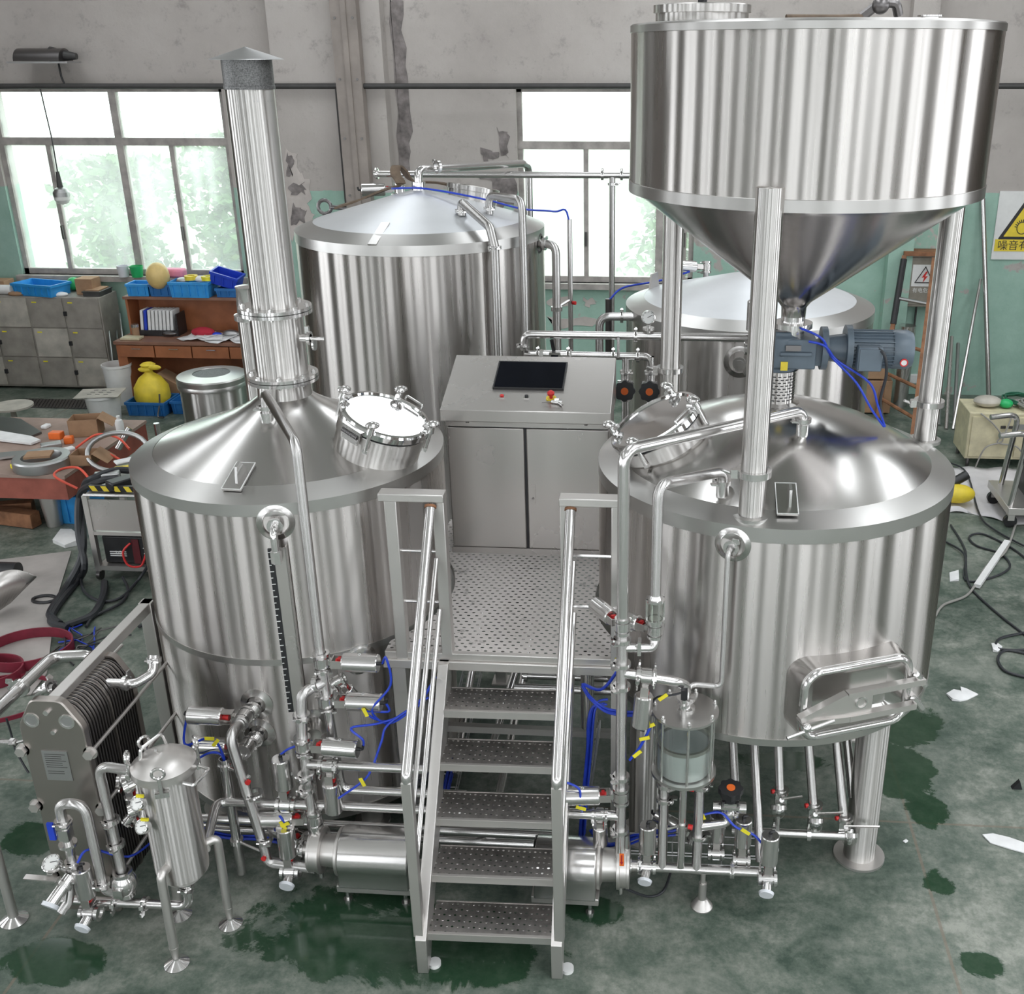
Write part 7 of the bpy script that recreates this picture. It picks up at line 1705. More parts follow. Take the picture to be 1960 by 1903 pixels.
# ------------------------------------------------------------------ lockers, desk and clutter at the left rear
lk = thing('steel_locker', 'grey-beige twelve-door steel locker at the far left below the window', 'locker', (-8.05, 13.05, 0))
LX1, LYF, LZT = -7.19, 12.83, 1.205
LX0 = LX1 - 4 * .47
bevel(MB().bx(LX0, LX1, LYF + .01, LYF + .46, .03, LZT).build('body', 'locker', lk), .006)
for r_ in range(3):
    for c in range(4):
        a = LX0 + c * .47; z0_ = .06 + r_ * .382
        d_ = MB().bx(a + .015, a + .455, LYF - .008, LYF + .012, z0_, z0_ + .366).build('door', 'locker_b' if (r_ * 4 + c) % 3 == 0 else 'locker', lk)
        MB().bx(a + .06, a + .12, LYF - .012, LYF - .007, z0_ + .31, z0_ + .325).build('door_sticker', 'tag', d_)
        if c in (1, 3): MB().box((a + .01, LYF - .02, z0_ + .18), (.035, .03, .055)).build('padlock', 'black', d_)
def crate(label, x, y, z, w, d, h, m='blue_bin', rz=0.0, name='plastic_crate'):
    t = thing(name, label, 'crate', (x, y, z), 'blue plastic crates'); t.rotation_euler = (0, 0, rz)
    th = .012; mb = MB()
    o = [(-w / 2, -d / 2), (w / 2, -d / 2), (w / 2, d / 2), (-w / 2, d / 2)]
    def ring4(f, zz): return [(a * f[0], b * f[1], zz) for a, b in o]
    fi = ((w - 2 * th) / w, (d - 2 * th) / d)
    vs = ring4((.93, .93), 0) + ring4((1, 1), h) + ring4(fi, h) + ring4((fi[0] * .93, fi[1] * .93), .015)
    mb.add(vs, [(3, 2, 1, 0)] + [(4 * j + i, 4 * j + (i + 1) % 4, 4 * j + 4 + (i + 1) % 4, 4 * j + 4 + i) for j in range(3) for i in range(4)] + [(12, 13, 14, 15)])
    b_ = bpy.data.objects.new('crate_tub', mb.mesh('crate_tub', m)); COL.objects.link(b_); b_.parent = t
    rm = MB().bx(-w / 2 - .008, w / 2 + .008, -d / 2 - .01, -d / 2, h - .03, h).bx(-w / 2 - .008, w / 2 + .008, d / 2, d / 2 + .01, h - .03, h).bx(-w / 2 - .01, -w / 2, -d / 2, d / 2, h - .03, h).bx(w / 2, w / 2 + .01, -d / 2, d / 2, h - .03, h)
    c_ = bpy.data.objects.new('crate_rim', rm.mesh('crate_rim', m)); COL.objects.link(c_); c_.parent = t
    n = max(2, int(w / .09))
    for i in range(n):
        rb = MB().bx(-w / 2 + w * (i + .5) / n - .005, -w / 2 + w * (i + .5) / n + .005, -d / 2 - .008, -d / 2 + .01, .02, h - .03)
        e_ = bpy.data.objects.new('crate_rib', rb.mesh('crate_rib', m)); COL.objects.link(e_); e_.parent = t
    return t
crate('bright blue crate lying askew on top of the far left locker', -8.02, 13.02, LZT + .002, .62, .34, .15, 'blue_bin_b', -.25)
for k, (x, w_, h_, m_, lab) in enumerate(((-7.45, .22, .20, 'card', 'brown cardboard box at the right end of the locker top'), (-7.95, .0, 0, '', ''), (-8.62, .25, .16, 'card', 'brown cardboard box at the left end of the locker top'))):
    if not w_: continue
    bevel(tag(MB().bx(x - w_ / 2, x + w_ / 2, 13.0, 13.22, LZT + .001, LZT + h_).build('carton', m_, origin=(x, 13.1, LZT)), lab, 'box', 'cartons on the locker'), .004)
tr0 = Vector((-7.28, 13.02, LZT)); 
tyt = thing('parts_tray', 'dark open tray with brown lid at the right end of the locker top', 'tray', tr0)
MB().bx(-7.42, -7.20, 12.9, 13.2, LZT + .001, LZT + .05).bx(-7.43, -7.19, 12.89, 13.21, LZT + .05, LZT + .065).build('tray_body', 'dark_pipe', tyt); MB().bx(-7.40, -7.22, 12.92, 13.18, LZT + .066, LZT + .08).build('tray_lid', 'card', tyt)
gb_ = Vector((-7.72, 13.25, LZT + .09)); tag(MB().sphere(gb_, .085, 16, 10).build('green_ball', 'green_pl', origin=gb_), 'bright green ball on the window sill end of the locker', 'ball')
rl = Vector((-8.55, 12.98, LZT + .06)); tag(MB().cyl(rl - X_ * .16, rl + X_ * .16, .06, n=20).build('paper_roll', 'paper', origin=rl), 'white paper roll lying on the left end of the locker', 'roll')
r_ = random.Random(3)
for k, lab in enumerate(('pale rag at the middle front of the locker top', 'grey folded rag near the askew blue crate', 'light brown rag at the left of the locker top')):
    q = Vector((-7.75 - .28 * k, 12.93, LZT + .02)); tag(MB().sphere(q, .09, 12, 6, (1.3, .7, .35)).build('folded_rag', ('paper', 'locker_b', 'card')[k], origin=q), lab, 'rag')
# desk with hutch
dk_ = thing('office_desk', 'orange-brown wooden desk with hutch shelf and four drawers', 'desk', (-5.95, 12.7, 0))
DX0, DX1, DYF, DYB = -6.80, -4.9, 12.34, 13.0
bevel(MB().bx(DX0 - .02, DX1, DYF - .02, DYB, .745, .785).build('desk_top', 'wood_top', dk_), .004)
MB().bx(DX0, DX0 + .12, DYF, DYB, 0, .745).build('side_panel', 'wood', dk_); MB().bx(DX1 - .12, DX1, DYF, DYB, 0, .745).build('side_panel', 'wood', dk_)
MB().bx(DX0, DX1, DYB - .03, DYB, .1, 1.23).build('back_panel', 'wood', dk_)
for k in range(4):
    a = DX0 + .02 + k * .47
    d_ = MB().bx(a, a + .455, DYF - .012, DYF + .02, .59, .735).build('drawer', 'wood', dk_); bevel(d_, .003)
    MB().tube([(a + .19, DYF - .012, .70), (a + .19, DYF - .035, .70), (a + .30, DYF - .035, .70), (a + .30, DYF - .012, .70)], .005, 6).build('drawer_handle', 'bright', d_)
bevel(MB().bx(DX0, DX1, DYF + .34, DYB, 1.225, 1.26).build('hutch_shelf', 'wood_top', dk_), .003)
MB().bx(DX0 + .02, DX0 + .05, DYF + .36, DYB, .785, 1.225).build('hutch_side', 'wood', dk_); MB().bx(DX1 - .05, DX1 - .02, DYF + .36, DYB, .785, 1.225).build('hutch_side', 'wood', dk_)
ZH = 1.262
crate('small teal-blue crate at the left end of the desk hutch', -6.60, 12.82, ZH, .28, .24, .15, 'blue_bin_b')
crate('second small blue crate on the desk hutch', -6.31, 12.82, ZH, .28, .24, .15, 'blue_bin')
crate('wide bright blue crate in the middle of the desk hutch', -5.92, 12.80, ZH, .50, .30, .19, 'blue_bin_b')
crate('low blue crate at the right end of the desk hutch', -5.45, 12.82, ZH, .32, .24, .11, 'blue_bin')
tc_ = crate('dark blue crate tipped on top of the low crate beside the chimney', -5.52, 12.84, ZH + .14, .34, .24, .15, 'hose_blue'); tc_.rotation_euler = (0.1, .28, 0)
hm = Py(302, 528, 12.72); tag(MB().sphere(hm, .155, 20, 12, (.9, .9, 1.05)).build('safety_helmet', 'skin_helmet', origin=hm), 'pale yellow safety helmet standing in the second hutch crate', 'helmet')
pk_ = Py(333, 522, 12.95); tag(MB().bx(pk_.x - .13, pk_.x + .13, 12.9, 13.05, pk_.z - .06, pk_.z + .05).build('pink_bag', 'pink_pl', origin=pk_), 'pink plastic bag behind the helmet on the hutch', 'bag'); bevel(bpy.data.objects['pink_bag'], .03, 3)
cu = Py(257, 522, 13.25); cp = thing('green_cup', 'bright green plastic cup on the window sill', 'cup', (cu.x, 13.3, SILL))
MB().lathe([(0, .005), (.065, .0), (.085, .14), (.075, .14), (.058, .02), (0, .02)], (cu.x, 13.32, SILL), 24).build('cup_body', 'green_pl', cp)
cu2 = Py(231, 523, 13.25); tag(MB().lathe([(0, .005), (.06, .0), (.075, .14), (.068, .14), (.052, .02), (0, .02)], (cu2.x, 13.32, SILL), 24).build('clear_cup', 'silicone', origin=(cu2.x, 13.3, SILL)), 'clear plastic cup left of the green cup on the sill', 'cup')
for k, (u, v, m_, lab) in enumerate(((366, 532, 'yellow', 'yellow tape roll in the wide hutch crate'), (385, 534, 'paper', 'white cartons bundle in the wide hutch crate'), (350, 537, 'galv', 'grey metal parts heap in the wide hutch crate'), (398, 533, 'tag', 'yellow spool at the right of the wide hutch crate'))):
    p = Py(u, v, 12.78); tag((MB().ring(p - Z_ * .02, p + Z_ * .03, .08, .045, 20) if k in (0, 3) else MB().sphere(p, .07, 10, 6, (1.2, .9, .6))).build('crate_item', m_, origin=p), lab, 'item', 'things in the hutch crates')
# folders in a black rack
fr_ = thing('file_rack', 'black wire file rack on the desk holding white folders', 'rack', (-6.36, 12.72, .785))
MB().bx(-6.62, -6.12, 12.62, 12.86, .786, .80).bx(-6.62, -6.12, 12.61, 12.625, .80, .86).bx(-6.13, -6.115, 12.62, 12.86, .80, 1.06).build('rack_frame', 'black', fr_)
for i in range(9):
    x = -6.58 + i * .048; f_ = MB().box((x, 12.74, .955), (.032, .20, .29), Matrix.Rotation(.10, 3, 'Y')).build('ring_binder', 'hose_blue' if i == 1 else 'paper', origin=(x, 12.74, .9))
    tag(f_, ('first white binder, leftmost in the black desk rack', 'blue-spined binder, second from the left in the desk rack', 'third binder from the left in the desk rack, white', 'fourth binder from the left in the desk rack, white', 'fifth binder in the desk rack, in the middle of the row', 'sixth binder from the left in the desk rack, white', 'seventh binder from the left in the desk rack, white', 'white binder next to last at the right of the desk rack', 'rightmost white binder against the black rack side')[i], 'binder', 'binders in the desk rack')
def sheets(label, u, v, n, w, seed, z=.787, y0=12.5):
    r_ = random.Random(seed); p = Py(u, v, y0); c = Vector((p.x, y0, z))
    for i in range(n):
        a = r_.uniform(-.8, .8); ww, hh = .21, .297
        q = c + Vector((r_.uniform(-w, w), r_.uniform(-.07, .10), .002 + .005 * i)); M = Matrix.Rotation(a, 3, 'Z'); vs = []
        for jx in range(4):
            for jy in range(4):
                s_, t_ = jx / 3 - .5, jy / 3 - .5
                vs.append(q + M @ Vector((s_ * ww, t_ * hh, .0 + .045 * max(0, abs(s_) + t_ * r_.uniform(-.3, .8)) ** 2)))
        o = tag(MB().add(vs, [(jx * 4 + jy, jx * 4 + jy + 1, jx * 4 + jy + 5, jx * 4 + jy + 4) for jx in range(3) for jy in range(3)]).build('paper_sheet', 'paper', origin=q), label, 'paper', label)
        md = o.modifiers.new('thick', 'SOLIDIFY'); md.thickness = .0015
sheets('white paper sheet in the loose pile at the middle of the desk', 390, 640, 7, .18, 1)
sheets('white paper sheet in the loose pile at the right of the desk', 445, 650, 5, .14, 2)
for k, (u, v, m_, s_, lab) in enumerate(((386, 617, 'cloth_red', (2.0, 1.1, .8), 'crumpled red cloth at the back of the desk'), (325, 637, 'dark_steel', (1.3, .9, .4), 'dark clipboard heap beside the rack'), (440, 625, 'galv', (1.4, .9, .6), 'grey fan-shaped wire bundle on the desk'), (412, 625, 'hose_blue', (1.0, .5, .35), 'blue tape among the desk papers'))):
    p = Py(u, v, 12.62); p.z = .80 + .06 * s_[2]; tag(MB().sphere(p, .075, 14, 8, s_).build('desk_item', m_, origin=p), lab, 'item', 'things on the desk')
nb = Py(250, 645, 12.42); bevel(tag(MB().bx(nb.x - .12, nb.x + .12, 12.38, 12.52, .787, .815).build('note_block', 'cream', origin=nb), 'cream note block at the left front of the desk', 'notebook'), .004)
jr = Py(258, 625, 12.6); jt = thing('glass_jar', 'tea jar with steel lid at the left of the desk', 'jar', (jr.x, 12.6, .786))
MB().cyl((jr.x, 12.6, .787), (jr.x, 12.6, .90), .045).build('jar_body', 'card', jt); MB().cyl((jr.x, 12.6, .90), (jr.x, 12.6, .935), .046).build('jar_lid', 'bright', jt)
# under the desk
bg = Py(292, 755, 12.05); bgo = thing('yellow_sack', 'tied yellow plastic sack standing in a blue crate under the desk', 'sack', (bg.x, 12.05, .08))
MB().lathe([(.02, .0), (.17, .02), (.21, .12), (.20, .25), (.13, .36), (.05, .42), (.045, .45), (.09, .52), (.06, .54), (0, .50)], (bg.x, 12.05, .06), 22).build('sack_body', 'yellow', bgo, None, 50)
for k in range(2): MB().sphere((bg.x + (.10 if k else -.02), 12.0, .53 + .03 * k), .055, 10, 6, (1.6, .6, .6)).build('sack_ear', 'yellow', bgo)
crate('blue crate under the desk holding the yellow sack', bg.x, 12.02, .002, .48, .40, .17, 'blue_bin')
crate('blue crate right of the yellow sack under the desk', bg.x + .48, 12.10, .002, .42, .36, .16, 'blue_bin')
crate('rear blue crate stacked under the desk', bg.x + .42, 12.52, .002, .40, .34, .34, 'blue_bin')
bk_ = Py(325, 735, 12.4); bevel(tag(MB().box((bk_.x, 12.45, bk_.z), (.34, .25, .16), Matrix.Rotation(.5, 3, 'Y')).build('carton', 'card', origin=bk_), 'tilted cardboard carton behind the yellow sack', 'box', 'cartons under the desk'), .004)
ch = Py(303, 765, 11.85); hose('thin chain hanging at the front of the desk crates', [Vector((ch.x + .03, 11.84, .28)), Vector((ch.x + .02, 11.82, .15)), Vector((ch.x, 11.78, .02)), Vector((ch.x + .08, 11.76, .015))], .010, 'dark_steel', 'chain', 'chains', 'steel_chain')
# buckets
def bucket(label, x, y, z, r, h, m='white_plastic', lid=True):
    t = thing('plastic_bucket', label, 'bucket', (x, y, z), 'white buckets')
    MB().lathe([(0, .004), (r * .84, 0), (r, h), (r * 1.04, h), (r * 1.04, h - .03), (r * .99, h - .035)], (x, y, z), 32).build('bucket_body', m, t)
    if not lid: MB().lathe([(r * .94, h), (r * .8, .02), (0, .02)], (x, y, z), 32).build('bucket_inside', m, t)
    return t
q = Pz(204, 803); bucket('white bucket covered by a punched grey plate before the lockers', q.x, q.y, 0, .20, .32)
pq = thing('punched_plate', 'square grey plate with slots lying on the white bucket', 'plate', (q.x - .02, q.y, .322))
pm = MB().box((q.x - .02, q.y, .326), (.50, .38, .006), Matrix.Rotation(.2, 3, 'Z')).build('plate_sheet', 'locker_b', pq)
for i in range(3):
    for j in range(3): MB().box((q.x - .12 + .10 * i, q.y - .06 + .08 * j, .3295), (.05, .02, .001), Matrix.Rotation(.2, 3, 'Z')).build('plate_slot', 'black', pm)
q2 = Pz(228, 775); bucket('white bucket standing behind the covered one by the desk leg', q2.x, q2.y + .1, 0, .17, .50, lid=True)
for k, (u0, v0, u1, v1) in enumerate(((204, 598, 226, 695), (229, 600, 240, 640), (222, 625, 232, 660))):
    a, b = Py(u0, v0, 13.2), Py(u1, v1, 12.75); b.z = max(b.z, .0)
    tag(MB().cyl(Vector((b.x + .04, 12.55, .45 if k == 0 else .4)), a, .012, n=8).build('thin_rod', 'galv', origin=a), ('long', 'middle', 'short')[k] + ' thin metal rod leaning between locker and desk', 'rod', 'rods beside the locker')
# stainless bin with ring lid
cnx, cny = -5.03, 11.0
cn = thing('steel_bin', 'round stainless bin with ring-shaped lid behind the left kettle', 'bin', (cnx, cny, 0))
MB().lathe([(0, .005), (.35, .0), (.35, .70)], (cnx, cny, 0), 56).build('bin_body', 'tube', cn, (cnx, cny, .4))
MB().lathe([(.35, .66), (.372, .665), (.372, .70), (.366, .712), (.376, .716), (.376, .765), (.365, .78), (.20, .80), (.195, .795)], (cnx, cny, 0), 56).build('bin_lid', 'rim', cn, (cnx, cny, .7))
MB().cyl((cnx, cny, .79), (cnx, cny, .793), .197, n=40).build('lid_mesh', 'mesh', cn, (cnx, cny, .79))
# brown work table
TZ = .60; tx1, ty0, ty1 = -5.29, 8.37, 9.93
wt = thing('work_table', 'big red-oxide steel work table cluttered with parts at the left', 'table', (-6.9, 9.1, 0))
MB().bx(-9.2, tx1, ty0, ty1, TZ - .03, TZ).build('table_top', 'table_top', wt); MB().bx(-9.19, tx1 - .01, ty0 + .01, ty1 - .01, TZ - .23, TZ - .03).build('table_apron', 'table_side', wt)
for (x, y) in ((-5.65, 8.65), (-5.65, 9.7), (-8.6, 8.65), (-8.6, 9.7)): MB().cyl((x, y, 0), (x, y, TZ - .2), .07, .10, 18).build('leg', 'frame', wt)
rg = Pz(83, 893, TZ)
rgt = thing('steel_ring', 'thick polished steel flange ring lying on the work table', 'ring', (rg.x, rg.y, TZ))
MB().lathe([(.17, .0), (.24, .0), (.245, .01), (.245, .085), (.235, .10), (.17, .10), (.165, .09), (.165, .0)], (rg.x, rg.y, TZ), 48).build('ring_body', 'galv', rgt)
MB().box((rg.x - .02, rg.y, TZ + .112), (.22, .16, .02), Matrix.Rotation(.3, 3, 'Z')).build('ring_packing', 'card', rgt)
def carton(label, u, v, z, w, d, h, rz, opened=True):
    p = Pz(u, v, z); t = thing('carton', label, 'box', p, 'cartons on the table'); t.rotation_euler = (0, 0, rz); th = .006
    mb = MB().bx(-w / 2, w / 2, -d / 2, -d / 2 + th, 0, h).bx(-w / 2, w / 2, d / 2 - th, d / 2, 0, h).bx(-w / 2, -w / 2 + th, -d / 2, d / 2, 0, h).bx(w / 2 - th, w / 2, -d / 2, d / 2, 0, h).bx(-w / 2, w / 2, -d / 2, d / 2, 0, th)
    o = bpy.data.objects.new('carton_walls', mb.mesh('carton_walls', 'card')); COL.objects.link(o); o.parent = t
    fl_ = MB().box((w / 2 + .07, 0, h - .03), (.16, d, .005), Matrix.Rotation(.6, 3, 'Y'))
    o = bpy.data.objects.new('carton_flap', fl_.mesh('carton_flap', 'card')); COL.objects.link(o); o.parent = t
carton('open cardboard carton at the back of the work table', 168, 830, TZ, .27, .22, .17, .25)
carton('second cardboard carton lying open near the steel loop', 165, 885, TZ, .20, .20, .10, .1)
bo = Pz(232, 832, TZ); btl = thing('white_bottle', 'white plastic bottle standing at the back right of the work table', 'bottle', (bo.x, bo.y, TZ))
MB().lathe([(0, .0), (.038, .0), (.04, .12), (.03, .15), (.015, .16)], (bo.x, bo.y, TZ), 20).build('bottle_body', 'white_plastic', btl); MB().cyl((bo.x, bo.y, TZ + .16), (bo.x, bo.y, TZ + .19), .017).build('bottle_cap', 'white_plastic', btl)
pts = [Pz(190 + 0, 870, TZ + .16)]
cl0 = Pz(225, 865, TZ + .12)
tag(MB().tube([cl0 + Vector((math.cos(t) * .28, math.sin(t) * .12, math.sin(t) * .14)) for t in [2 * PI * i / 24 for i in range(24)]], .022, 12, closed=True).build('steel_hoop', 'galv', origin=cl0), 'pale steel hoop standing tilted on the work table edge', 'hoop')
sb0 = Pz(236, 846, TZ + .06); tag(MB().cyl(sb0 + Vector((-.05, -.03, -.06)), sb0 + Vector((.05, .06, .12)), .030, n=14).build('pipe_offcut', 'pipe', origin=sb0), 'short steel pipe offcut resting against the hoop', 'pipe')
st0 = Pz(302, 828, .45); tag(MB().cyl((st0.x, st0.y, 0), (st0.x, st0.y, .55), .03, n=14).build('steel_post', 'pipe', origin=(st0.x, st0.y, 0)), 'short upright steel post between work table and bin', 'post')
for k, (pts_, lab) in enumerate((([(145, 858, .65), (185, 832, .72), (225, 838, .72), (248, 860, .68)], 'orange-red air hose arching over the work table hoop'), ([(145, 862, .65), (195, 864, .66), (230, 880, .62)], 'orange-red air hose lying straight on the work table'), ([(148, 935, .55), (105, 912, .66), (118, 898, .66), (150, 896, .66), (172, 918, .60)], 'orange-red hose loop hanging over the table front edge'))):
    hose(lab, [Pz(u, v, z_) for u, v, z_ in pts_], .011, 'red_hose', 'hose', 'orange-red hoses', 'red_hose')
for k, (u, v, m_, s_, lab) in enumerate(((108, 833, 'orange', (1.2, .9, .8), 'orange clamp block on the work table'), (132, 842, 'orange', (.8, .8, .8), 'smaller orange block beside the clamp block'), (98, 852, 'galv', (1.8, 1.0, .5), 'grey grinder lying on the work table'), (130, 860, 'paper', (1.2, .9, .3), 'pale blue carton printed label on the table'), (27, 892, 'tag', (.5, .5, .5), 'small lime green cap at the table left front'), (88, 816, 'paper', (.9, .6, .4), 'small white block at the back of the table'))):
    p = Pz(u, v, TZ + .04 * s_[2]); bevel(tag(MB().box(p, (.10 * s_[0], .10 * s_[1], .09 * s_[2]), Matrix.Rotation(.3 * k, 3, 'Z')).build('table_item', m_, origin=p), lab, 'item', 'things on the work table'), .01)
for k, (pts_, m_, lab) in enumerate((([(0, 800), (40, 805), (80, 830), (60, 838), (0, 830)], 'dark_steel', 'dark curved sheet offcut on the left of the work table'), ([(0, 828), (60, 838), (78, 845), (60, 852), (0, 845)], 'paper', 'white board strip on the left of the work table'), ([(0, 870), (70, 864), (72, 870), (0, 880)], 'galv', 'long steel bar lying along the work table'))):
    P = [Pz(u, v, TZ + .004 + .006 * k) for u, v in pts_]; n_ = len(P)
    tag(MB().add(P + [p + Z_ * .02 for p in P], [tuple(range(n_ - 1, -1, -1)), tuple(range(n_, 2 * n_))] + [(i, (i + 1) % n_, n_ + (i + 1) % n_, n_ + i) for i in range(n_)]).build('sheet_offcut', m_, origin=P[0]), lab, 'offcut')
dsk = Pz(25, 787, .35); tag(MB().cyl((dsk.x, dsk.y, .40), (dsk.x, dsk.y, .42), .22, n=32).cyl((dsk.x, dsk.y, 0), (dsk.x, dsk.y, .40), .03).build('round_stool', 'locker_b', origin=(dsk.x, dsk.y, 0)), 'round grey stool behind the work table', 'stool')
for k, (u, v) in enumerate(((15, 975), (30, 990))):
    p = Pz(u, v, .08); bevel(tag(MB().box(p, (.45, .12, .14), Matrix.Rotation(.3 - .5 * k, 3, 'Z')).build('timber_block', 'rust', origin=p), ('upper' if k == 0 else 'lower') + ' timber block under the work table', 'timber', 'timber blocks'), .006)
q = Pz(140, 1000); crate('blue crate standing under the right end of the work table', q.x, q.y + .15, .002, .30, .40, .28, 'blue_bin_b')
# welding trolley
wy = 7.61; wx0, wx1 = Py(163, 950, wy).x, Py(275, 950, wy).x
wd = thing('welding_trolley', 'steel welding trolley with hazard stripe tray and a dark red welder', 'trolley', (wx0 + .3, wy + .3, 0))
wzt = Py(165, 948, wy).z
for (x, y) in ((wx0, wy), (wx1 + .15, wy), (wx0, wy + .55), (wx1 + .15, wy + .55)):
    lg = MB().bx(x - .022, x + .022, y - .022, y + .022, .08, wzt).build('frame_post', 'frame', wd)
    MB().cyl((x - .015, y, .045), (x + .015, y, .045), .045, n=16).build('caster_wheel', 'dark_steel', lg)
MB().bx(wx0, wx1 + .17, wy - .02, wy + .57, .09, .13).build('lower_shelf', 'frame', wd)
zs = Py(180, 1018, wy).z
MB().bx(wx0 + .02, wx1 + .17, wy - .012, wy + .0, zs + .02, wzt - .03).build('front_panel', 'sheet', wd)
MB().bx(wx0, wx1 + .17, wy - .02, wy + .57, zs - .02, zs + .01).build('middle_shelf', 'frame', wd)
MB().tube([(wx0, wy - .02, wzt + .01), (wx1 + .14, wy - .02, wzt + .01), (wx1 + .17, wy - .02, zs)], .012, 8, .04).build('tray_rail', 'pipe', wd)
hs = MB().bx(wx0 + .03, wx1 + .17, wy + .02, wy + .05, wzt + .03, wzt + .075).build('hazard_board', 'black', wd)
for i in range(7):
    a = wx0 + .06 + i * .095; MB().prism([(0, 0), (.045, 0), (.02, .045), (-.025, .045)], (a, wy + .018, wzt + .03), X_, Z_, .002).build('hazard_stripe', 'yellow', hs)
MB().bx(wx0, wx1 + .17, wy + .02, wy + .57, wzt - .01, wzt + .01).build('tray_floor', 'sheet', wd)
wl = MB().bx(wx0 + .05, wx1 + .12, wy + .03, wy + .50, .135, zs - .05).build('welder_case', 'black', wd); bevel(wl, .012)
MB().bx(wx0 + .30, wx0 + .36, wy + .022, wy + .5, .14, zs - .07).build('welder_stripe', 'maroon', wl)
text('25A', (wx0 + .385, wy + .0265, zs - .20), .085, 'white_plastic', wd)
text('LGK', (wx0 + .15, wy + .0265, zs - .21), .045, 'white_plastic', wd)
for i in range(3): MB().bx(wx0 + .10, wx0 + .24, wy + .0275, wy + .029, .20 + .018 * i, .208 + .018 * i).build('print_line', 'white_plastic', wl)
hose('red welding lead looping on the front of the dark welder', [Vector((wx0 + .30, wy + .01, .33)), Vector((wx0 + .24, wy - .02, .26)), Vector((wx0 + .27, wy - .03, .15)), Vector((wx0 + .37, wy - .02, .14)), Vector((wx0 + .42, wy, .24))], .009, 'red', 'cable', 'welding leads', 'welding_lead')
for k, (pts_, r_, lab) in enumerate((([(270, 905, .78), (225, 900, .84), (180, 915, .83), (162, 930, .72), (157, 980, .45), (158, 1060, .25), (130, 1120, .04), (100, 1165, .03), (97, 1180, .03), (115, 1195, .03)], .030, 'thick black welding cable hanging from the trolley tray to the floor'), ([(262, 925, .78), (215, 918, .82), (175, 928, .80), (152, 950, .60), (150, 1020, .35), (162, 1080, .2), (150, 1110, .03), (110, 1160, .03), (98, 1190, .03), (130, 1202, .03)], .028, 'second thick black cable hanging beside the first one'),
                                     ([(200, 1115, .03), (198, 1140, .03), (180, 1175, .03), (150, 1190, .03), (125, 1198, .03)], .030, 'black cable curving on the floor under the trolley'), ([(155, 1095, .05), (160, 1130, .02), (190, 1150, .02), (230, 1145, .02), (265, 1110, .05), (285, 1080, .2)], .012, 'thin black cable loop on the floor before the trolley'), ([(235, 1105, .05), (245, 1130, .02), (230, 1155, .02), (180, 1180, .02), (165, 1200, .02)], .012, 'second thin black cable loop on the floor before the trolley'),
                                     ([(265, 1200, .02), (285, 1190, .02), (305, 1180, .02)], .012, 'thin black cable running to the left kettle base'))):
    hose(lab, [Pz(u, v, z_) for u, v, z_ in pts_], r_, 'black_hose', 'cable', 'black welding cables', 'welding_cable')
for k, (u, v, m_, s_, lab) in enumerate(((205, 912, 'galv', (2.0, 1.0, .8), 'welding torch lying in the trolley tray'), (245, 895, 'yellow', (2.2, .6, .4), 'yellow spirit level lying in the trolley tray'), (250, 880, 'paper', (2.6, 1.0, .25), 'white glove sheet hanging over the trolley tray'), (235, 922, 'black', (2.4, 1.2, .7), 'black grinder lying in the trolley tray'))):
    p = Pz(u, v, wzt + .07); bevel(tag(MB().box(p, (.10 * s_[0], .10 * s_[1], .09 * s_[2]), Matrix.Rotation(.35 + .2 * k, 3, 'Z')).build('tray_item', m_, origin=p), lab, 'tool', 'tools in the trolley tray'), .012)
scrap('crumpled white paper on the floor left of the trolley', [(102, 1040), (118, 1022), (138, 1018), (150, 1030), (148, 1045), (125, 1050)], lift=.05)
# film sheets and scrap at the left floor
def flat(label, pts, z, m, name='film_sheet', cat='sheet'):
    P = [Pz(u, v, z) for u, v in pts]; n_ = len(P)
    return tag(MB().add(P + [p + Z_ * .008 for p in P], [tuple(range(n_ - 1, -1, -1)), tuple(range(n_, 2 * n_))] + [(i, (i + 1) % n_, n_ + (i + 1) % n_, n_ + i) for i in range(n_)]).build(name, m, origin=P[0]), label, cat, 'sheets on the left floor')
flat('large pale grey steel sheet lying on the left floor', [(-60, 1080), (137, 1056), (108, 1150), (90, 1290), (60, 1330), (-120, 1360)], .004, 'grey_sheet')
mb = MB(); k = 14; vs = []
for i in range(k + 1):
    t = i / k; a, b = Py(0, 1100, 7.2), Py(0, 1100, 6.9)
    p0 = Pz(-40 + 110 * t, 1120 - 15 * t - 20 * math.sin(t * PI), .28 + .10 * math.sin(t * PI * .9)); p1_ = Pz(-40 + 60 * t, 1195 - 40 * t, .02 + .02 * t)
    vs += [p0, p1_]
mb.add(vs, [(2 * i, 2 * i + 1, 2 * i + 3, 2 * i + 2) for i in range(k)])
cp_ = tag(mb.build('curved_sheet', 'sheet'), 'curved steel sheet offcut standing on the left floor', 'sheet'); cp_.modifiers.new('thick', 'SOLIDIFY').thickness = .012
mr = Pz(17, 1092, .08); tag(MB().cyl(mr - X_ * .15, mr + X_ * .08, .07, n=20).build('black_roller', 'black', origin=mr), 'black rubber roller lying at the left edge', 'roller')
gk = Pz(85, 1147, .02); tag(MB().tube([gk + Vector((math.cos(t) * .09, math.sin(t) * .06, 0)) for t in [2 * PI * i / 20 for i in range(20)]], .014, 8, closed=True).build('rubber_gasket', 'black', origin=gk), 'small black gasket ring lying on the pale steel sheet', 'gasket')
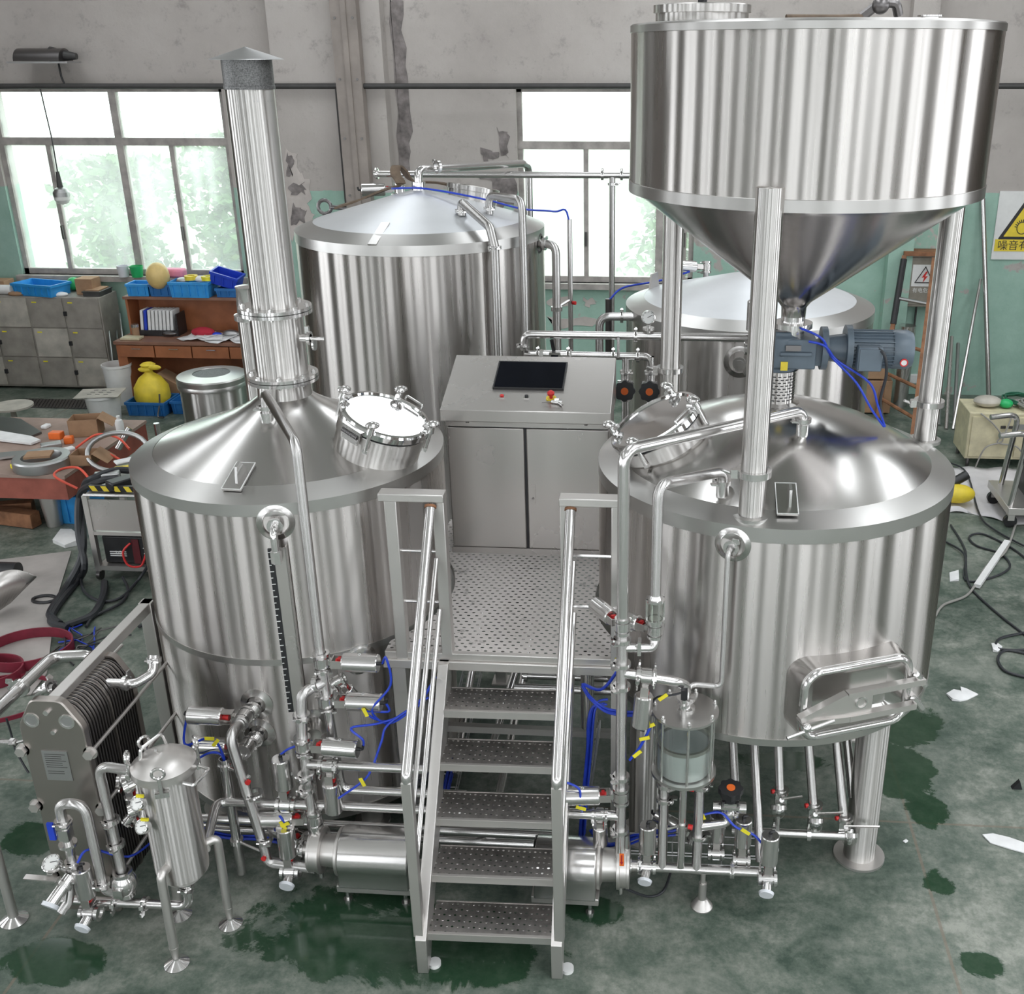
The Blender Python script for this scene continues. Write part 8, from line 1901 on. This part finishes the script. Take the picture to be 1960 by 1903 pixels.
def belt(label, c, R, w, z, squash=1.0, tilt=0.0):
    mb = MB(); mb.lathe([(R, 0), (R, w), (R - .012, w), (R - .012, 0), (R, 0)], (0, 0, 0), 48)
    o = bpy.data.objects.new('rubber_hoop', mb.mesh('rubber_hoop', 'belt')); COL.objects.link(o); o.location = c; o.scale = (1, squash, 1); o.rotation_euler = (tilt, 0, .25); o['at'] = tuple(c)
    return tag(o, label, 'hoop', 'dark red rubber hoops')
b1c = Pz(58, 1255, 0); belt('largest dark red rubber hoop on the left floor', (b1c.x, b1c.y, .015), .30, .075, 0, .85)
b2c = Pz(-22, 1300, 0); belt('dark red rubber hoop cut by the left picture edge', (b2c.x, b2c.y, .015), .24, .07, 0, .85)
b3c = Pz(0, 1345, 0); belt('thin dark red rubber hoop behind the heat exchanger', (b3c.x, b3c.y, .015), .36, .03, 0, .8)
rr2 = random.Random(8); 
for k in range(14):
    c = Pz(150 + rr2.uniform(-25, 30), 1232 + rr2.uniform(-18, 22), .012); a = rr2.uniform(0, PI); Ln = rr2.uniform(.10, .28); d = Vector((math.cos(a), math.sin(a), 0)); s_ = Vector((-d.y, d.x, 0))
    tag(MB().tube([c - d * Ln, c - d * Ln * .3 + s_ * .06 * rr2.uniform(-1, 1), c + d * Ln * .4 + s_ * .06 * rr2.uniform(-1, 1) + Z_ * .02, c + d * Ln], .006, 6, .03).build('wire_scrap', ('black_hose', 'hose_blue', 'black_hose', 'dark_steel')[k % 4], origin=c), 'wire offcut in the tangled heap behind the heat exchanger', 'wire', 'wire offcuts heap')

# ------------------------------------------------------------------ person just outside the right edge (one trouser leg and shoe reach into view)
def person():
    f0 = Pz(1990, 1182); px, py = f0.x + .16, f0.y + .02
    t = thing('person', 'person in navy work trousers standing at the right picture edge', 'person', (px, py, 0))
    def skin(name, verts, edges, radii, m, root):
        me = bpy.data.meshes.new(name); me.from_pydata([tuple(v) for v in verts], edges, []); ob = bpy.data.objects.new(name, me); COL.objects.link(ob)
        ob.parent = t; md = ob.modifiers.new('skin', 'SKIN'); md.use_smooth_shade = True
        for i, r in enumerate(radii): me.skin_vertices[0].data[i].radius = (r, r) if not isinstance(r, tuple) else r
        me.skin_vertices[0].data[root].use_root = True
        s_ = ob.modifiers.new('sub', 'SUBSURF'); s_.levels = 1; s_.render_levels = 2; me.materials.append(MT[m]); return ob
    # local coordinates, facing -X (toward the tanks)
    skin('trousers', [(0, 0, .98), (0, -.10, .90), (-.01, -.11, .50), (.01, -.11, .09), (0, .10, .90), (.02, .11, .50), (.03, .12, .09), (0, 0, 1.06)], [(0, 1), (1, 2), (2, 3), (0, 4), (4, 5), (5, 6), (0, 7)], [.15, .105, .085, .075, .105, .085, .075, .14], 'navy', 0)
    skin('shirt', [(0, 0, 1.02), (0, 0, 1.22), (0, 0, 1.42), (0, -.19, 1.42), (-.02, -.25, 1.14), (-.10, -.25, .92), (0, .19, 1.42), (-.02, .25, 1.14), (-.10, .25, .92)], [(0, 1), (1, 2), (2, 3), (3, 4), (4, 5), (2, 6), (6, 7), (7, 8)], [.15, .155, .13, .07, .055, .045, .07, .055, .045], 'navy', 0)
    skin('head', [(0, 0, 1.46), (-.01, 0, 1.55), (-.02, 0, 1.63), (-.02, 0, 1.71)], [(0, 1), (1, 2), (2, 3)], [.055, .06, .09, .075], 'skin', 0)
    for s_ in (-1, 1):
        hv = [(-.10, .25 * s_, .90), (-.12, .25 * s_, .83)]; he_ = [(0, 1)]; hr = [.03, .034]
        for i in range(4):
            o_ = -.027 + .018 * i; hv += [(-.125 + o_ * .6, (.25 + o_ * .4) * s_, .79), (-.135 + o_ * .6, (.25 + o_ * .4) * s_, .75 - .006 * (i % 2))]; n_ = len(hv); he_ += [(1, n_ - 2), (n_ - 2, n_ - 1)]; hr += [.010, .009]
        hv += [(-.15, .235 * s_, .81), (-.165, .235 * s_, .78)]; n_ = len(hv); he_ += [(1, n_ - 2), (n_ - 2, n_ - 1)]; hr += [.011, .009]
        skin('hand', hv, he_, hr, 'skin', 0)
        sh = MB().sphere((-.05, .115 * s_, .045), .06, 16, 10, (2.2, .85, .75)).bx(-.17, .08, .115 * s_ - .045, .115 * s_ + .045, 0, .02)
        o = bpy.data.objects.new('shoe', sh.mesh('shoe', 'shoe')); COL.objects.link(o); o.parent = t
    hr_ = MB().sphere((.0, 0, 1.70), .105, 18, 10, (1, .95, .85), 0.0); o = bpy.data.objects.new('hair', hr_.mesh('hair', 'hair')); COL.objects.link(o); o.parent = t
    fc = MB().sphere((-.105, -.032, 1.655), .011, 8, 6).sphere((-.105, .032, 1.655), .011, 8, 6); o = bpy.data.objects.new('eyes', fc.mesh('eyes', 'black')); COL.objects.link(o); o.parent = t; o['kind'] = 'stuff'
    ns = MB().sphere((-.118, 0, 1.63), .016, 8, 6, (1, .8, 1.3)); o = bpy.data.objects.new('nose', ns.mesh('nose', 'skin')); COL.objects.link(o); o.parent = t
    mo_ = MB().sphere((-.105, 0, 1.595), .022, 8, 6, (.4, 1, .25)); o = bpy.data.objects.new('mouth', mo_.mesh('mouth', 'cloth_red')); COL.objects.link(o); o.parent = t
    t.rotation_euler = (0, 0, .4)
person()

# floor grate in front of the lockers, tackle on the hopper top
ga0, ga1 = Pz(45, 770), Pz(180, 775)
gr_ = thing('floor_grate', 'dark slatted drain grate in the floor before the lockers', 'grate', ((ga0.x + ga1.x) / 2, ga0.y, 0))
MB().bx(ga0.x, ga1.x, ga0.y - .22, ga0.y + .12, .001, .005).build('grate_pit', 'black', gr_)
for i in range(22):
    x = ga0.x + (ga1.x - ga0.x) * (i + .5) / 22; MB().box((x, ga0.y - .05, .009), (.03, .36, .008), Matrix.Rotation(.35, 3, 'Z')).build('grate_slat', 'dark_steel', gr_)
hk = Py(1692, 22, HY + .1); hk.z = HT0 + .06
ho_ = thing('rope_hook', 'dark lifting hook with sling lying on the hopper top', 'hook', (hk.x, HY + .1, HT0 + .02))
MB().tube([(hk.x - .10, HY + .1, HT0 + .03), (hk.x - .02, HY + .1, HT0 + .09), (hk.x + .05, HY + .1, HT0 + .09), (hk.x + .07, HY + .12, HT0 + .04)], .022, 10, .03).sphere((hk.x - .02, HY + .08, HT0 + .08), .04, 12, 8).build('hook_body', 'dark_steel', ho_)
MB().tube([(hk.x - .08, HY + .1, HT0 + .03), (hk.x - .2, HY + .05, HT0 + .025), (hk.x - .45, HY - .02, HT0 + .025)], .016, 8, .1).build('sling', 'strap', ho_)
